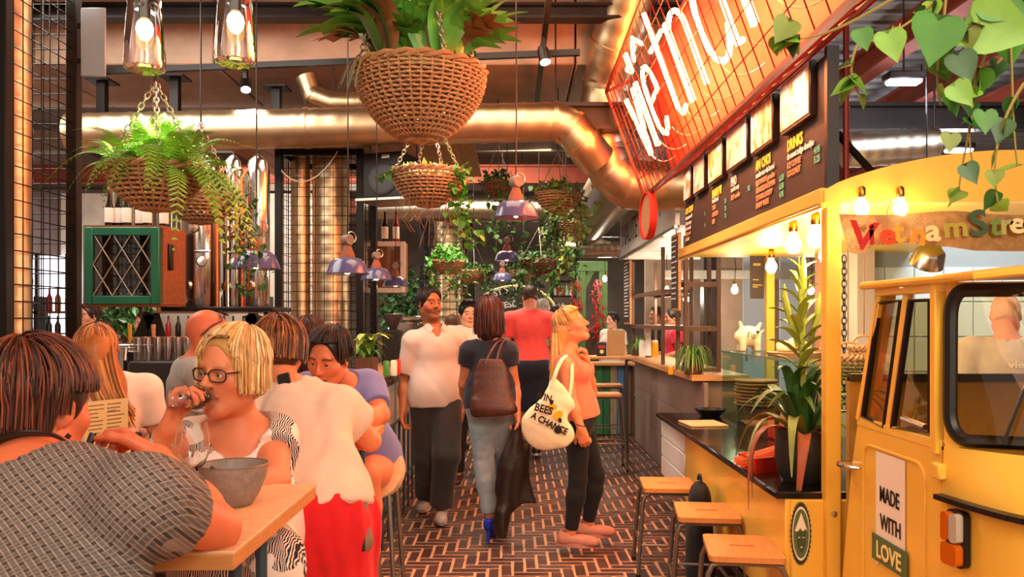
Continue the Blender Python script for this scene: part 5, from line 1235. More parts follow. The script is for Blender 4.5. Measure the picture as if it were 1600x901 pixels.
# spots without fixtures, aimed at the menu board
for y in (3.7, 4.5, 5.3, 6.1): light('SPOT', (.95, y, 2.72), 8, (1, .9, .8), .03, aim=(BX, y, 2.42), angle=95, blend=.9)
# ------------------------------------------------------------------ neon sign in its wire cage
CB, CT, CBb = Vector((1.0, 0, 2.45)), Vector((.70, 0, 3.27)), Vector((1.23, 0, 2.62)); CTb = Vector((1.02, 0, 3.42)); Y0, Y1 = 2.2, 6.45
neon_m = mat('neon_tube', '#ff8a3c', .3, emit=42)
nt_ = neon_m.node_tree; nt_.nodes['Principled BSDF'].inputs['Emission Color'].default_value = (1, .30, .07, 1)
cage = thing('neon_sign', 'orange neon sign reading vietnam inside a tilted wire cage', 'neon sign', (1.0, 4.3, 2.45))
at = lambda c, y: Vector((c.x, y, c.z))
redsteel = mat('red_steel', '#6a1f18', .45, .3)
for c in (CB, CT, CBb, CTb):
    b = MB(); b.bar(at(c, Y0), at(c, Y1), .022); b.build('cage_rail', redsteel, cage, world=True)
for y in (Y0, Y1):
    for a, c in ((CB, CT), (CT, CTb), (CB, CBb), (CBb, CTb)):
        b = MB(); b.bar(at(a, y), at(c, y), .02); b.build('cage_end_bar', redsteel, cage, world=True)
def cage_mesh(A, B, nu, nl, r=.0032):
    b = MB()
    for i in range(nu+1): b.tube([at(A.lerp(B, i/nu), Y0), at(A.lerp(B, i/nu), Y1)], r, 4, caps=False)
    for i in range(nl+1): y = Y0+(Y1-Y0)*i/nl; b.tube([at(A, y), at(B, y)], r, 4, caps=False)
    return b
cage_mesh(CB, CT, 6, 30).build('front_mesh', redsteel, cage, world=True, smooth=0, kind='stuff')
b = MB()
for i in range(7): a, c = at(CB.lerp(CT, i/6), Y1), at(CBb.lerp(CTb, i/6), Y1); b.tube([a, c], .0035, 4, caps=False)
for i in range(3): a, c = at(CB.lerp(CBb, (i+.5)/3), Y1), at(CT.lerp(CTb, (i+.5)/3), Y1); b.tube([a, c], .0035, 4, caps=False)
b.build('end_mesh', redsteel, cage, world=True, smooth=0, kind='stuff')
for i in range(26):
    y = Y0+(Y1-Y0)*(i+.5)/26; b = MB(); b.bar(at(CB, y), at(CBb, y+.06), .010); b.build('cage_rung', redsteel, cage, world=True)
b = MB(); b.add([at(CBb+Vector((.02, 0, 0)), Y0), at(CBb+Vector((.02, 0, 0)), Y1), at(CTb+Vector((.02, 0, 0)), Y1), at(CTb+Vector((.02, 0, 0)), Y0)], [(0, 1, 2, 3)]); b.add([at(CBb+Vector((.035, 0, 0)), Y0), at(CBb+Vector((.035, 0, 0)), Y1), at(CTb+Vector((.035, 0, 0)), Y1), at(CTb+Vector((.035, 0, 0)), Y0)], [(0, 1, 2, 3)])
b.build('back_sheet', mat('sheet_red', '#e23a28', .55, .1, var=.1, vs=2), cage, world=True, kind='stuff')
# strokes: (x along the sign in letter units, height 0..1); reading direction = towards the camera (-Y)
def S(*p): return list(p)
def circ(cx, cy, rx, ry, a0, a1, n=12): return [(cx+rx*math.cos(math.radians(a0+(a1-a0)*i/n)), cy+ry*math.sin(math.radians(a0+(a1-a0)*i/n))) for i in range(n+1)]
glyphs = [('v', 0.0, [S((0, 1), (.20, 0), (.40, 1))]), ('i', .55, [S((0, 1), (0, 0), (.06, 0)), S((-.10, 1.28), (.02, 1.16), (.02, 1.45))]),
          ('e', .78, [[(0, .52), (.40, .58)]+circ(.21, .5, .20, .5, 20, 320)[0:], S((.0, 1.22), (.2, 1.45), (.42, 1.22))]), ('t', 1.42, [S((.12, 1.42), (.12, .12), (.20, 0), (.34, .04)), S((-.06, 1.0), (.34, 1.0))]),
          ('n', 1.92, [S((0, 0), (0, 1)), [(0, .72)]+circ(.21, .72, .21, .27, 180, 0)+[(.42, 0)]]), ('a', 2.56, [circ(.25, .5, .25, .5, 40, 330), S((.50, 1.0), (.50, 0), (.58, 0))]),
          ('m', 3.34, [S((0, 0), (0, 1)), [(0, .74)]+circ(.19, .74, .19, .26, 180, 0)+[(.38, 0)], [(.38, .74)]+circ(.57, .74, .19, .26, 180, 0)+[(.76, 0), (.84, 0)]])]
LS = 3.55/4.2; LH = .46; base0 = CB.lerp(CT, .27)+Vector((.07, 0, .05)); upv = (CT-CB).normalized()
for ch, x0, sts in glyphs:
    b = MB()
    for st in sts:
        pts = [Vector((base0.x, 6.28-(x0+x)*LS, base0.z))+upv*(y*LH) for x, y in st]
        for off in (0, .035) if ch in 'vitnm' and len(st) < 4 else (0,): b.tube([q+Vector((0, -off, 0)) for q in pts], .0145, 8)
    b.build('neon_letter', neon_m, cage, world=True)
b = MB()
for i in range(9):
    y = 6.1-i*.42; a = Vector((base0.x, y, base0.z)); b.tube(bez(a, a+Vector((.06, -.1, -.12)), a+Vector((.12, -.3, -.08)), n=8), .004, 5)
b.build('neon_leads', mat('lead_wire', '#e8a890', .5), cage, world=True, kind='stuff')
for y in (2.9, 4.1, 5.3): light('POINT', (base0.x-.14, y, base0.z+.22), 34, (1, .24, .08), .18)
for y in (2.4, 4.3, 6.3):
    b = MB(); b.tube([at(CTb, y), Vector((CTb.x, y, 4.45 if y < 6 else 3.9))], .008, 6); b.build('hanger_rod', redsteel, cage, world=True)
b = MB(); q = P(1322, 270, 3.5); b.tube([(q.x, 3.5, 2.06), (q.x, 3.5, 3.72)], .013, 8); one('hanger_rod', 'thin red steel rod beside the end of the menu board', 'rod', b, redsteel)
b = MB(); b.bar(P(1308, 208, 3.52), P(1362, 268, 3.6), .022); one('brace', 'dark diagonal brace behind the menu board end', 'brace', b, steel_black)
# ------------------------------------------------------------------ high tables
ply_edge = mat('ply_edge', '#c98a4e', .5, var=.2, vs=8, stretch=(2, 2, 60))
def high_table(label, x0, x1, y0, y1, group='high tables on the left'):
    t = thing('high_table', label, 'table', ((x0+x1)/2, (y0+y1)/2, 0), group=group)
    b = MB(); b.box(((x0+x1)/2, (y0+y1)/2, TZ-.004), (x1-x0, y1-y0, .008), bev=.002); b.build('table_top', wood_top, t, world=True)
    b = MB(); b.box(((x0+x1)/2, (y0+y1)/2, TZ-.023), (x1-x0-.004, y1-y0-.004, .03), bev=.002); b.build('top_edge', ply_edge, t, world=True)
    for x in (x0+.06, x1-.06):
        for y in (y0+.28*(y1-y0), y0+.55*(y1-y0)):
            b = MB(); b.tube([(x, y, 0), (x, y, TZ-.035)], .0135, 10); b.build('leg', steel_blue, t, world=True)
    for (a, c) in (((x0+.06, y0+.28*(y1-y0), TZ-.16), (x1-.06, y0+.28*(y1-y0), TZ-.16)), ((x0+.06, y0+.28*(y1-y0), .3), (x1-.06, y0+.28*(y1-y0), .3)), ((x1-.06, y0+.28*(y1-y0), .3), (x1-.06, y0+.55*(y1-y0), .3)), ((x0+.06, y0+.28*(y1-y0), .3), (x0+.06, y0+.55*(y1-y0), .3))):
        b = MB(); b.bar(a, c, .026); b.build('cross_bar', steel_blue, t, world=True)
    return t
high_table('pale wooden high table with blue-grey legs, nearest the camera', -1.75, -.548, 1.62, 2.29)
high_table('pale wooden high table under the blue polo man\'s arms', -1.36, -.57, 3.14, 3.62)
# ------------------------------------------------------------------ stools
orange_wood = mat('stool_beech', '#d08a4a', .36, var=.14, vs=5, stretch=(8, 1.2, 8), bump=.03); tube_grey = mat('stool_tube', '#7d7468', .35, .7)
def stool_mesh(hgt, w=.31, d=.37, splay=.035):
    """returns dict of meshes in local coordinates, seat at hgt"""
    parts = []
    b = MB(); n = 7
    def seat(u, v): return Vector(((u-.5)*w, (v-.5)*d, hgt-.006*math.sin(math.pi*v)*0))
    # slab with a hand slot: ring of quads around the slot
    sl = rrect(-.055, .055, -.012, .012, .011, 4); outer = rrect(-w/2, w/2, -d/2, d/2, .022, 4); k = len(sl)
    for z0, z1, rev in ((hgt, hgt, 0),):
        vs = [Vector((x, y, hgt)) for x, y in sl]+[Vector((x, y, hgt)) for x, y in outer]+[Vector((x, y, hgt-.024)) for x, y in sl]+[Vector((x, y, hgt-.024)) for x, y in outer]
        fs = []
        for i in range(k):
            j = (i+1) % k; fs += [(i, j, k+j, k+i), (2*k+i, 3*k+i, 3*k+j, 2*k+j), (k+i, k+j, 3*k+j, 3*k+i), (i, 2*k+i, 2*k+j, j)]
        b.add(vs, fs)
    parts.append(('seat', b, orange_wood))
    zr = hgt-.036
    for s in (-1, 1):
        y = s*(d/2-.035); b = MB(); o = s*splay
        pts = [(-w/2-splay, y+o, 0), (-w/2-.004, y+o*.12, zr-.05), (-w/2+.012, y, zr-.012), (-w/2+.045, y, zr), (w/2-.045, y, zr), (w/2-.012, y, zr-.012), (w/2+.004, y+o*.12, zr-.05), (w/2+splay, y+o, 0)]
        b.tube(pts, .0115, 8); parts.append(('leg_frame', b, tube_grey))
        for x in (-1, 1):
            c = MB(); c.tube([(x*(w/2+splay), y+o, 0), (x*(w/2+splay)*.995, y+o, .02)], .014, 8); parts.append(('foot_cap', c, black_rub))
    z = hgt*.36; f = 1-z/hgt; xx = w/2+splay*f; yy = d/2-.035+splay*f
    for (a, c) in (((-xx, -yy), (-xx, yy)), ((xx, -yy), (xx, yy)), ((-xx, yy), (xx, yy)), ((-xx, -yy), (xx, -yy))):
        b = MB(); b.tube([(*a, z), (*c, z)], .008, 6); parts.append(('stretcher', b, tube_grey))
    return [(n, b.mesh(n, m), m) for n, b, m in parts]
low_parts = stool_mesh(.52); high_parts = stool_mesh(.765, .30, .30, .05)
def stool(label, x, y, rz, parts, group):
    t = thing('stool', label, 'stool', (x, y, 0), math.radians(rz), group=group)
    for n, me, m in parts: link(n, me, t)
    return t
stool('low beech stool by the truck counter, farthest from the camera', .915, 5.02, -4, low_parts, 'low stools at the truck')
stool('low beech stool by the truck counter, middle one of three', .985, 4.30, -7, low_parts, 'low stools at the truck')
stool('low beech stool by the truck counter, nearest the camera', .985, 3.62, -8, low_parts, 'low stools at the truck')
for lb, x, y in (('high stool under the woman in the basket-weave print top', -.765, 1.31), ('high stool under the blonde woman drinking wine', -.87, 2.62), ('high stool under the woman in the white blouse', -.665, 2.93), ('high stool under the man in the blue polo shirt', -.745, 3.99),
                 ('high stool under the long-haired girl', -1.81, 3.6), ('high stool under the bald man', -1.62, 4.2), ('high stool under the dark-haired woman', -1.19, 4.8)):
    stool(lb, x, y, 0, high_parts, 'high stools under the diners')
def aisle_stool(lb, px, py, d, rz=0):
    q = P(px, py, d); stool(lb, q.x, d, rz, high_parts, 'high stools in the aisle')
aisle_stool('high stool with wooden seat at the plank-clad bar', 946, 600, 8.4, 0); aisle_stool('second high stool half behind the first at the plank-clad bar', 951, 590, 9.6, 0)
# ------------------------------------------------------------------ things on the first table
stone = mat('stoneware', '#8f8078', .5, var=.22, vs=60, bump=.06, bs=90); wine = mat('white_wine', '#e6d48a', .02, trans=1, ior=1.33)
q = P(365, 770, 2.03); bx, by = q.x, 2.03
bw = thing('stoneware_bowl', 'speckled grey stoneware bowl on the nearest table', 'bowl', (bx, by, TZ))
b = MB(); b.lathe([(0, .0), (.040, .0), (.046, .004), (.062, .03), (.076, .065), (.083, .098), (.080, .1), (.076, .097), (.068, .062), (.055, .03), (.03, .012), (0, .010)], 40); b.build('bowl_body', stone, bw)
b = MB(); b.lathe([(.0805, .0975), (.0835, .099), (.081, .102), (.0785, .1)], 40, close=True); b.build('rim', mat('bowl_rim', '#6a5a50', .4), bw)
b = MB(); b.tube([(-.06, .01, .09), (-.02, .01, .06), (.03, .0, .045)], .005, 6); b.build('spoon_in_bowl', steel_dark, bw)
def wine_glass(label, loc, R=None, s=1.0, level=.03, group='wine glasses on the nearest table'):
    t = thing('wine_glass', label, 'wine glass', loc, R=R, group=group)
    outp = [(0, 0), (.034, 0), (.035, .002), (.012, .006), (.0045, .014), (.0042, .075), (.010, .084), (.030, .105), (.041, .135), (.040, .165), (.034, .205)]
    inp = [(.0328, .205), (.0387, .165), (.0397, .136), (.029, .1065), (.008, .087), (0, .086)]
    b = MB(); b.lathe([(r*s, z*s) for r, z in outp+inp], 32); b.build('glass_body', glass, t)
    if level:
        b = MB(); b.lathe([(0, .0875*s), (.008*s, .0885*s), (.0285*s, .108*s), (.036*s, .127*s), (0, .127*s)] if level > .02 else [(0, .088*s), (.02*s, .098*s), (0, .098*s)], 28); b.build('wine', wine, t)
    return t
q = P(300, 735, 2.0); wine_glass('stemmed wine glass with a little white wine beside the stoneware bowl', (q.x, 2.0, TZ), s=1.0, level=.01)
# glass being drunk from: bowl at the mouth, foot towards the left
mo = Frame(P(362, 581, 2.45), (-.40, -.90, -.06), (.05, 0, 1), 1.0).w(0, .104, -.066); foot = P(280, 618, 2.18); R = frame(mo-foot); s = (mo-foot).length/.205
wine_glass('tilted wine glass held to the blonde woman\'s mouth', foot, R=R, s=s, level=.03)
# laminated menu standing on the table
mp = mat('menu_paper', '#d8bc84', .5, var=.05, vs=3); ink = mat('menu_ink', '#5a4a38', .7)
a, c = P(131, 700, 2.08), P(199, 700, 2.20); a.z = c.z = TZ; up = Vector((.05, .10, 1)).normalized()
M = basis(a, c-a, up); wd_ = (c-a).length; ht = .245
mn = thing('menu_card', 'laminated buff menu card held up at the nearest table', 'menu', a)
b = MB(); b.prism([(0, 0), (wd_, 0), (wd_, ht), (0, ht)], .0015, M); b.build('sheet', mp, mn, world=True)
b = MB(); b.prism([(-.006, -.004), (wd_+.007, -.004), (wd_+.007, ht+.006), (-.006, ht+.006)], .0006, M @ Matrix.Translation((0, 0, -.002))); b.build('laminate', pane_glass, mn, world=True)
T = lambda s_, x, y, sz, sx=1: text(s_, sz, ink, mn, M @ Matrix.Translation((x, y, .002)), name='menu_print', depth=.0002, sx=sx)
T('Lunch', wd_*.52, ht*.87, .010); T('SOEPEN', wd_*.48, ht*.62, .016, .9); T('UMKEN', wd_*.06, ht*.30, .013)
b = MB(); rr = random.Random(2)
for col in ((.08, .44), (.50, .92)):
    for i in range(22):
        y = ht*(.95-i*.041)
        if col[0] > .4 and ht*.40 < y < ht*.70: continue
        w = wd_*(col[1]-col[0])*rr.uniform(.6, 1); b.prism([(wd_*col[0], y), (wd_*col[0]+w, y), (wd_*col[0]+w, y+.0022), (wd_*col[0], y+.0022)], .0019, M)
for k in range(4):
    x = wd_*(.52+k*.105); b.prism([(x, ht*.43), (x+.006, ht*.43), (x+.006, ht*.48), (x+.004, ht*.52), (x+.002, ht*.52), (x, ht*.48)], .002, M)
b.build('printed_lines', ink, mn, world=True, smooth=0, kind='stuff')
# black cutlery handles
for i, (p0, p1, dd) in enumerate((((137, 700), (146, 676), 1.86), ((158, 694), (169, 674), 1.88), ((212, 690), (217, 676), 1.80))):
    b = MB(); a, c = P(*p0, dd), P(*p1, dd+.01); v = (c-a); a = a-v*2.2
    b.tube([a, a.lerp(c, .35), a.lerp(c, .62)], [.0025, .003, .005], 8); b.tube([a.lerp(c, .6), a.lerp(c, .9), c], [.0075, .0085, .0075], 8)
    one('cutlery_handle', ['black-handled knife standing left in front of the menu card', 'black-handled knife leaning right in front of the menu card', 'black-handled fork held in the seated woman\'s hand'][i], 'cutlery', b, black_rub)
# ------------------------------------------------------------------ bags and jacket
def fieldthing(name, label, cat, f, h, m, fold=None, group=None, z=None):
    V, Q = f.net(h, fold=fold); lo, hi = V.min(0), V.max(0); c = Vector(((lo[0]+hi[0])/2, (lo[1]+hi[1])/2, lo[2]))
    t = thing(name, label, cat, c, group=group); link('body', np_mesh(name, V, Q, m), t, world=True); return t
f = Field(); f.cone(P(767, 578, 5.46), P(770, 640, 5.42), .105, .150, .03, flat=((.1, 1, 0), .30)); f.cone(P(752, 635, 5.42), P(793, 640, 5.40), .05, .05, .05, flat=((0, 1, 0), .7)); f.plane(P(770, 561, 5.4), (0, 0, 1))
f.plane(P(768, 650, 5.42), (.08, 0, -1), .03)
t = fieldthing('leather_tote', 'soft brown leather tote on the auburn-haired woman\'s shoulder', 'bag', f, .009, leather, folds(.006, 22, 81))
for dx in (-10, 8):
    b = MB(); b.tube(bez(P(768+dx, 568, 5.44), P(774+dx*.6, 545, 5.46), P(783+dx*.4, 526, 5.56), P(790+dx*.3, 534, 5.70), n=14), .008, 6); b.build('strap', leather, t, world=True)
f = Field(); D = 5.55
f.cone(P(806, 668, D), P(800, 730, D-.02), .035, .09, .04, flat=((0, 1, 0), .55)); f.cone(P(802, 720, D-.02), P(784, 815, D-.06), .085, .055, .03, flat=((0, 1, 0), .45)); f.cone(P(810, 705, D), P(818, 788, D-.02), .055, .085, .03, flat=((0, 1, 0), .35), cut=1)
f.cone(P(812, 700, D), P(790, 790, D-.05), .06, .05, .05, flat=((0, 1, 0), .6)); f.cone(P(786, 800, D-.06), P(782, 836, D-.06), .045, .04, .03, cut=1)
fieldthing('leather_jacket', 'dark leather jacket dangling from the auburn-haired woman\'s hand', 'jacket', f, .009, leather_dark, folds(.020, 38, 83, 6, .3))
canvas = mat('canvas', '#f0ddb8', .85, var=.06, vs=30, bump=.15, bs=200); D = 5.16
f = Field(); f.cone(P(868, 612, D), P(850, 672, D-.01), .055, .125, .05, flat=((.2, 1, 0), .32)); f.cone(P(838, 658, D), P(880, 678, D-.02), .075, .07, .06, flat=((.2, 1, 0), .5)); f.cone(P(866, 598, D+.02), P(880, 630, D), .03, .07, .04, flat=((.2, 1, 0), .4))
t = fieldthing('canvas_tote', 'cream canvas tote with black slogan on the blonde woman\'s shoulder', 'bag', f, .008, canvas, folds(.006, 24, 85))
b = MB(); b.tube(bez(P(862, 606, D), P(872, 560, D-.02), P(886, 548, D+.14), P(893, 562, D+.30), n=14), [.013]*15, 6); b.build('strap', canvas, t, world=True)
b = MB(); b.tube(bez(P(884, 640, D), P(898, 600, D), P(895, 552, D+.1), P(888, 558, D+.26), n=14), [.011]*15, 6); b.build('strap', canvas, t, world=True)
for s_, px, py, sz, rz_ in (('IVIN', 838, 622, .058, -14), ('BEES', 834, 640, .066, -16), ('A CHANCE', 829, 652, .056, -26)):
    text(s_, sz, decal_k, t, basis(P(px, py, D-.066), (1, -.05, 0), (0, 0, 1)) @ Matrix.Rotation(math.radians(rz_), 4, 'Z'), name='slogan', depth=.003, bold=.002, sx=.85)
b = MB(); b.prism(oval(.024, .024, 20), .006, basis(P(872, 671, D-.066), (1, -.1, 0), (0, 0, 1))); b.build('round_mark', decal_k, t, world=True)
for k, (px, py, w, c) in enumerate(((863, 636, .03, '#e8b020'), (872, 648, .034, '#e8b020'), (862, 628, .016, '#1a1612'), (875, 656, .016, '#1a1612'))):
    b = MB(); b.prism(oval(w, w*.7, 14), .005+.001*k, basis(P(px, py, D-.064), (1, -.1, 0), (0, 0, 1)) @ Matrix.Rotation(.6*k, 4, 'Z')); b.build('bee_mark', mat('print'+c, c, .8), t, world=True)
f = Field(); f.cone((1.03, 4.62, .16), (1.03, 4.66, .50), .12, .10, .06, flat=((1, 0, 0), .6)); f.cone((1.0, 4.60, .12), (1.0, 4.62, .30), .09, .08, .05, flat=((1, 0, 0), .6)); f.plane((0, 0, .0), (0, 0, -1)); f.cone((1.03, 4.62, .05), (1.03, 4.62, .12), .11, .12, .04, flat=((1, 0, 0), .6))
t = fieldthing('backpack', 'black backpack leaning on the truck behind the stools', 'backpack', f, .011, black_c, folds(.004, 24, 88))
b = MB(); b.tube(arc((1.03, 4.66, .60), .035, 0, 180, 8, 'YZ'), .008, 6); b.build('carry_loop', black_c, t, world=True)
f = Field(); f.cone(P(556, 780, 2.72), P(562, 845, 2.70), .035, .045, .03, flat=((0, 1, 0), .5))
t = fieldthing('shoulder_bag', 'brown grey shoulder bag hanging beside the red skirt', 'bag', f, .008, mat('taupe_leather', '#8a6a5a', .6, var=.1, vs=20), folds(.004, 30, 89)); b = MB(); b.tube([P(559, 782, 2.70), P(566, 820, 2.68), P(567, 860, 2.68)], .008, 6); b.build('strap', black_c, t, world=True)
# ------------------------------------------------------------------ the curved bar on the left of the aisle with its foot rail
ct = thing('bar_counter', 'curved wooden bar counter with a riveted black metal edge', 'bar', (-1.2, 6.9, 0))
ctr = [P(607, 596, 5.6), P(618, 590, 5.75), P(627, 580, 6.1), P(632, 574, 6.6), P(640, 566, 7.6), P(655, 555, 9.4)]
Zc = 1.10; oe = [Vector((p.x, p.y, Zc)) for p in ctr]; oe = [Vector((-1.75, 5.5, Zc)), Vector((-1.10, 5.5, Zc))]+[Vector((-.97, 5.60, Zc)), Vector((-.91, 5.80, Zc)), Vector((-.91, 6.6, Zc)), Vector((-.91, 9.4, Zc))]
poly = [(p.x, p.y) for p in oe]+[(-1.28, 9.4), (-1.28, 6.1), (-1.75, 6.1)]
b = MB(); b.prism(poly, .03, Matrix.Translation((0, 0, Zc-.03))); b.build('counter_top', wood, ct, world=True)
for a, c in zip(oe, oe[1:]):
    b = MB(); b.bar(a+Vector((0, 0, -.035)), c+Vector((0, 0, -.035)), .012, .075, up=(0, 0, 1)); b.v = b.v; b.build('edge_band', steel_dark, ct, world=True)
for k in range(12):
    q = Vector((-.90, 5.95+k*.3, Zc-.035)); b = MB(); b.lathe([(0, 0), (.007, 0), (.004, .004), (0, .005)], 8, q, rot('Y', math.pi/2)); b.build('rivet', chrome, ct, world=True)
bd = [mat('bar_board_a', '#b9b2a4', .7, var=.15, vs=6), mat('bar_board_b', '#8a9aa0', .7, var=.15, vs=6), mat('bar_board_c', '#d2cabc', .7, var=.15, vs=6)]
for k in range(20):
    b = MB(); b.box((-1.03, 5.72+k*.19, .53), (.02, .18, 1.06), bev=.004); b.build('board', bd[k % 3], ct, world=True)
for k in range(5):
    b = MB(); b.box((-1.66+k*.17, 5.62, .53), (.16, .02, 1.06), bev=.004); b.build('board', bd[(k+1) % 3], ct, world=True)
rl = thing('foot_rail', 'row of slim blue-grey steel uprights with a foot rail along the bar', 'rail', (-.87, 6.6, 0))
for k in range(15):
    b = MB(); b.tube([(-.87, 4.9+k*.26, .0), (-.87, 4.9+k*.26, .76)], .010, 6); b.build('upright', steel_blue, rl, world=True)
for z in (.28, .76):
    b = MB(); b.tube([(-.87, 4.85, z), (-.87, 8.6, z)], .012, 6); b.build('rail_bar', steel_blue, rl, world=True)
# ------------------------------------------------------------------ baskets, plants
wicker = mat('wicker', '#a67c55', .55, var=.28, vs=30, bump=.1); wicker_d = mat('wicker_dark', '#6f4426', .6, var=.28, vs=30); chain_m = mat('chain_steel', '#c2b6aa', .3, 1)
def green(name, c, var=.25, **k): return mat('leaf_'+name, c, k.pop('rough', .45), var=var, vs=9, rndv=.22, **k)
g_fern = green('fern', '#84b43c'); g_dark = green('dark', '#2f5a24'); g_ivy = green('ivy', '#4c8a2c'); g_pale = green('pale', '#a9c46a'); g_stag = green('stag', '#5a9a34'); g_brown = green('brown', '#8a5a34'); g_olive = green('olive', '#7a8a3a'); g_red = green('redtip', '#b0603a')
def chain(a, b_, link_l=.034, r=.0028):
    m = MB(); a, b_ = Vector(a), Vector(b_); d = b_-a; n = max(2, int(d.length/(link_l*.72))); F_ = frame(d)
    for i in range(n):
        c = a.lerp(b_, (i+.5)/n); u = F_.col[0] if i % 2 else F_.col[1]; v = F_.col[2]
        m.tube([c+u*(math.cos(t)*link_l*.28)+v*(math.sin(t)*link_l*.5) for t in [k*math.pi/4 for k in range(8)]], r, 4, closed=True)
    return m
def basket_parts(R_, dep, ribs=26, rows=11, round_=.55):
    prof = lambda t: R_*(math.cos(t*math.pi/2)**round_ if t < 1 else 0)
    out = []; b = MB()
    for j in range(rows):
        t = (j+.2)/rows; r = prof(t); z = -dep*t; n = ribs*2; pts = []
        if r < .03: continue
        for i in range(n):
            a = 2*math.pi*i/n; o = .006*R_/.2*(1 if ((i//1)+j) % 2 else -1)*(1 if i % 2 == 0 else 0) if False else .0055*math.cos(math.pi*(i+ (1 if j % 2 else 0)))
            pts.append(Vector(((r+o)*math.cos(a), (r+o)*math.sin(a), z)))
        b.tube(pts, dep/rows*.43, 5, closed=True)
    out.append(('weave', b, 'stuff')); c = MB()
    for i in range(ribs):
        a = 2*math.pi*(i+.25)/ribs; c.tube([Vector((prof(t)*math.cos(a), prof(t)*math.sin(a), -dep*t)) for t in [k/8 for k in range(8)]]+[Vector((0, 0, -dep))], .005, 5)
    out.append(('ribs', c, 'stuff')); d = MB()
    for ph in (0, math.pi): d.tube([Vector(((R_+.010*math.cos(k*1.1+ph))*math.cos(2*math.pi*k/60), (R_+.010*math.cos(k*1.1+ph))*math.sin(2*math.pi*k/60), .008+.010*math.sin(k*1.1+ph))) for k in range(60)], .0095, 6, closed=True)
    out.append(('rim', d, None)); e = MB(); e.lathe([(0, -.03), (R_*.93, -.03), (R_*.93, -.05), (0, -.05)], 20); out.append(('soil', e, None))
    return out
def hang_basket(label, c, R_, dep, m, hang=.55, far=False, rows=11, ribs=26, top=None, tilt=0, group='hanging wicker baskets'):
    t = thing('hanging_basket', label, 'hanging basket', c, R=rot('X', tilt), group=group)
    for n, b, kd in basket_parts(R_, dep, ribs, rows): o = b.build(n, wicker_d if n == 'soil' else m, t, smooth=50, kind=kd)
    apex = Vector((0, 0, hang)); ct = ceil_z(c[1])
    for k in range(3 if far else 4):
        a = 2*math.pi*(k+.3)/(3 if far else 4); e = Vector((R_*math.cos(a), R_*math.sin(a), .015))
        if far: b = MB(); b.tube([e, apex], .0035, 4)
        else: b = chain(e, apex)
        b.build('chain', chain_m, t, kind='stuff')
    b = MB(); b.tube([apex, Vector((0, 0, max(hang+.05, ct-c[2])))], .005, 5); b.build('hanger', steel_dark, t)
    return t
def strip(path, wid, fold=.25, twist=0, up=(0, 0, 1)):
    """leaf blade along path, wid(t) half width; returns MB with a gentle V fold"""
    b = MB(); n = len(path); vs = []
    for i, p in enumerate(path):
        p = Vector(p); d = (Vector(path[min(i+1, n-1)])-Vector(path[max(i-1, 0)])).normalized(); s = d.cross(Vector(up))
        if s.length < 1e-4: s = Vector((1, 0, 0))
        s.normalize(); nn = s.cross(d); t = i/(n-1); w = wid(t); a = twist*t; s = s*math.cos(a)+nn*math.sin(a); nn = s.cross(d)
        vs += [p-s*w+nn*w*fold, p, p+s*w+nn*w*fold]
    fs = []
    for i in range(n-1):
        for j in (0, 1): fs.append((i*3+j, i*3+j+1, (i+1)*3+j+1, (i+1)*3+j))
    b.add(vs, fs); return b
def arch(L, rise, droop, n=9): return [Vector((L*t*(1-.15*droop*t*t), 0, rise*math.sin(min(1, t*1.25)*math.pi/2)-droop*L*t*t*t)) for t in [i/n for i in range(n+1)]]
def place(me, t, loc, az, el=0, s=1, roll=0, name='leaf'):
    M = Matrix.Translation(loc) @ Matrix.Rotation(az, 4, 'Z') @ Matrix.Rotation(-el, 4, 'Y') @ Matrix.Rotation(roll, 4, 'X') @ Matrix.Scale(s, 4)
    return link(name, me, t, M)
# --- leaf meshes
def fern_mesh(L, rise, droop, m):
    p = arch(L, rise, droop, 22); b = MB(); b.tube(p, [.0022*(1-i/24) for i in range(23)], 4)
    for i in range(1, 23):
        t = i/22; w = .055*math.sin(math.pi*min(1, t*.9+.12))**.8*(L/.35); d = (p[min(i+1, 22)]-p[i-1]).normalized(); s = Vector((0, 1, 0)); nn = d.cross(s)
        for sg in (-1, 1):
            a = p[i]; e = a+s*sg*w+d*w*.35-Vector((0, 0, w*.25)); q = d*(L/22*.46); b.add([a-q*.6, a+q*.6, a.lerp(e, .6)+q*.8, e, a.lerp(e, .6)-q*.8], [(0, 1, 2, 3, 4)])
    return b.mesh('frond', m, 0)
ferns = [fern_mesh(.30, .10, .5, g_fern), fern_mesh(.36, .06, .9, g_fern), fern_mesh(.26, .16, .15, g_fern), fern_mesh(.40, .02, 1.3, g_fern)]
def antler(L, m):
    p = arch(L, L*.5, .25, 8); b = strip(p, lambda t: .012+.035*math.sin(math.pi*t*.8)+.01*t, .3); n0 = len(b.v)
    for (a, ang, l) in ((.62, .5, .45), (.62, -.5, .4), (.95, .35, .4), (.95, -.3, .45)):
        q = p[int(a*8)]; d = Vector((math.cos(ang), math.sin(ang), .25-.3*a)); pts = [q+d*L*l*k/4-Vector((0, 0, .06*L*(k/4)**2*2)) for k in range(5)]
        c = strip(pts, lambda t: .024*(1-t)**.7+.002, .2); b.add(c.v, c.f)
    return b.mesh('leaf', m, 50)
stags = [antler(.26, g_stag), antler(.20, g_stag), antler(.28, g_pale), antler(.22, g_brown)]
straps = [strip(arch(.34, .30, .1), lambda t: .028*math.sin(math.pi*min(1, t*.92+.06))**.7, .35).mesh('leaf', g_stag, 50), strip(arch(.40, .36, .0), lambda t: .036*math.sin(math.pi*min(1, t*.92+.06))**.7, .4).mesh('leaf', g_brown, 50)]
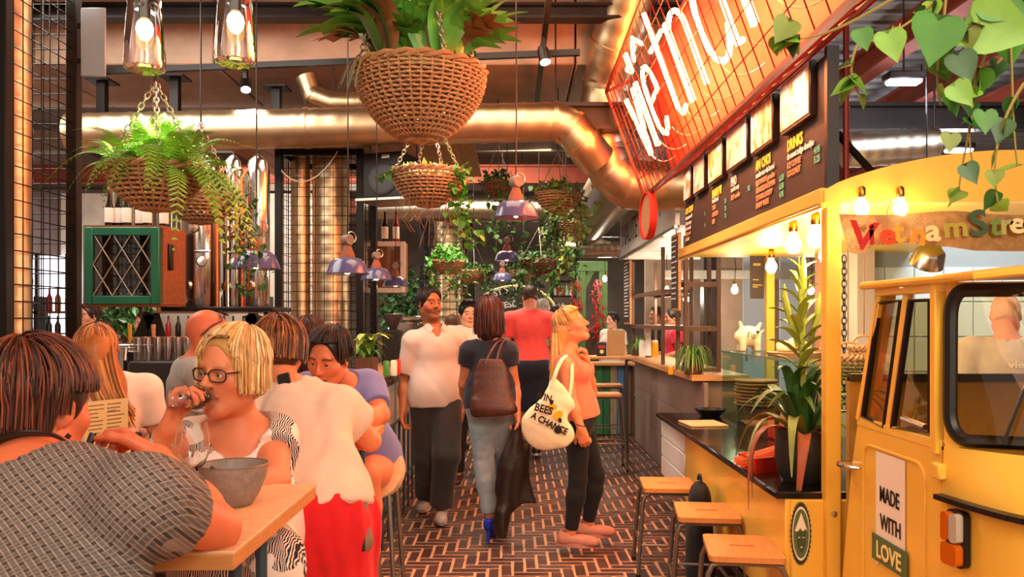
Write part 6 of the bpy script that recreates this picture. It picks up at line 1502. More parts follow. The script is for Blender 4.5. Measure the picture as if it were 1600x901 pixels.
def heart(s=1.0, m=None, name='leaf'):
    pts = [(0, 0), (-.012, -.012), (-.016, -.030), (-.006, -.046), (.014, -.054), (.036, -.050), (.058, -.037), (.080, -.020), (.098, -.007), (.110, 0)]; b = MB(); vs = []; n = len(pts)
    for x, y in pts: vs.append(Vector((x*s, y*s, -.15*x*s+.18*abs(y)*s)))
    for x, y in pts: vs.append(Vector((x*s, 0, -.15*x*s)))
    for x, y in pts: vs.append(Vector((x*s, -y*s, -.15*x*s+.18*abs(y)*s)))
    for i in range(n-1): b.add(vs, []) if False else None
    fs = [(i, i+1, n+i+1, n+i) for i in range(n-1)]+[(n+i, n+i+1, 2*n+i+1, 2*n+i) for i in range(n-1)]
    b.add(vs, fs); return b.mesh(name, m, 60)
# --- big staghorn basket
rr = random.Random(5)
c = P(657, 116, 3.4); big_b = hang_basket('large wicker basket of staghorn fern hanging highest in the centre', c, .262, .285, wicker, .75, rows=19, ribs=38)
for i in range(34):
    az = rr.uniform(0, 6.28); r = rr.uniform(.02, .2); place(stags[rr.choice((0, 0, 0, 1, 1, 2, 3))], big_b, Vector((r*math.cos(az), r*math.sin(az), .0)), az+rr.uniform(-.3, .3), rr.uniform(.1, .9), rr.uniform(1.0, 1.45), rr.uniform(-.5, .5))
for az, el, s, k in ((.1, .75, 1.0, 1), (-.25, .6, 1.05, 1), (.6, .95, .9, 0), (2.7, .9, .8, 1), (-.6, 1.1, .9, 0), (1.2, .9, 1, 0), (-1.5, 1.0, .9, 0), (-.9, .8, .95, 1)):
    place(straps[k], big_b, Vector((.06*math.cos(az), .06*math.sin(az), 0)), az, el, s, rr.uniform(-.4, .4))
b = MB(); rr2 = random.Random(3)
for i in range(40):
    az = rr2.uniform(2.6, 3.9); p0 = Vector((.22*math.cos(az), .22*math.sin(az), .0)); L = rr2.uniform(.10, .2); o = Vector((math.cos(az), math.sin(az), 0)); st = strip([p0+o*L*t*.6+Vector((0, 0, .06*math.sin(t*2.5)-.13*t*t)) for t in [k/6 for k in range(7)]], lambda t: .004*(1-t)+.001, .1); b.add(st.v, st.f)
b.build('dry_grass', g_pale, big_b, kind='stuff')
bulb('glowing bulb behind the staghorn basket leaves', P(726, 6, 3.75), 10, 'bulbs among the baskets', WHITE, .9, cord=1.0)
# --- fern basket and neighbours
c = P(243, 268, 3.35); fb = hang_basket('wicker basket overflowing with bright green fern beside the glass pendants', c, .178, .165, wicker, .36, rows=10, ribs=24, top=4.4)
for i in range(130):
    az = rr.uniform(0, 6.28); k = rr.choice((0, 0, 0, 1, 2, 2, 3)); el = {0: .55, 1: .25, 2: .95, 3: -.15}[k]+rr.uniform(-.15, .2); r = rr.uniform(.02, .15) if k != 3 else .15
    az = rr.uniform(-.9, .5) if k == 3 else az; place(ferns[k], fb, Vector((r*math.cos(az), r*math.sin(az), .0)), az+rr.uniform(-.25, .25), el, rr.uniform(.6, .9), rr.uniform(-.3, .3), 'frond')
def vine(t, pts, n, ls, m, seed, spread=.05, name='ivy_leaves', stem=True):
    r = random.Random(seed); b = MB(); pts = [Vector(p) for p in pts]; q = resample(pts, .03)
    for i in range(n):
        p = q[r.randrange(len(q))]+Vector((r.gauss(0, spread), r.gauss(0, spread), r.gauss(0, spread*.6))); s = ls*r.uniform(.6, 1.2)
        R = Matrix.Rotation(r.uniform(0, 6.28), 3, 'Z') @ Matrix.Rotation(r.uniform(-.2, 1.3), 3, 'Y') @ Matrix.Rotation(r.uniform(-.6, .6), 3, 'X')
        vs = [Vector((0, 0, 0)), Vector((.3, -.5, .08)), Vector((.75, -.38, 0)), Vector((1.15, 0, -.15)), Vector((.75, .38, 0)), Vector((.3, .5, .08)), Vector((.6, 0, -.06))]
        b.add([p+R @ (v*s) for v in vs], [(0, 1, 2, 6), (6, 2, 3), (6, 3, 4), (0, 6, 4, 5)])
    b.build(name, m, t, world=True, kind='stuff', smooth=0)
    if stem:
        c = MB(); c.tube(pts, .0025, 4); c.build('stem', g_brown, t, world=True)
def bush(t, c, rad, n, ls, m, seed, name='foliage'):
    r = random.Random(seed); b = MB(); c = Vector(c)
    for i in range(n):
        v = Vector((r.gauss(0, 1), r.gauss(0, 1), r.gauss(0, 1))).normalized()*r.random()**.4; p = c+Vector((v.x*rad[0], v.y*rad[1], abs(v.z)*rad[2] if rad[2] > 0 else v.z*-rad[2])); s = ls*r.uniform(.6, 1.3)
        R = frame(v+Vector((r.gauss(0, .6), r.gauss(0, .6), .3))) @ Matrix.Rotation(r.uniform(0, 6.28), 3, 'Z')
        b.add([p+R @ (Vector(q)*s) for q in ((0, 0, 0), (.4, -.35, .1), (1.1, 0, 0), (.4, .35, .1))], [(0, 1, 2, 3)])
    b.build(name, m, t, world=True, kind='stuff', smooth=0)
c = P(314, 308, 4.5); t = hang_basket('wicker basket half hidden behind the fern basket', c, .172, .15, wicker, .4, rows=9, ribs=24, top=4.4)
bush(t, c+Vector((.05, 0, 0)), (.14, .14, .10), 160, .035, g_dark, 3); vine(t, [c+Vector((.16, -.03, .02)), P(378, 340, 4.45), P(392, 390, 4.45), P(388, 445, 4.45)], 150, .035, g_dark, 4, .045); vine(t, [c+Vector((.14, -.08, .02)), P(362, 345, 4.4), P(372, 400, 4.4)], 60, .03, g_brown, 5, .04)
c = P(670, 272, 4.9); mbk = hang_basket('spotlit wicker basket with trailing ivy in the centre', c, .207, .20, wicker, .42, rows=11, ribs=28, top=3.65)
bush(mbk, c, (.19, .19, .05), 150, .04, g_pale, 6); vine(mbk, [c+Vector((.2, -.08, .02)), P(716, 300, 4.8), P(722, 340, 4.8), P(742, 362, 4.8)], 90, .045, g_ivy, 7, .03); vine(mbk, [c+Vector((.17, -.12, 0)), P(712, 330, 4.75), P(720, 360, 4.75), P(738, 378, 4.75)], 60, .04, g_ivy, 8, .025)
vine(mbk, [c+Vector((-.2, -.05, .02)), P(618, 268, 4.8), P(596, 274, 4.8)], 26, .05, g_ivy, 9, .02)
b = MB(); rr3 = random.Random(8)
for i in range(16):
    x = rr3.uniform(-.17, .17); p0 = c+Vector((x, -.12+rr3.uniform(-.05, .05), -.12)); L = rr3.uniform(.12, .34); b.tube([p0, p0+Vector((rr3.uniform(-.03, .03), 0, -L*.5)), p0+Vector((rr3.uniform(-.06, .06), 0, -L))], .002, 4)
b.build('roots', g_brown, mbk, world=True, kind='stuff')
light('SPOT', P(668, 150, 4.75), 420, WHITE, .03, aim=c, angle=45, blend=.5); light('SPOT', P(236, 60, 3.2), 110, (1, .97, .85), .03, aim=P(240, 268, 3.35), angle=50, blend=.7)
# --- baskets farther down the aisle
far_list = [(778, 288, 8.0, .15, .13, 'dark wicker basket hanging above the small blue lamp', g_dark), (872, 305, 7.6, .20, .16, 'wicker basket of spider plants beside the ribbed duct', g_olive), (884, 350, 8.6, .15, .13, 'small wicker basket below the spider plant basket', g_dark), (700, 410, 9.0, .17, .13, 'wicker basket of pale leafy fern above the smiling man', g_ivy),
            (842, 408, 9.8, .23, .16, 'grey wicker basket above the coral t-shirt man', g_dark), (740, 425, 10.4, .2, .15, 'shadowed wicker basket above the black-haired man', g_dark), (880, 402, 10.5, .14, .11, 'tiny hanging basket under the short grey duct', g_ivy), (712, 445, 12.0, .2, .14, 'far wicker basket above the brown-haired woman', g_dark), (815, 425, 11.2, .16, .12, 'far dark basket over the chalk sign', g_dark)]
for i, (px, py, d, r, dp, lb, m) in enumerate(far_list):
    c = P(px, py, d); t = hang_basket(lb, c, r, dp, wicker_d if i in (0, 4) else wicker, .4, True, 7, 18, top=3.6 if d > 8 else 4.3)
    bush(t, c, (r*1.25, r*1.25, .13 if i != 3 else .2), 170 if i != 3 else 360, .06, m, 20+i)
    for k in range(4):
        a = rr.uniform(0, 6.28); e = c+Vector((r*math.cos(a), r*math.sin(a), .02)); L = rr.uniform(.2, .5); vine(t, [e, e+Vector((.06*math.cos(a), .06*math.sin(a), -L*.5)), e+Vector((rr.uniform(-.1, .1), 0, -L))], 36, .055, m, 40+i*5+k, .04)
t = thing('climbing_plant', 'mass of trailing vines draped over the far aisle between the lamps', 'plant', P(800, 480, 10.5))
for k in range(9):
    x = rr.uniform(770, 880); y0 = rr.uniform(340, 385); e = P(x, y0, 10.2+rr.uniform(-.8, .8)); L = rr.uniform(.3, .9); vine(t, [e+Vector((0, 0, .5)), e, e+Vector((rr.uniform(-.1, .1), 0, -L))], 60, .065, rr.choice((g_dark, g_dark, g_olive)), 80+k, .06)
light('SPOT', P(700, 300, 8.6), 60, WHITE, .03, aim=P(700, 400, 9.0), angle=50)
# --- near ivy at the top right corner
iv = thing('trailing_ivy', 'blurred trailing ivy hanging close in the top right corner', 'plant', P(1560, -40, 1.7)); hv = [heart(1.0, g_ivy), heart(.85, g_olive), heart(.8, g_dark), heart(1.0, green('bright', '#7cae3a'))]
stems = [[(1600, -30), (1530, 40), (1490, 75), (1440, 65)], [(1590, -20), (1545, 60), (1500, 160), (1520, 260)], [(1600, 40), (1560, 110), (1520, 140), (1470, 150)], [(1500, -40), (1440, 30), (1390, 60), (1340, 70)], [(1600, 130), (1560, 190), (1545, 250), (1560, 320)], [(1560, -30), (1590, 60), (1575, 150), (1590, 260)], [(1480, -30), (1475, 60), (1455, 110), (1470, 165)],
         [(1340, 70), (1320, 110), (1335, 140), (1345, 150)], [(1440, -30), (1330, 40), (1270, 70), (1215, 60)], [(1520, 40), (1535, 150), (1505, 230), (1498, 300)]]
lf = []
for si, st in enumerate(stems):
    d0 = 1.7+.06*(si % 4); pts = [P(x, y, d0) for x, y in st]; q = bez(*pts, n=12); b = MB(); b.tube(q, [.0036*(1-.5*i/12) for i in range(13)], 5); b.build('stem', mat('ivy_stem', '#9a8a48', .6, rndv=.2), iv, world=True)
    for k in range(6): 
        j = rr.randrange(3, 13) if si != 8 else rr.randrange(9, 13); p = q[j]; M = Matrix.Translation(p) @ Matrix.Rotation(rr.uniform(0, 6.28), 4, 'Z') @ Matrix.Rotation(rr.uniform(.1, 1.5), 4, 'Y') @ Matrix.Rotation(rr.uniform(-.8, .8), 4, 'X') @ Matrix.Scale(rr.uniform(.28, .6), 4)
        link('leaf', hv[rr.choice((0, 1, 2, 2, 3))], iv, M, world=True)
for (px, py, s, k, tw) in ((1462, 62, 1.0, 0, 1.9), (1570, 45, 1.15, 3, .4), (1510, 110, .75, 2, 1.3), (1505, 148, .5, 3, 1.0), (1395, 72, .6, 3, 1.4), (1222, 50, .65, 1, 2.2), (1485, 225, .45, 1, 1.8), (1350, 62, .42, 0, 1.4), (1520, 275, .5, 2, 1.2), (1575, 10, .8, 0, .6), (1540, 190, .45, 0, 1.7)):
    M = basis(P(px, py, 1.68), (math.cos(tw), -.4, -math.sin(tw)), (math.sin(tw), -.2, math.cos(tw))) @ Matrix.Translation((-.05*s, 0, 0)) @ Matrix.Scale(s, 4); link('leaf', hv[k], iv, M, world=True)
b = MB(); b.tube([P(1560, -60, 1.72), Vector((P(1560, 0, 1.72).x, 1.72, 3.6))], .006, 6); b.build('hanger', chain_m, iv, world=True)
# --- bromeliad in its dark stone pot on the truck counter
pot_m = mat('dark_stone_pot', '#2c2926', .55, var=.45, vs=24, bump=.4, bs=40)
q = P(1255, 755, 3.72); bp_ = thing('potted_bromeliad', 'bromeliad with tall flower spike in a dark stone pot on the counter', 'potted plant', (q.x, 3.72, .782))
b = MB(); b.lathe([(0, 0), (.085, 0), (.105, .03), (.124, .10), (.122, .175), (.112, .215), (.116, .235), (.104, .235), (.1, .2), (0, .19)], 32); b.build('pot', pot_m, bp_)
bl_m = [strip(arch(L, rs, dr), lambda t: .026*(1-t)**.6*(.6+.4*math.sin(math.pi*t))+.002, .45).mesh('leaf', m, 50) for L, rs, dr, m in ((.26, .17, .5, g_dark), (.30, .12, .8, g_olive), (.22, .20, .25, g_dark), (.24, .08, 1.2, g_red))]
for i in range(34):
    az = i*2.4; k = (0, 1, 2, 0, 3, 2)[i % 6]; place(bl_m[k], bp_, Vector((.03*math.cos(az), .03*math.sin(az), .2)), az, (.1, .0, .45, .2, -.25, .5)[i % 6]+rr.uniform(-.1, .2), rr.uniform(1.0, 1.4), rr.uniform(-.2, .2))
sp_m = green('spike', '#8c9a3c'); b = MB(); b.tube([(0, 0, .2), (-.004, 0, .5), (-.012, 0, .85), (-.02, 0, 1.0)], [.018, .016, .010, .003], 8); b.build('flower_stalk', sp_m, bp_)
bract = strip([Vector((.16*t, 0, .035*math.sin(t*2.4))) for t in [k/7 for k in range(8)]], lambda t: .021*math.sin(math.pi*min(1, t*.9+.08))**.8, .5).mesh('bract', sp_m, 50)
tipb = strip([Vector((.17*t, 0, .03*math.sin(t*2.6))) for t in [k/7 for k in range(8)]], lambda t: .018*math.sin(math.pi*min(1, t*.9+.08))**.8, .7).mesh('bract', g_olive, 50)
for i in range(30):
    z = .42+i*.0175; az = i*2.25; place(bract if i % 3 else tipb, bp_, Vector((-.012, 0, z)), az, .25+i*.012, 1.0-.012*i+(.25 if 4 < i < 18 else 0), 0, 'bract')
for dx, h0 in ((-.085, .88), (.0, 1.02), (.075, .84)):
    b = MB(); b.tube([(dx*.3, 0, .6), (dx*.8, 0, h0-.12), (dx, 0, h0-.05), (dx*1.0, 0, h0)], [.008, .016, .014, .003], 8); b.build('flower_bud', sp_m, bp_)
# --- spider plants on the wooden stall bar
def spider(label, c, n, L, seed, box=None):
    r = random.Random(seed); t = thing('spider_plant', label, 'potted plant', c); b1, b2 = MB(), MB(); c = Vector(c)
    for i in range(n):
        az = r.uniform(0, 6.28); l = L*r.uniform(.6, 1.1); ri = r.uniform(.5, 1.1)*L*.8; pts = [c+Vector((0, 0, .07))+Vector((math.cos(az)*l*t_*.75, math.sin(az)*l*t_*.75, ri*math.sin(min(1.0, t_)*2.5)-.55*l*t_*t_)) for t_ in [k/8 for k in range(9)]]
        pts = [Vector((p.x, p.y, max(p.z, c.z+.012))) for p in pts]; s = strip(pts, lambda t_: .0065*(1-t_*.8), .3); (b1 if i % 3 else b2).add(s.v, s.f)
    b1.build('leaves', g_ivy, t, world=True, kind='stuff'); b2.build('pale_leaves', g_pale, t, world=True, kind='stuff')
    b = MB(); b.lathe([(0, 0), (.07, 0), (.09, .09), (.082, .09), (.07, .07), (0, .07)], 18, c); b.build('pot', wood_dark, t, world=True); return t
spider('big spider plant in a wooden tray on the near end of the stall bar', (P(1083, 570, 6.75).x, 6.75, 1.062), 150, .24, 1)
spider('spider plant behind the jars on the far stall bar', (P(1000, 545, 10.3).x, 10.3, 1.062), 110, .24, 2)
# --- leafy plant in a brown box on the curved bar
q = Vector((P(572, 0, 5.62).x, 5.62, 1.10)); t = thing('planter_box', 'broad-leaved plant in a brown wooden box on the curved bar', 'potted plant', q)
b = MB(); b.box(q+Vector((0, 0, .075)), (.15, .15, .15), RZ(12), .006); b.build('box', wood_dark, t, world=True)
lfm = [strip(arch(L, L*.6, .5), lambda t_: .03*math.sin(math.pi*min(1, t_*.92+.05))**.8, .35).mesh('leaf', m, 50) for L, m in ((.20, g_olive), (.17, g_ivy), (.22, g_pale))]
for i in range(30): place(lfm[i % 3], t, Vector((rr.uniform(-.04, .04), rr.uniform(-.04, .04), .14)), i*2.4, rr.uniform(-.1, .9), rr.uniform(.7, 1.05))
# ------------------------------------------------------------------ lamps
enamel = mat('lilac_enamel', '#4c4c74', .22, var=.08, vs=3, coat=.4); enamel_in = mat('enamel_inside', '#f4dcae', .35); rust_cap = mat('rust_cap', '#8a5038', .75, var=.3, vs=18, bump=.3); grey_cap = mat('junction_grey', '#7a6a60', .7, var=.3, vs=18)
shade = MB(); shade.lathe([(.038, .105), (.060, .103), (.085, .095), (.104, .078), (.118, .05), (.130, .018), (.136, .0)], 36); shade_me = shade.mesh('shade', enamel)
inn = MB(); inn.lathe([(.036, .102), (.084, .091), (.102, .075), (.116, .048), (.128, .016), (.1345, .001)], 36); inn_me = inn.mesh('shade_lining', enamel_in)
rimm = MB(); rimm.lathe([(.133, -.002), (.138, -.001), (.1375, .004), (.133, .003)], 36, close=True); rim_me = rimm.mesh('shade_rim', mat('rim_blue', '#3a3c5c', .3))
capm = MB(); capm.lathe([(.046, .100), (.046, .115), (.040, .135), (.028, .165), (.020, .185), (0, .187)], 20); cap_me = capm.mesh('cap', rust_cap)
jm = MB(); jm.lathe([(0, -.03), (.030, -.03), (.036, -.022), (.036, .022), (.030, .03), (0, .03)], 16, (0, 0, .215), rot('X', math.pi/2)); j_me = jm.mesh('junction_box', grey_cap)
bm_ = MB(); bm_.lathe([(0, .008), (.022, .012), (.030, .032), (.020, .06), (.014, .08)], 14); b_me = bm_.mesh('bulb', mat('lamp_bulb', '#ffe0ac', .3, emit=9))
def enamel_lamp(label, px, py, d, w, e=5, top=4.2):
    c = P(px, py, d); s = w/F*d/.272; t = thing('enamel_lamp', label, 'pendant lamp', c, rnd.uniform(0, 1), group='blue enamel pendant lamps'); S_ = Matrix.Scale(s, 4)
    for n, me in (('shade', shade_me), ('shade_lining', inn_me), ('shade_rim', rim_me), ('cap', cap_me), ('junction_box', j_me), ('bulb', b_me)): link(n, me, t, S_.copy())
    b = MB(); b.tube(arc((.03*s, 0, .235*s), .035*s, -60, 200, 10, 'XZ'), .004, 6); b.build('cable_loop', chain_m, t)
    b = MB(); b.tube([(0, 0, .25*s), (.004, 0, .6), (0, 0, ceil_z(c.y)-c.z)], .0045, 6); b.build('cable', steel_dark, t)
    light('POINT', c+Vector((0, 0, .02*s)), e, (1, .75, .42), .03); return t
enamel_lamp('lilac enamel lamp in front of the steel tanks', 400, 420, 4.9, 75); enamel_lamp('lilac enamel lamp in front of the mesh column', 543, 428, 5.5, 67); enamel_lamp('blue enamel lamp just right of the mesh column', 588, 437, 6.3, 48, top=3.05); enamel_lamp('blue enamel lamp before the small white cabinet', 618, 447, 8.3, 40, top=3.05)
enamel_lamp('lilac enamel lamp hanging alone over the aisle centre', 806, 341, 5.2, 72); enamel_lamp('dark blue enamel lamp among the far vines', 792, 407, 8.6, 40); enamel_lamp('dark blue enamel lamp lowest among the far vines', 785, 438, 9.8, 32)
jar = MB(); jar.lathe([(.046, .222), (.050, .215), (.049, .19), (.052, .17), (.0615, .03), (.060, .008), (.05, 0), (0, .002), (0, .006), (.049, .005), (.057, .012), (.0585, .03), (.0495, .168), (.0465, .19), (.0475, .214), (.046, .222)], 36)
jar_me = jar.mesh('glass_jar', glass); fil = mat('filament', '#ffb04a', .3, emit=40)
for px, py, d, lb in ((226, 111, 2.55, 'clear glass jar pendant with a glowing bulb, nearest the mesh cage'), (368, 101, 2.5, 'clear glass jar pendant with a glowing bulb, right of the other jar')):
    c = P(px, py, d); t = thing('jar_pendant', lb, 'pendant lamp', c, group='glass jar pendants'); link('glass_jar', jar_me, t)
    b = MB(); b.lathe([(0, .16), (.014, .157), (.022, .148), (.026, .132), (.024, .115), (.014, .098), (0, .092)], 16); b.build('glass_bulb', mat('bulb_warm', '#ffc46a', .2, emit=7), t)
    b = MB(); b.lathe([(.018, .16), (.018, .20), (.05, .215), (.052, .235), (.02, .245), (0, .245)], 20); b.build('cap', steel_black, t)
    b = MB(); b.tube([(0, 0, .24), (0, 0, 4.4-c.z)], .005, 6); b.build('cable', black_rub, t); light('POINT', c+Vector((0, 0, .125)), 7, (1, .68, .34), .02)
# ------------------------------------------------------------------ track lights
trk = thing('light_track', 'black ceiling track running across under the concrete beam', 'light track', P(500, 98, 6.4))
b = MB(); b.bar(P(150, 112, 6.75), P(906, 82, 6.15), .04, .045); b.build('track_bar', steel_black, trk, world=True)
for px in (200, 700):
    q = P(px, 104 if px < 400 else 92, 6.5); b = MB(); b.tube([q, Vector((q.x, q.y, 3.9))], .006, 6); b.build('suspension_rod', steel_black, trk, world=True)
trk2 = thing('light_track', 'black ceiling track running away from the camera over the aisle', 'light track', P(845, 90, 6)); b = MB(); b.bar((.21, 4.9, 3.54), (.19, 9.2, 3.54), .04, .045); b.build('track_bar', steel_black, trk2, world=True)
for y in (5.4, 8.6):
    q = Vector((.2, y, 3.54)); b = MB(); b.tube([q, Vector((.2, y, ceil_z(y)))], .006, 6); b.build('suspension_rod', steel_black, trk2, world=True)
def spot(label, px, py, d, aim, e, col=WHITE, L=.13, r=.042, up=.16):
    c = P(px, py, d); t = thing('track_spotlight', label, 'spotlight', c, group='track spotlights'); dr = (Vector(aim)-c).normalized(); R = frame(dr)
    b = MB(); b.lathe([(0, -L), (r*.8, -L), (r, -L*.8), (r, 0), (r*.9, .004), (r*.9, -.012), (0, -.012)], 20, (0, 0, 0), R); b.build('lamp_head', steel_black, t)
    b = MB(); b.lathe([(0, -.010), (r*.86, -.010), (r*.86, -.006), (0, -.004)], 18, (0, 0, 0), R); b.build('lens', mat('spot_lens', '#f4f0ff', .2, emit=40), t)
    b = MB(); b.bar(-dr*L*.5, -dr*L*.5+Vector((0, 0, up)), .05, .03); b.build('bracket', steel_black, t); light('SPOT', c+dr*.03, e, col, .04, aim=aim, angle=70, blend=.6)
spot('track spotlight with a bright white lens above the aisle', 852, 97, 5.9, (.6, 4.8, .9), 90); spot('track spotlight with a glowing lens near the glass pendants', 384, 140, 6.58, (-1.6, 5.2, .9), 55); spot('small track spotlight in the far ceiling', 836, 214, 9.0, (.0, 9.4, .8), 60, up=.6)
# ------------------------------------------------------------------ wooden bar of the neighbouring stall, with ladder frames
sb = thing('stall_bar', 'wooden bar of the next stall with a tiled grey front', 'bar', (1.75, 8.6, 0)); tile_grey = mat('grey_brown_tile', '#8a7268', .5, var=.12, vs=5)
b = MB(); b.prism([(1.40, 6.62), (1.86, 6.62), (1.86, 10.6), (1.40, 10.6)], .045, Matrix.Translation((0, 0, 1.017))); b.build('bar_top', wood, sb, world=True)
for i in range(9):
    for j in range(3):
        b = MB(); b.box((1.50, 6.76+i*.425, .17+j*.335), (.03, .42, .33), bev=.003); b.build('tile', tile_grey, sb, world=True)
b = MB(); b.box((1.68, 6.70, .51), (.30, .03, 1.0)); b.build('end_panel', tile_grey, sb, world=True); b = MB(); b.box((1.52, 8.6, .51), (.02, 3.8, 1.0)); b.build('backing', wood_dark, sb, world=True); b = MB(); b.box((1.83, 6.69, .51), (.04, .05, 1.01)); b.build('corner_post', wood, sb, world=True)
walnut = mat('walnut_frame', '#6b4a34', .55, var=.25, vs=8, stretch=(8, 8, 1))
def ladder(label, x, ya, yb, z0, z1, rungs):
    t = thing('ladder_frame', label, 'frame', (x, (ya+yb)/2, z0), group='wooden ladder frames on the stall bar')
    for xx in (x, x+.28):
        for y in (ya, yb): b = MB(); b.box((xx, y, (z0+z1)/2), (.035, .035, z1-z0), bev=.003); b.build('upright', walnut, t, world=True)
    for z in rungs:
        for xx in (x, x+.28): b = MB(); b.bar((xx, ya, z), (xx, yb, z), .032, .03); b.build('rung', walnut, t, world=True)
        b = MB(); b.bar((x, ya, z), (x+.28, ya, z), .032, .03); b.build('rung', walnut, t, world=True)
        b = MB(); b.box((x+.14, (ya+yb)/2, z+.02), (.30, yb-ya+.02, .014)); b.build('shelf', walnut, t, world=True)
ladder('brown ladder frame above the big spider plant', 1.45, 7.1, 7.45, 1.062, 2.22, (1.065, 1.42, 1.80)); ladder('brown ladder frame above the jars farther along the bar', 1.45, 8.2, 10.3, 1.062, 2.22, (1.42, 1.78))
def chalk(label, x, y0, y1, z0, z1, lines):
    t = thing('chalkboard', label, 'chalkboard', (x, (y0+y1)/2, z0)); b = MB(); b.box((x, (y0+y1)/2, (z0+z1)/2), (.025, y1-y0, z1-z0), bev=.004); b.build('wooden_frame', wood, t, world=True)
    b = MB(); b.box((x-.010, (y0+y1)/2, (z0+z1)/2), (.014, y1-y0-.04, z1-z0-.05)); b.build('slate', board_m, t, world=True)
    b = MB(); r = random.Random(int(y0*10)); n = lines
    for i in range(n):
        z = z1-.06-(z1-z0-.12)*i/n; w = (y1-y0-.07)*r.uniform(.6, 1); b.box((x-.0185, y1-.035-w/2, z), (.002, w, .012))
    b.build('chalk_lines', chalk_w, t, world=True, smooth=0, kind='stuff')
    b = MB(); b.tube([(x, (y0+y1)/2, z1), (x, (y0+y1)/2, 2.28)], .003, 4); b.build('hanger', black_rub, t, world=True)
chalk('narrow framed chalkboard hanging at the near corner of the white sign', 1.38, 7.0, 7.32, 1.58, 2.24, 12); chalk('narrow framed chalkboard hanging at the far corner of the white sign', 1.38, 10.0, 10.5, 1.45, 2.22, 16)
sg2 = thing('stall_fascia', 'white boxed stall sign with narrow black letters beyond the duct', 'sign', (1.38, 8.85, 2.28)); b = MB(); b.box((1.36, 8.85, 2.57), (.04, 3.7, .58), bev=.004); b.build('sign_face', white_paint, sg2, world=True)
b = MB(); b.box((1.345, 8.85, 2.285), (.03, 3.72, .03)); b.build('metal_edge', galv_grey, sg2, world=True); b = MB(); b.box((2.5, 8.85, 2.29), (2.3, 3.7, .02)); b.build('soffit', white_paint, sg2, world=True)
text('HAUTE', .38, decal_k, sg2, basis((1.338, 10.45, 2.42), (0, -1, 0), (0, 0, 1)), depth=.002, bold=-.004, sx=1.05); text('F', .3, decal_k, sg2, basis((1.338, 7.75, 2.46), (0, -1, 0), (0, 0, 1)), depth=.002, sx=.6)
for k in range(3):
    b = MB(); b.box((1.337, 8.1+k*.16, 2.55), (.003, .02, .16-.03*k)); b.build('letter_stroke', decal_k, sg2, world=True)
for y in (7.1, 10.6): b = MB(); b.bar((1.5, y, 2.3), (1.5, y, 3.72), .05); b.build('hanger', steel_dark, sg2, world=True)
light('SPOT', (.1, 8.0, 3.45), 130, WHITE, .05, aim=(1.36, 8.9, 2.5), angle=80)  # spot without a fixture, added to brighten the white sign face
# round red-rimmed tray hanging edge-on under the cage
q = P(1013, 337, 6.2); t = thing('round_tray', 'round bamboo tray with a red rim hanging under the neon cage', 'tray', q); R = frame(Vector((1, .09, 0)))
b = MB(); b.lathe([(0, -.012), (.17, -.012), (.17, .0), (0, .0)], 40, (0, 0, 0), R); b.build('tray_face', mat('tray_tan', '#b98a68', .7, var=.2, vs=40), t); b = MB(); b.lathe([(.166, -.03), (.178, -.03), (.178, .022), (.166, .022)], 40, (0, 0, 0), R, close=True); b.build('rim', mat('red_rim', '#c42a1c', .5), t)
b = MB(); b.tube([(0, 0, .175), Vector((1.0, 6.2, 2.44))-q], .003, 5); b.build('string', black_rub, t)
# colourful plank-clad counter behind the blonde woman
t = thing('plank_bar', 'bar clad in blue, green and brown reclaimed planks', 'bar', (1.1, 10.8, 0)); pc = ['#5a6a3a', '#8a5a3c', '#7a9a4a', '#3f6a9a', '#8a5a3a', '#3a7a4a', '#2f6a44', '#9a8a6a', '#4a7aa8', '#6a4a34']
b = MB(); b.box((1.05, 10.95, .93), (1.0, .36, .04), bev=.006); b.build('bar_top', wood, t, world=True)
for i in range(10): b = MB(); b.box((.63+i*.092, 10.85, .46), (.086, .02, .90), bev=.003); b.build('plank', mat('plank_'+pc[i], pc[i], .75, var=.35, vs=7, stretch=(8, 8, 1), bump=.2), t, world=True)
b = MB(); b.box((1.08, 11.0, .45), (.92, .25, .88)); b.build('core', wood_dark, t, world=True)
# high round table in front of it with a cardboard menu and napkin box
t = thing('high_table', 'narrow wooden high table behind the blonde woman', 'table', (P(955, 0, 9.0).x, 9.0, 0)); q = Vector((P(950, 0, 9.0).x, 9.0, 1.10))
b = MB(); b.box(q, (.55, .4, .03), bev=.006); b.build('table_top', wood, t, world=True)
for s in (-1, 1): b = MB(); b.tube([q+Vector((s*.2, 0, -.015)), Vector((q.x+s*.2, 9.0, 0))], .016, 8); b.build('leg', steel_blue, t, world=True)
b = MB(); b.box(q+Vector((.09, .02, .155)), (.19, .012, .28), RZ(-6)); one('cardboard_menu', 'buff cardboard menu standing on the narrow high table', 'menu', b, mat('cardboard', '#c9a070', .8, var=.08, vs=6))
t = thing('napkin_box', 'black napkin box with a red label on the narrow high table', 'box', q+Vector((-.08, -.08, .015))); b = MB(); b.box((0, 0, .075), (.10, .07, .15), bev=.006); b.build('box_body', black_rub, t); b = MB(); b.box((0, -.037, .10), (.08, .004, .03)); b.build('red_label', mat('label_red', '#b82a1c', .5), t); b = MB(); b.lathe([(0, 0), (.022, 0), (.022, .003), (0, .003)], 14, (0, -.036, .05), rot('X', math.pi/2)); b.build('round_label', decal_y, t)
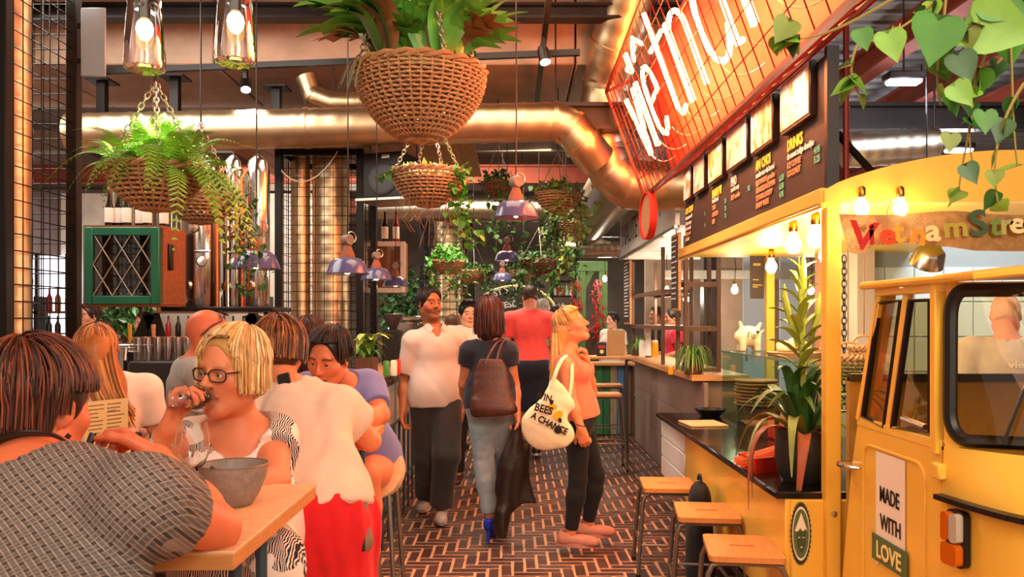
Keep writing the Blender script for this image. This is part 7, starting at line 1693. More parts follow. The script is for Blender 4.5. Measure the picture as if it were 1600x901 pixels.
# things on the stall bar
def bottle(label, loc, h, r, m, capm=None, cat='bottle', group=None, label_m=None, neck=.35):
    t = thing('bottle', label, cat, loc, group=group); b = MB(); b.lathe([(0, 0), (r*.9, 0), (r, .01), (r, h*(1-neck)*.85), (r*.75, h*(1-neck)), (r*.34, h*(1-neck*.6)), (r*.32, h*.97), (r*.36, h*.97), (r*.36, h), (0, h)], 18); b.build('bottle_body', m, t)
    if label_m: b = MB(); b.lathe([(r*1.01, h*.12), (r*1.02, h*.13), (r*1.02, h*.5), (r*1.01, h*.51)], 18); b.build('paper_label', label_m, t)
    if capm: b = MB(); b.lathe([(r*.40, h*.86), (r*.42, h*.99), (r*.3, h*1.01), (0, h*1.01)], 14); b.build('capsule', capm, t)
    return t
cup_m = mat('cup_white', '#efe6da', .5); orange_j = mat('orange_jar', '#f09a20', .35)
for lb, px, d, r, h, m in (('white lidded cup on the stall bar left of the tall menu stand', 1004, 10.0, .042, .2, cup_m), ('orange jar on the stall bar right of the tall menu stand', 1023, 10.0, .044, .2, orange_j), ('small orange candle jar before the big spider plant', 1048, 6.72, .022, .075, orange_j)):
    q = P(px, 0, d); t = thing('jar', lb, 'jar', (q.x, d, 1.062)); b = MB(); b.lathe([(0, 0), (r, 0), (r*1.04, h*.3), (r, h*.85), (r*.85, h*.88), (0, h*.88)], 18); b.build('jar_body', m, t); b = MB(); b.lathe([(0, h*.87), (r*.9, h*.87), (r*.9, h), (0, h)], 16); b.build('lid', cup_m, t)
t = thing('menu_stand', 'tall white menu stand with a wooden foot on the stall bar', 'menu', (P(1013, 0, 9.8).x, 9.8, 1.062)); b = MB(); b.box((0, 0, .19), (.06, .02, .36)); b.build('card', white_paint, t); b = MB(); b.box((0, 0, .01), (.07, .05, .02), bev=.005); b.build('wooden_foot', wood_dark, t)
# bulbs on black cords over the stall bar
for i, (px, py, d) in enumerate(((1148, 444, 8.2), (1267, 445, 8.2), (1042, 447, 10.0), (1072, 460, 9.4), (1062, 445, 10.6), (945, 430, 12.4))):
    c = P(px, py, d); bulb(['bare bulb left of the small dark card', 'bare bulb behind the bromeliad flower', 'bare bulb between the chalkboards', 'bare bulb at the near chalkboard edge', 'bare bulb deeper behind the chalkboards', 'cold white bulb in the green doorway'][i], c, 14, 'bare bulbs of the next stall', (1, .86, .66), .9, cord=max(.1, 2.28-c.z) if i < 5 else 2.14)
# ------------------------------------------------------------------ back of the stalls: doors, columns, tiles
b = MB(); b.box((3.6, 12.9, 1.6), (3.2, .1, 3.2)); struct('wall_stall', b, concrete)
door_w = mat('pale_blue_door', '#cfdcf0', .4, var=.04, vs=2)
for i, (px0, px1) in enumerate(((1160, 1196), (1218, 1262))):
    a, c = P(px0, 0, 10.2), P(px1, 0, 10.2); b = MB(); b.box(((a.x+c.x)/2, 10.2, 1.15), (c.x-a.x, .04, 2.3), bev=.004); d_ = struct('door_%d' % (i+1), b, door_w); h_ = MB(); h_.tube([(a.x+.04, 10.16, 1.0), (a.x+.04, 10.16, 1.15)], .01, 6); h_.build('door_handle', chrome, d_, world=True)
for i, (px, w, m) in enumerate(((1140, .26, concrete), (1275, .3, concrete), (1110, .2, steel_dark))):
    q = P(px, 0, 9.9); b = MB(); b.box((q.x, 9.9, 1.5), (w, .2, 3.0), bev=.01); trim(b, m)
b = MB(); b.box((3.0, 9.7, 2.03), (2.6, .06, .10)); trim(b, galv_grey)
tile_m = mat('pale_tile', '#cfe0e2', .2, var=.05, vs=3); twall = MB(); twall.box((4.0, 6.05, 1.05), (3.2, .1, 2.1)); tw = struct('wall_kitchen', twall, mat('tile_grout', '#9aa6a8', .8))
tl = MB(); tl.box((0, 0, 0), (.205, .02, .245), bev=.004); tlm = tl.mesh('tile', tile_m, 0)
for i in range(13):
    for j in range(5): link('tile', tlm, tw, Matrix.Translation((2.55+i*.212, 5.995, .75+j*.252)), world=True)
b = MB(); b.box((2.42, 5.9, 1.2), (.12, .3, 2.4)); trim(b, plaster); b = MB(); b.box((2.26, 6.1, 1.2), (.1, .1, 2.4)); trim(b, mat('copper_pipe_paint', '#c08a6a', .5))
light('AREA', (3.2, 4.9, 2.9), 22, (.92, .96, 1), .8, aim=(3.3, 5.9, 1.0))
t = thing('steel_dome', 'polished steel dome lamp over the kitchen tiles', 'pendant lamp', P(1448, 412, 5.0)); b = MB(); b.lathe([(.0, .13), (.05, .12), (.085, .08), (.10, .0), (.096, .0), (.08, .078), (.0, .12)], 24, (0, 0, 0), rot('X', .6)); b.build('dome', chrome, t); b = MB(); b.tube([(0, 0, .1), (0, 0, 3.7-P(0, 412, 5).z)], .004, 5); b.build('cable', black_rub, t)
ch = chain(P(1319, 400, 4.9), P(1319, 640, 4.9), .05, .004); one('hanging_chain', 'dark link chain hanging beside the yellow post', 'chain', ch, steel_black, kind='stuff', smooth=50)
# small baskets by the post: wicker tray, wooden caddy
for i, (px, py, d, r) in enumerate(((1325, 560, 4.6, .09), (1350, 545, 4.6, .075))):
    c = P(px, py, d); t = thing('wicker_tray', ['small wicker caddy beside the yellow post', 'small wicker caddy nearer the cab window'][i], 'basket', c); 
    for n, bb, kd in basket_parts(r, .12, 16, 6): bb.build(n, wicker, t, kind=kd)
    b = MB(); b.tube(arc((0, 0, 0), r, 0, 180, 12, 'XZ'), .007, 6); b.build('handle', wicker, t)
    b = MB(); b.tube([(0, 0, r), (0, 0, 2.0-c.z)], .003, 4); b.build('string', wicker_d, t)
# ------------------------------------------------------------------ truck counter goods
ClZ = .781
gs = thing('glass_guard', 'glass sneeze guard with shelf on the truck counter', 'glass shelf', (1.5, 5.1, ClZ))
b = MB(); b.add([(1.49, 4.19, 1.28), (1.91, 4.19, 1.28), (1.91, 6.05, 1.28), (1.49, 6.05, 1.28)], [(0, 1, 2, 3)]); b.build('glass_shelf', thin('guard_glass', '#d8f0e4', .95), gs, world=True); b = MB(); b.add([(1.5, 4.19, .79), (1.5, 6.05, .79), (1.5, 6.05, 1.28), (1.5, 4.19, 1.28)], [(0, 1, 2, 3)]); b.build('front_glass', MATS['guard_glass'], gs, world=True)
b = MB(); b.box((1.492, 5.12, 1.276), (.008, 1.86, .012)); b.build('green_edge', mat('glass_edge', '#5aa890', .1, trans=.5), gs, world=True)
for y in (4.22, 6.03): b = MB(); b.add([(1.5, y, .79), (1.9, y, .79), (1.9, y, 1.28), (1.5, y, 1.28)], [(0, 1, 2, 3)]); b.build('end_glass', MATS['guard_glass'], gs, world=True)
pig_m = mat('cream_ceramic', '#e9d2ac', .35, var=.06, vs=8); c = Vector((P(1170, 0, 5.9).x, 5.9, 1.281)); f = Field(); f.ell(c+Vector((0, 0, .105)), (.088, .07, .075), None, .02); f.ell(c+Vector((-.075, -.02, .105)), (.035, .035, .035), None, .03)
for x in (-.05, .05):
    for y in (-.035, .035): f.cone(c+Vector((x, y, .06)), c+Vector((x*1.05, y, .0)), .026, .022, .02, cut=1)
f.cone(c+Vector((-.05, .0, .16)), c+Vector((-.065, -.005, .205)), .018, .010, .015); f.cone(c+Vector((.06, .01, .155)), c+Vector((.085, .01, .195)), .018, .010, .015); f.cone(c+Vector((.085, 0, .13)), c+Vector((.105, 0, .15)), .007, .005, .01)
t = fieldthing('piggy_bank', 'cream ceramic piggy bank marked Tip on the glass shelf', 'piggy bank', f, .006, pig_m); text('Tip', .055, decal_k, t, basis(c+Vector((-.04, -.0715, .10)), (1, 0, 0), (0, 0, 1)) @ Matrix.Rotation(-.1, 4, 'Z'), depth=.001); b = MB(); b.prism([(0, -.014), (.014, .004), (.008, .012), (0, .006), (-.008, .012), (-.014, .004)], .003, basis(c+Vector((.045, -.064, .135)), (1, .3, 0), (0, 0, 1))); b.build('heart_mark', decal_k, t, world=True)
q = Vector((1.69, 5.85, ClZ)); b = MB(); b.box(q+Vector((0, 0, .06)), (.22, .2, .12), bev=.005); one('serving_block', 'dark block under the stack of wooden plates', 'block', b, wood_dark)
pl_m = mat('plate_wood', '#b9855a', .5, var=.2, vs=12, stretch=(1, 6, 6)); pl = MB(); pl.lathe([(0, 0), (.135, 0), (.148, .008), (.150, .016), (.14, .018), (.13, .014), (0, .012)], 36); plm = pl.mesh('plate', pl_m)
for i in range(8):
    o = link('wooden_plate', plm, None, Matrix.Translation(q+Vector((rnd.uniform(-.006, .006), rnd.uniform(-.006, .006), .121+i*.0235)))); tag(o, 'round wooden plate in the stack behind the glass, %s' % ['bottom one', 'second from bottom', 'third from bottom', 'fourth from bottom', 'fourth from top', 'third from top', 'second from top', 'topmost'][i], 'plate', 'stack of wooden plates')
tr = thing('red_tray', 'red plastic tray of orange chopsticks on the counter', 'tray', (P(1188, 0, 4.0).x, 4.0, ClZ)); R = RZ(20)
red_p = mat('red_plastic', '#d8301c', .3); b = MB(); b.lathe([(0, .004), (.085, .004), (.105, .075), (.112, .075), (.092, 0), (0, 0)], 4, (0, 0, 0), R @ rot('Z', math.pi/4), sx=1.25, sy=.95); b.build('tray_body', red_p, tr, smooth=20)
ck = mat('orange_sticks', '#e8703c', .5); 
for i in range(12): b = MB(); b.bar(R @ Vector((-.13, -.04+i*.007, .03+.012*(i % 3))), R @ Vector((.12, -.04+i*.007, .075+.014*(i % 3))), .006); b.build('chopstick', ck, tr)
b = MB(); b.box((P(1112, 0, 5.7).x-.05, 5.75, ClZ+.006), (.26, .3, .012), RZ(6), .003); one('paper_stack', 'stack of brown paper sheets on the far counter end', 'paper', b, mat('kraft', '#d8a878', .8)); b = MB(); qx = P(1102, 0, 6.1); b.lathe([(0, 0), (.07, 0), (.12, .06), (.112, .06), (.066, .008), (0, .008)], 26, (1.45, 6.2, ClZ)); one('black_bowl', 'black bowl at the far end of the counter', 'bowl', b, black_rub)
b = MB(); b.box((1.66, 5.0, ClZ+.07), (.22, .2, .14), RZ(10), .01); one('red_box', 'red box behind the glass guard', 'box', b, red_p)
t = thing('herb_bunch', 'bunch of green herbs behind the glass guard', 'herbs', (1.68, 4.62, ClZ)); bush(t, (1.68, 4.62, ClZ+.02), (.12, .14, .10), 260, .035, g_ivy, 301)
b = MB(); b.lathe([(0, 0), (.16, 0), (.17, .02), (0, .02)], 30, (1.74, 5.2, 1.281)); one('serving_board', 'round serving board on the glass shelf behind the bromeliad', 'board', b, pl_m)
t = thing('bread_roll', 'pale filled rolls on the round serving board', 'food', (1.74, 5.2, 1.302)); f = Field(); f.cone((1.66, 5.2, 1.335), (1.78, 5.22, 1.335), .035, .03, .02); f.cone((1.72, 5.16, 1.36), (1.80, 5.14, 1.34), .03, .026, .02); f.plane((0, 0, 1.303), (0, 0, -1)); V, Q = f.net(.008, fold=folds(.006, 60, 5)); link('roll', np_mesh('roll', V, Q, mat('roll_cream', '#e8dcb0', .7, var=.2, vs=30)), t, world=True)
t = thing('hanging_card', 'dark hanging price card beside the second yellow post', 'sign', P(1183, 468, 6.3)); a = basis(P(1172, 466, 6.3), (1, .1, -.03), (0, 0, 1)); b = MB(); b.prism([(0, 0), (.105, 0), (.105, .325), (-.01, .325)], .006, a); b.build('card', board_m, t, world=True)
b = MB(); r_ = random.Random(9)
for i, z in enumerate((.26, .25, .14, .10, .085)): w = r_.uniform(.04, .08); b.prism([(.015, z), (.015+w, z), (.015+w, z+.006), (.015, z+.006)], .008, a)
b.build('chalk_lines', mat('chalk_ochre', '#d8a84a', .8), t, world=True, kind='stuff'); b = MB(); b.tube([a @ Vector((.05, .32, 0)), Vector(((a @ Vector((.05, .32, 0))).x, 6.3, 1.99))], .003, 4); b.build('string', black_rub, t, world=True)
# ------------------------------------------------------------------ green timber doorway and shelf rack at the end of the aisle
gt = mat('green_timber', '#5a7a48', .75, var=.3, vs=8, stretch=(8, 8, 1), bump=.2); t = thing('timber_doorway', 'green painted timber doorway at the end of the aisle', 'doorway', (P(945, 0, 13.2).x, 13.2, 0))
xa, xb = P(908, 0, 13.2).x, P(942, 0, 13.2).x
for x in (xa, xb): b = MB(); b.box((x, 13.2, 1.2), (.14, .14, 2.4), bev=.01); b.build('post', gt, t, world=True)
b = MB(); b.box(((xa+xb)/2, 13.2, 2.35), (xb-xa+.14, .16, .16), bev=.01); b.build('lintel', gt, t, world=True); b = MB(); b.bar((xa, 13.2, 1.95), ((xa+xb)/2, 13.2, 2.3), .09); b.build('corner_brace', gt, t, world=True); b = MB(); b.box(((xa+xb)/2, 13.22, .65), (xb-xa, .05, 1.3)); b.build('lower_panel', wood_dark, t, world=True)
for sg, x in enumerate((xa-.1, xb-.1)):
    r = random.Random(sg); g = thing('pepper_garland', ['garland of red peppers on the left door post', 'garland of red peppers on the right door post'][sg], 'garland', (x, 13.05, 1.3)); b = MB()
    for i in range(70): p = Vector((x+r.gauss(0, .05), 13.08+r.gauss(0, .02), r.uniform(1.25, 2.15))); b.tube([p, p+Vector((r.gauss(0, .02), 0, -.05)), p+Vector((r.gauss(0, .03), 0, -.09))], [.014, .012, .003], 5)
    b.build('peppers', mat('pepper_red', '#b82418', .35, var=.4, vs=12), g, world=True, kind='stuff')
rk = thing('shelf_rack', 'black shelf rack stocked with jars at the end of the aisle', 'shelf', (P(884, 0, 14.0).x, 14.0, 0)); x0, x1 = P(862, 0, 14).x, P(902, 0, 14).x
for x in (x0, x1): b = MB(); b.box((x, 14.0, 1.6), (.04, .3, 3.2)); b.build('post', steel_black, rk, world=True)
for z in (1.35, 1.62, 1.9, 2.15): b = MB(); b.box(((x0+x1)/2, 14.0, z), (x1-x0, .3, .025)); b.build('shelf', steel_black, rk, world=True)
r = random.Random(44); jc = ['#a82a20', '#c9bcae', '#e6dfd4', '#8a5a34', '#d8d0c4', '#7a1c18']
for zi, z in enumerate((1.365, 1.635, 1.915)):
    for k in range(6):
        t = thing('storage_jar', 'storage jar on the shelf rack at the end of the aisle', 'jar', (x0+.05+k*.068, 13.95, z), group='jars on the far rack'); b = MB(); c_ = r.choice(jc); b.lathe([(0, 0), (.028, 0), (.03, .09), (.026, .14), (0, .14)], 12); b.build('jar_body', mat('jar_'+c_, c_, .35), t); b = MB(); b.lathe([(0, .14), (.027, .14), (.027, .16), (0, .16)], 12); b.build('lid', chrome, t)
# round chalk sign
q = P(805, 487, 12.9); t = thing('cheese_sign', 'arched dark chalk sign reading just say cheese', 'sign', q-Vector((0, 0, .75)))
pts = [(.62*math.cos(math.radians(a)), .40*math.sin(math.radians(a))) for a in range(0, 181, 10)]; M = basis(q, (1, 0, 0), (0, 0, 1)); b = MB(); b.prism(pts, .03, M); b.build('sign_board', board_m, t, world=True); b = MB(); b.tube([M @ Vector((x, y, .02)) for x, y in pts], .022, 6); b.build('sign_border', decal_y, t, world=True)
text('JUST SAY', .13, chalk_w, t, M @ Matrix.Translation((-.44, .20, .034)) @ Matrix.Rotation(.30, 4, 'Z'), depth=.002, bold=.003); text('CHEESE', .13, chalk_w, t, M @ Matrix.Translation((-.42, .03, .034)) @ Matrix.Rotation(.12, 4, 'Z'), depth=.002, bold=.003); b = MB(); b.bar(q+Vector((0, .03, .1)), Vector((q.x, 12.93, 0)), .06); b.build('stand', wood_dark, t, world=True)
# violet neon scribbles of a far stall
for i, pts in enumerate(([(690, 425), (706, 418), (716, 428), (718, 436)], [(692, 450), (697, 440), (704, 452), (706, 470)])):
    b = MB(); b.tube([P(x, y, 12.74) for x, y in pts], .03, 8); one('neon_scribble', ['short violet neon stroke at the far stall', 'lower violet neon stroke at the far stall'][i], 'neon sign', b, mat('violet_neon', '#a870ff', .3, emit=14))
b = MB(); b.box(P(700, 470, 12.8), (.5, .05, 1.6)); b.bar(P(700, 470, 12.8)-Vector((0, 0, .7)), Vector((P(700, 0, 12.8).x, 12.8, 0)), .1); one('stall_backdrop', 'yellowish stall panel behind the violet neon', 'backdrop', b, mat('mustard', '#b9a050', .6, var=.2, vs=3))
# ------------------------------------------------------------------ beer bar on the left: glass cabinet, tanks, struts
bottle_g = mat('bottle_green', '#14200f', .15); bottle_r = mat('bottle_dark', '#1a0c0a', .15); lab_w = mat('label_white', '#e8e0d4', .6); steel = mat('stainless', '#c4c0ba', .16, 1, var=.06, vs=2); foil = mat('foil_yellow', '#d89a20', .4)
green_p = mat('green_cabinet', '#1f6a4c', .45, var=.15, vs=6); crate_w = mat('crate_wood', '#8a4f2e', .65, var=.3, vs=6, stretch=(1, 6, 6))
D = 5.0; a, c = P(133, 475, D), P(250, 355, D); xm, zm = (a.x+c.x)/2, (a.z+c.z)/2; W_, H_ = c.x-a.x, c.z-a.z
cb = thing('glass_cabinet', 'green framed cabinet with diamond leaded glass holding wine glasses', 'cabinet', (xm, D+.17, a.z))
for (x, z, w, h) in ((a.x+.025, zm, .05, H_), (c.x-.025, zm, .05, H_), (xm, a.z+.025, W_-.1, .05), (xm, c.z-.025, W_-.1, .05)): b = MB(); b.box((x, D, z), (w, .03, h), bev=.004); b.build('door_frame', green_p, cb, world=True)
b = MB(); b.box((xm, D+.004, zm), (W_-.1, .003, H_-.1)); b.build('door_pane', pane_glass, cb, world=True)
b = MB(); n = 3; lw, lh = W_-.1, H_-.1; x0, z0 = a.x+.05, a.z+.05
for k in range(-4, 8):
    for sg in (1, -1):
        pts = []
        for u in (0, 1):
            pass
        xa = x0+k*lw/3.0; p0, p1 = Vector((xa, D-.006, z0)), Vector((xa+sg*lh*.62, D-.006, z0+lh))
        t0, t1 = 0, 1; dx = p1.x-p0.x
        lo, hi = sorted(((x0-p0.x)/dx, (x0+lw-p0.x)/dx)); t0, t1 = max(0, lo), min(1, hi)
        if t1-t0 > .05: b.tube([p0.lerp(p1, t0), p0.lerp(p1, t1)], .004, 5)
b.build('leading', mat('lead', '#b8aca0', .4, .6), cb, world=True, kind='stuff')
for (cx, cy, sx, sy, sz, cz) in ((c.x+.006, D+.18, .02, .34, H_, zm), (a.x-.006, D+.18, .02, .34, H_, zm)): b = MB(); b.box((cx, cy, cz), (sx, sy, sz)); b.build('side', crate_w, cb, world=True)
for z in (a.z-.004, c.z+.004): b = MB(); b.box((xm, D+.18, z), (W_+.02, .36, .018)); b.build('shelf', crate_w, cb, world=True)
b = MB(); b.box((xm, D+.35, zm), (W_, .012, H_)); b.build('back', wood_dark, cb, world=True); b = MB(); b.box((c.x+.022, D+.10, zm+.06), (.02, .06, .16), bev=.006); b.build('latch', steel_dark, cb, world=True)
wg = MB(); wg.lathe([(0, .10), (.004, .1), (.004, .045), (.028, .03), (.03, .028), (.026, .0), (.030, -.0), (.005, .045)], 12) if False else wg.lathe([(.026, 0), (.031, .035), (.022, .06), (.005, .072), (.004, .135), (.028, .142), (0, .144)], 14); wgm = wg.mesh('glass', pane_glass)
for i in range(9):
    for j in range(3): o = link('wine_glass', wgm, None, Matrix.Translation((x0+.02+i*.041, D+.06+j*.085, a.z+.008))); tag(o, 'upturned wine glass inside the green cabinet', 'wine glass', 'wine glasses in the green cabinet')
for i, (px, h, m, cm) in enumerate(((171, .185, bottle_r, None), (182, .19, bottle_r, None), (198, .185, bottle_g, bottle_g), (215, .17, bottle_r, bottle_r), (230, .17, bottle_r, bottle_r), (262, .16, bottle_g, None))):
    q = P(px, 0, D+.12); bottle('wine bottle on the green cabinet, %s from the left' % ['first', 'second', 'third', 'fourth', 'fifth', 'sixth'][i], (min(q.x, c.x-.04), D+.12+.03*(i % 2), c.z+.014), h*1.25, .027, m, cm, 'bottle', 'wine bottles on the cabinet', lab_w, .42)
# shelf beam with V struts
bm = thing('strut_shelf', 'heavy dark steel shelf on slanted struts carrying tanks and cabinet', 'shelf', (-2.3, 5.6, 0))
zs = a.z-.06; b = MB(); b.box((-1.90, 5.5, zs+.035), (.72, .42, .03), bev=.006); b.build('shelf_plate', steel_dark, bm, world=True)
for (x0_, x1_) in ((198, 237), (262, 237), (284, 330), (352, 330), (360, 400), (420, 392)):
    for dd in (5.2, 5.65): p0, p1 = P(x0_, 540, dd), P(x1_, 478, dd); p1.z = zs; p0.z = zs-.36; b = MB(); b.bar(p0, p1, .07, .07); b.build('strut', steel_dark, bm, world=True)
for px in (200, 345, 415):
    q = P(px, 0, 5.42); b = MB(); b.box((q.x, 5.42, (zs-.34)/2), (.09, .09, zs-.34), bev=.005); b.build('post', steel_dark, bm, world=True)
tk = [(312, .115, 'tall steel beer tank with a red reflection left of the pipe', 5.55), (364, .066, 'slim steel beer tank in the middle of the shelf', 5.6), (403, .078, 'steel beer tank behind the lilac lamp', 5.6)]
for px, r, lb, d in tk:
    q = P(px, 0, d); zt = zs+.05; t = thing('beer_tank', lb, 'tank', (q.x, d, zt), group='steel beer tanks'); h = 1.0
    b = MB(); b.lathe([(0, 0), (r*.92, 0), (r, .02), (r, h-.1), (r*.8, h-.02), (r*.3, h+.02), (0, h+.03)], 32); b.build('tank_body', steel, t)
    for (z, aa) in ((.14, -1.9), (.52, -1.5), (.30, -1.1)):
        n_ = Vector((math.cos(aa), math.sin(aa), 0)); b = MB(); b.lathe([(0, .02), (.03, .018), (.036, 0), (.03, -.004), (0, -.006)], 18, n_*r+Vector((0, 0, z)), frame(n_)); b.build('port', chrome, t)
    b = MB(); b.tube([Vector((r*.3, -r, .36)), Vector((r*.3, -r-.06, .36)), Vector((r*1.2, -r-.06, .36))], .008, 8); b.build('tap_handle', chrome, t)
for px, m, r in ((339, mat('copper', '#b86a3a', .3, 1), .016), (356, steel, .012), (378, MATS['copper'], .010)):
    q = P(px, 0, 5.5); b = MB(); b.tube([(q.x, 5.5, zs+.05), (q.x, 5.5, zs+.90), (q.x+.02, 5.54, zs+.96), (q.x+.06, 5.58, zs+.98)], r, 10); one('riser_pipe', {339: 'copper riser pipe between the tanks', 356: 'thin steel riser pipe beside the copper one', 378: 'thin copper riser pipe by the last tank'}[px], 'pipe', b, m)
# corrugated metal cladding behind
b = MB(); b.grid(lambda u, v: Vector((-4.3+u*1.62, 8.75+.018*math.sin(u*200), 1.8+v*1.25)), 161, 2); cl = struct('wall_cladding', b, galv_grey)
light('POINT', (-3.9, 9.4, 2.3), 70, WHITE, .2)  # unseen point light added to brighten the wall behind the bar
# counter of the bar with crates of cups and rows of glasses
bc = thing('beer_bar', 'dark beer bar counter with a pale top behind the diners', 'bar', (-3.0, 5.4, 0)); b = MB(); b.box((-2.95, 4.95, .98), (1.9, .5, .05), bev=.006); b.build('bar_top', galv_grey, bc, world=True)
for i in range(10): b = MB(); b.box((-3.8+i*.19, 4.74, .48), (.184, .03, .95), bev=.004); b.build('board', wood_dark, bc, world=True)
b = MB(); b.box((-2.95, 5.0, .48), (1.85, .4, .94)); b.build('carcass', steel_dark, bc, world=True)
q0 = P(262, 555, 4.75); b = MB(); b.box((q0.x-.06, 4.9, 1.005+.13), (.34, .3, .26), bev=.01); one('dark_crate', 'dark crate under the clear cups on the beer bar', 'crate', b, mat('crate_charcoal', '#2a2826', .6))
cpm = MB(); cpm.lathe([(.024, 0), (.030, .13), (.031, .135), (.0295, .13), (.023, .004)], 14); cp = cpm.mesh('cup', thin('cup_plastic', '#f0eeee', .80))
for i in range(6):
    for j in range(3): o = link('plastic_cup', cp, None, Matrix.Translation((q0.x-.2+i*.058, 4.82+j*.07, 1.267))); tag(o, 'clear plastic cup standing in rows on the dark crate', 'cup', 'clear cups on the dark crate')
gm = MB(); gm.lathe([(.028, 0), (.035, .10), (.036, .12), (.0345, .118), (.033, .10), (.026, .006), (0, .006)], 14); gme = gm.mesh('glass', MATS['cup_plastic'])
for i in range(9):
    for j in range(4): o = link('beer_glass', gme, None, Matrix.Translation((-3.08+i*.074, 4.76+j*.074-.02, 1.007))) if i < 5 or j < 0 else None; o and tag(o, 'upturned beer glass in the rows on the pale bar top', 'glass', 'beer glasses on the bar top')
tp = thing('beer_tap', 'chrome beer tap tower on the bar behind the long-haired girl', 'tap', (P(185, 0, 4.9).x, 4.95, 1.005)); b = MB(); b.tube([(0, 0, 0), (0, 0, .33)], .03, 14); b.build('column', chrome, tp); b = MB(); b.tube([(-.12, 0, .33), (.30, 0, .33)], .03, 12); b.build('cross_tube', chrome, tp)
for x in (-.08, .06, .2): b = MB(); b.tube([(x, -.03, .33), (x, -.08, .33), (x, -.09, .26)], .011, 8); b.build('spout', chrome, tp); b = MB(); b.tube([(x, -.03, .35), (x, -.035, .47)], [.008, .014], 8); b.build('tap_lever', [foil, mat('lever_red', '#c43020', .4), wood][int(x*10) % 3], tp)
# black speaker box on its shelf
q = P(612, 278, 7.0); t = thing('loudspeaker', 'black loudspeaker box on a shelf left of the spotlit basket', 'speaker', q-Vector((0, 0, .19))); R = RZ(-18); b = MB(); b.box((0, 0, .19), (.36, .34, .37), R, .008); b.build('cabinet', steel_black, t); b = MB(); b.lathe([(0, 0), (.12, 0), (.13, .006), (.10, .01), (.03, -.0), (0, .004)], 24, R @ Vector((0, -.172, .15)), R @ rot('X', math.pi/2)); b.build('cone', black_rub, t); b = MB(); b.box(R @ Vector((.03, -.172, .34)), (.07, .006, .03), R); b.build('badge', galv_grey, t)
b = MB(); b.box((0, 0, -.012), (.46, .42, .02), R); b.build('shelf', galv_grey, t); b = MB(); b.tube([(-.2, .1, -.01), (-.2, .1, 3.05-(q.z-.19))], .008, 6); b.build('shelf_rod', steel_dark, t)
b = MB(); b.tube([(.2, .1, -.01), (.2, .1, 3.05-(q.z-.19))], .008, 6); b.build('shelf_rod', steel_dark, t)
# white shelf cabinet with bottles behind the mesh column
q = P(600, 420, 8.8); t = thing('wall_cabinet', 'small white framed cabinet hanging beyond the blue lamps', 'cabinet', q-Vector((0, 0, .25)))
for s in (-1, 1): b = MB(); b.box((s*.20, 0, .27), (.05, .03, .54)); b.build('frame_stile', white_paint, t); b = MB(); b.box((0, 0, .27+s*.245), (.36, .03, .05)); b.build('frame_rail', white_paint, t)
b = MB(); b.box((0, .16, .27), (.42, .28, .54)); b.build('carcass', crate_w, t); b = MB(); b.box((0, -.002, .27), (.35, .006, .44)); b.build('pane', pane_glass, t); b = MB(); b.tube([(-.18, .15, .5), (-.18, .15, 3.4-(q.z-.25))], .01, 6); b.build('hanger', steel_dark, t)
for i in range(3): bottle('bottle on the small white cabinet, %s from the left' % ['first', 'second', 'third'][i], q+Vector((-.13+i*.12, .12, .29)), .33, .035, [mat('amber_glass', '#8a4a14', .15), bottle_r, mat('red_bottle', '#8a1c1c', .2)][i], foil if i == 0 else None, 'bottle', 'bottles on the white cabinet', lab_w)
# coffee machine and grinder on the curved bar
t = thing('coffee_grinder', 'black coffee grinder with hopper on the curved bar', 'grinder', (P(625, 0, 7.2).x-.06, 7.2, 1.10)); b = MB(); b.box((0, 0, .16), (.16, .2, .32), bev=.015); b.build('grinder_body', black_rub, t); b = MB(); b.lathe([(.03, .32), (.05, .36), (.085, .42), (.09, .45), (0, .46)], 20); b.build('hopper', mat('hopper_grey', '#3a3634', .3), t)
t = thing('coffee_machine', 'steel coffee machine on the curved bar behind the grinder', 'coffee machine', (-1.08, 8.3, 1.10)); b = MB(); b.box((0, 0, .22), (.30, .6, .34), bev=.02); b.build('machine_body', steel, t); b = MB(); b.box((0, 0, .42), (.32, .62, .04), bev=.01); b.build('cup_tray', chrome, t); b = MB(); b.box((0, 0, .03), (.28, .55, .05)); b.build('base', black_rub, t)
for i, (px, m) in enumerate(((604, mat('green_can', '#4a8a3a', .4)), (612, decal_w), (628, mat('red_can', '#c8301c', .35)))):
    b = MB(); b.lathe([(0, 0), (.022, 0), (.024, .01), (.024, .10), (.018, .112), (0, .112)], 14, (P(px, 0, 5.9).x-.06*(i == 2), 5.9+.1*i, 1.10)); one('condiment_tin', ['green tin on the curved bar by the planter', 'white bottle-shaped tin on the curved bar', 'red drinks tin on the curved bar by the man\'s sleeve'][i], 'tin', b, m)
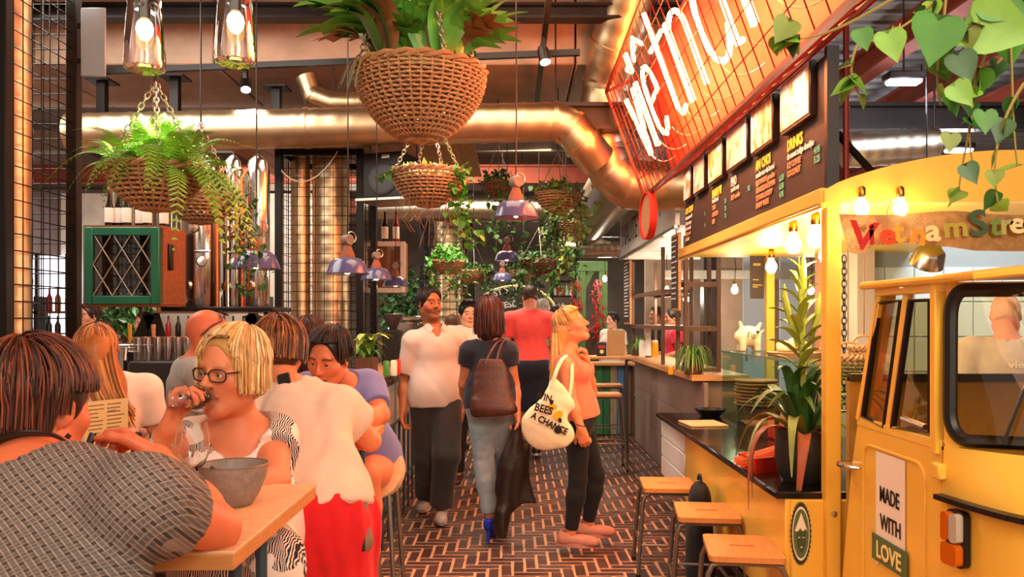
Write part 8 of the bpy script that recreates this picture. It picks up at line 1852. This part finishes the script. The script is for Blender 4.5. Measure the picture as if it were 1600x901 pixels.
# far left wall: lit window opening and shelves of bottles
b = MB(); b.box((-6.5, 11.0, 1.75), (1.2, .05, 1.2)); w1 = struct('window_1', b, mat('daylit_pane', '#f2ecff', .3, emit=2.2))
for x in (-7.1, -6.7, -6.3, -5.9): b = MB(); b.box((x, 10.95, 1.75), (.04, .05, 1.24)); b.build('window_bar', steel_dark, w1, world=True)
b = MB(); b.box((-4.2, 11.2, 1.6), (3.8, .08, 3.2)); struct('wall_bar_back', b, mat('bar_plaster', '#d2c8bc', .8, var=.2, vs=3))
sh = thing('back_shelf', 'long back-bar shelf of bottles behind the bartenders', 'shelf', (-4.6, 10.6, 0)); r = random.Random(91)
for z in (1.25, 1.6): b = MB(); b.box((-4.6, 10.6, z), (3.0, .25, .03)); b.build('shelf_board', wood_dark, sh, world=True)
for x in (-6.05, -3.15): b = MB(); b.box((x, 10.6, .9), (.05, .25, 1.8)); b.build('post', steel_dark, sh, world=True)
bmz = []
for cc in (bottle_g, bottle_r, MATS['amber_glass'], MATS['red_bottle']):
    b = MB(); b.lathe([(0, 0), (.034, 0), (.036, .01), (.036, .17), (.014, .22), (.012, .29), (0, .29)], 10); bmz.append(b.mesh('bottle', cc))
for z in (1.265, 1.615):
    for i in range(24): o = link('bottle', r.choice(bmz), None, Matrix.Translation((-5.95+i*.118, 10.6+r.uniform(-.04, .04), z))); tag(o, 'small bottle standing on the back-bar shelf behind the bartenders', 'bottle', 'bottles on the back-bar shelf')
t = thing('leafy_shrub', 'dark leafy shrub behind the young barmaid', 'plant', (P(200, 0, 9.6).x, 9.6, 0)); bush(t, (P(195, 0, 9.6).x, 9.6, 1.35), (.4, .3, .5), 500, .09, g_dark, 401); b = MB(); b.tube([(P(195, 0, 9.6).x, 9.6, 0), (P(195, 0, 9.6).x, 9.6, 1.4)], .03, 8); b.build('stem', wood_dark, t, world=True)
t = thing('leafy_shrub', 'tall ficus beyond the distant mesh column', 'plant', (P(640, 0, 13).x, 13, 0)); bush(t, (P(640, 0, 13).x, 13, 1.4), (.5, .4, .9), 700, .10, g_dark, 402); b = MB(); b.tube([(P(640, 0, 13).x, 13, 0), (P(640, 0, 13).x, 13, 1.8)], .04, 8); b.build('stem', wood_dark, t, world=True)
t = thing('leafy_shrub', 'row of ferns at the far end below the violet neon', 'plant', (P(760, 0, 14).x, 14, 0)); bush(t, (P(760, 0, 14).x, 14, 1.3), (1.0, .4, .5), 700, .10, g_ivy, 403); b = MB(); b.box((P(760, 0, 14).x, 14, .6), (1.6, .4, 1.2)); b.build('planter', wood_dark, t, world=True)
b = MB(); b.tube(bez(P(437, 262, 7.28), P(455, 290, 7.24), P(490, 300, 7.24), P(528, 236, 7.28), n=14), .006, 6); one('loose_cable', 'slack white cable looping in front of the mesh column', 'cable', b, white_paint)
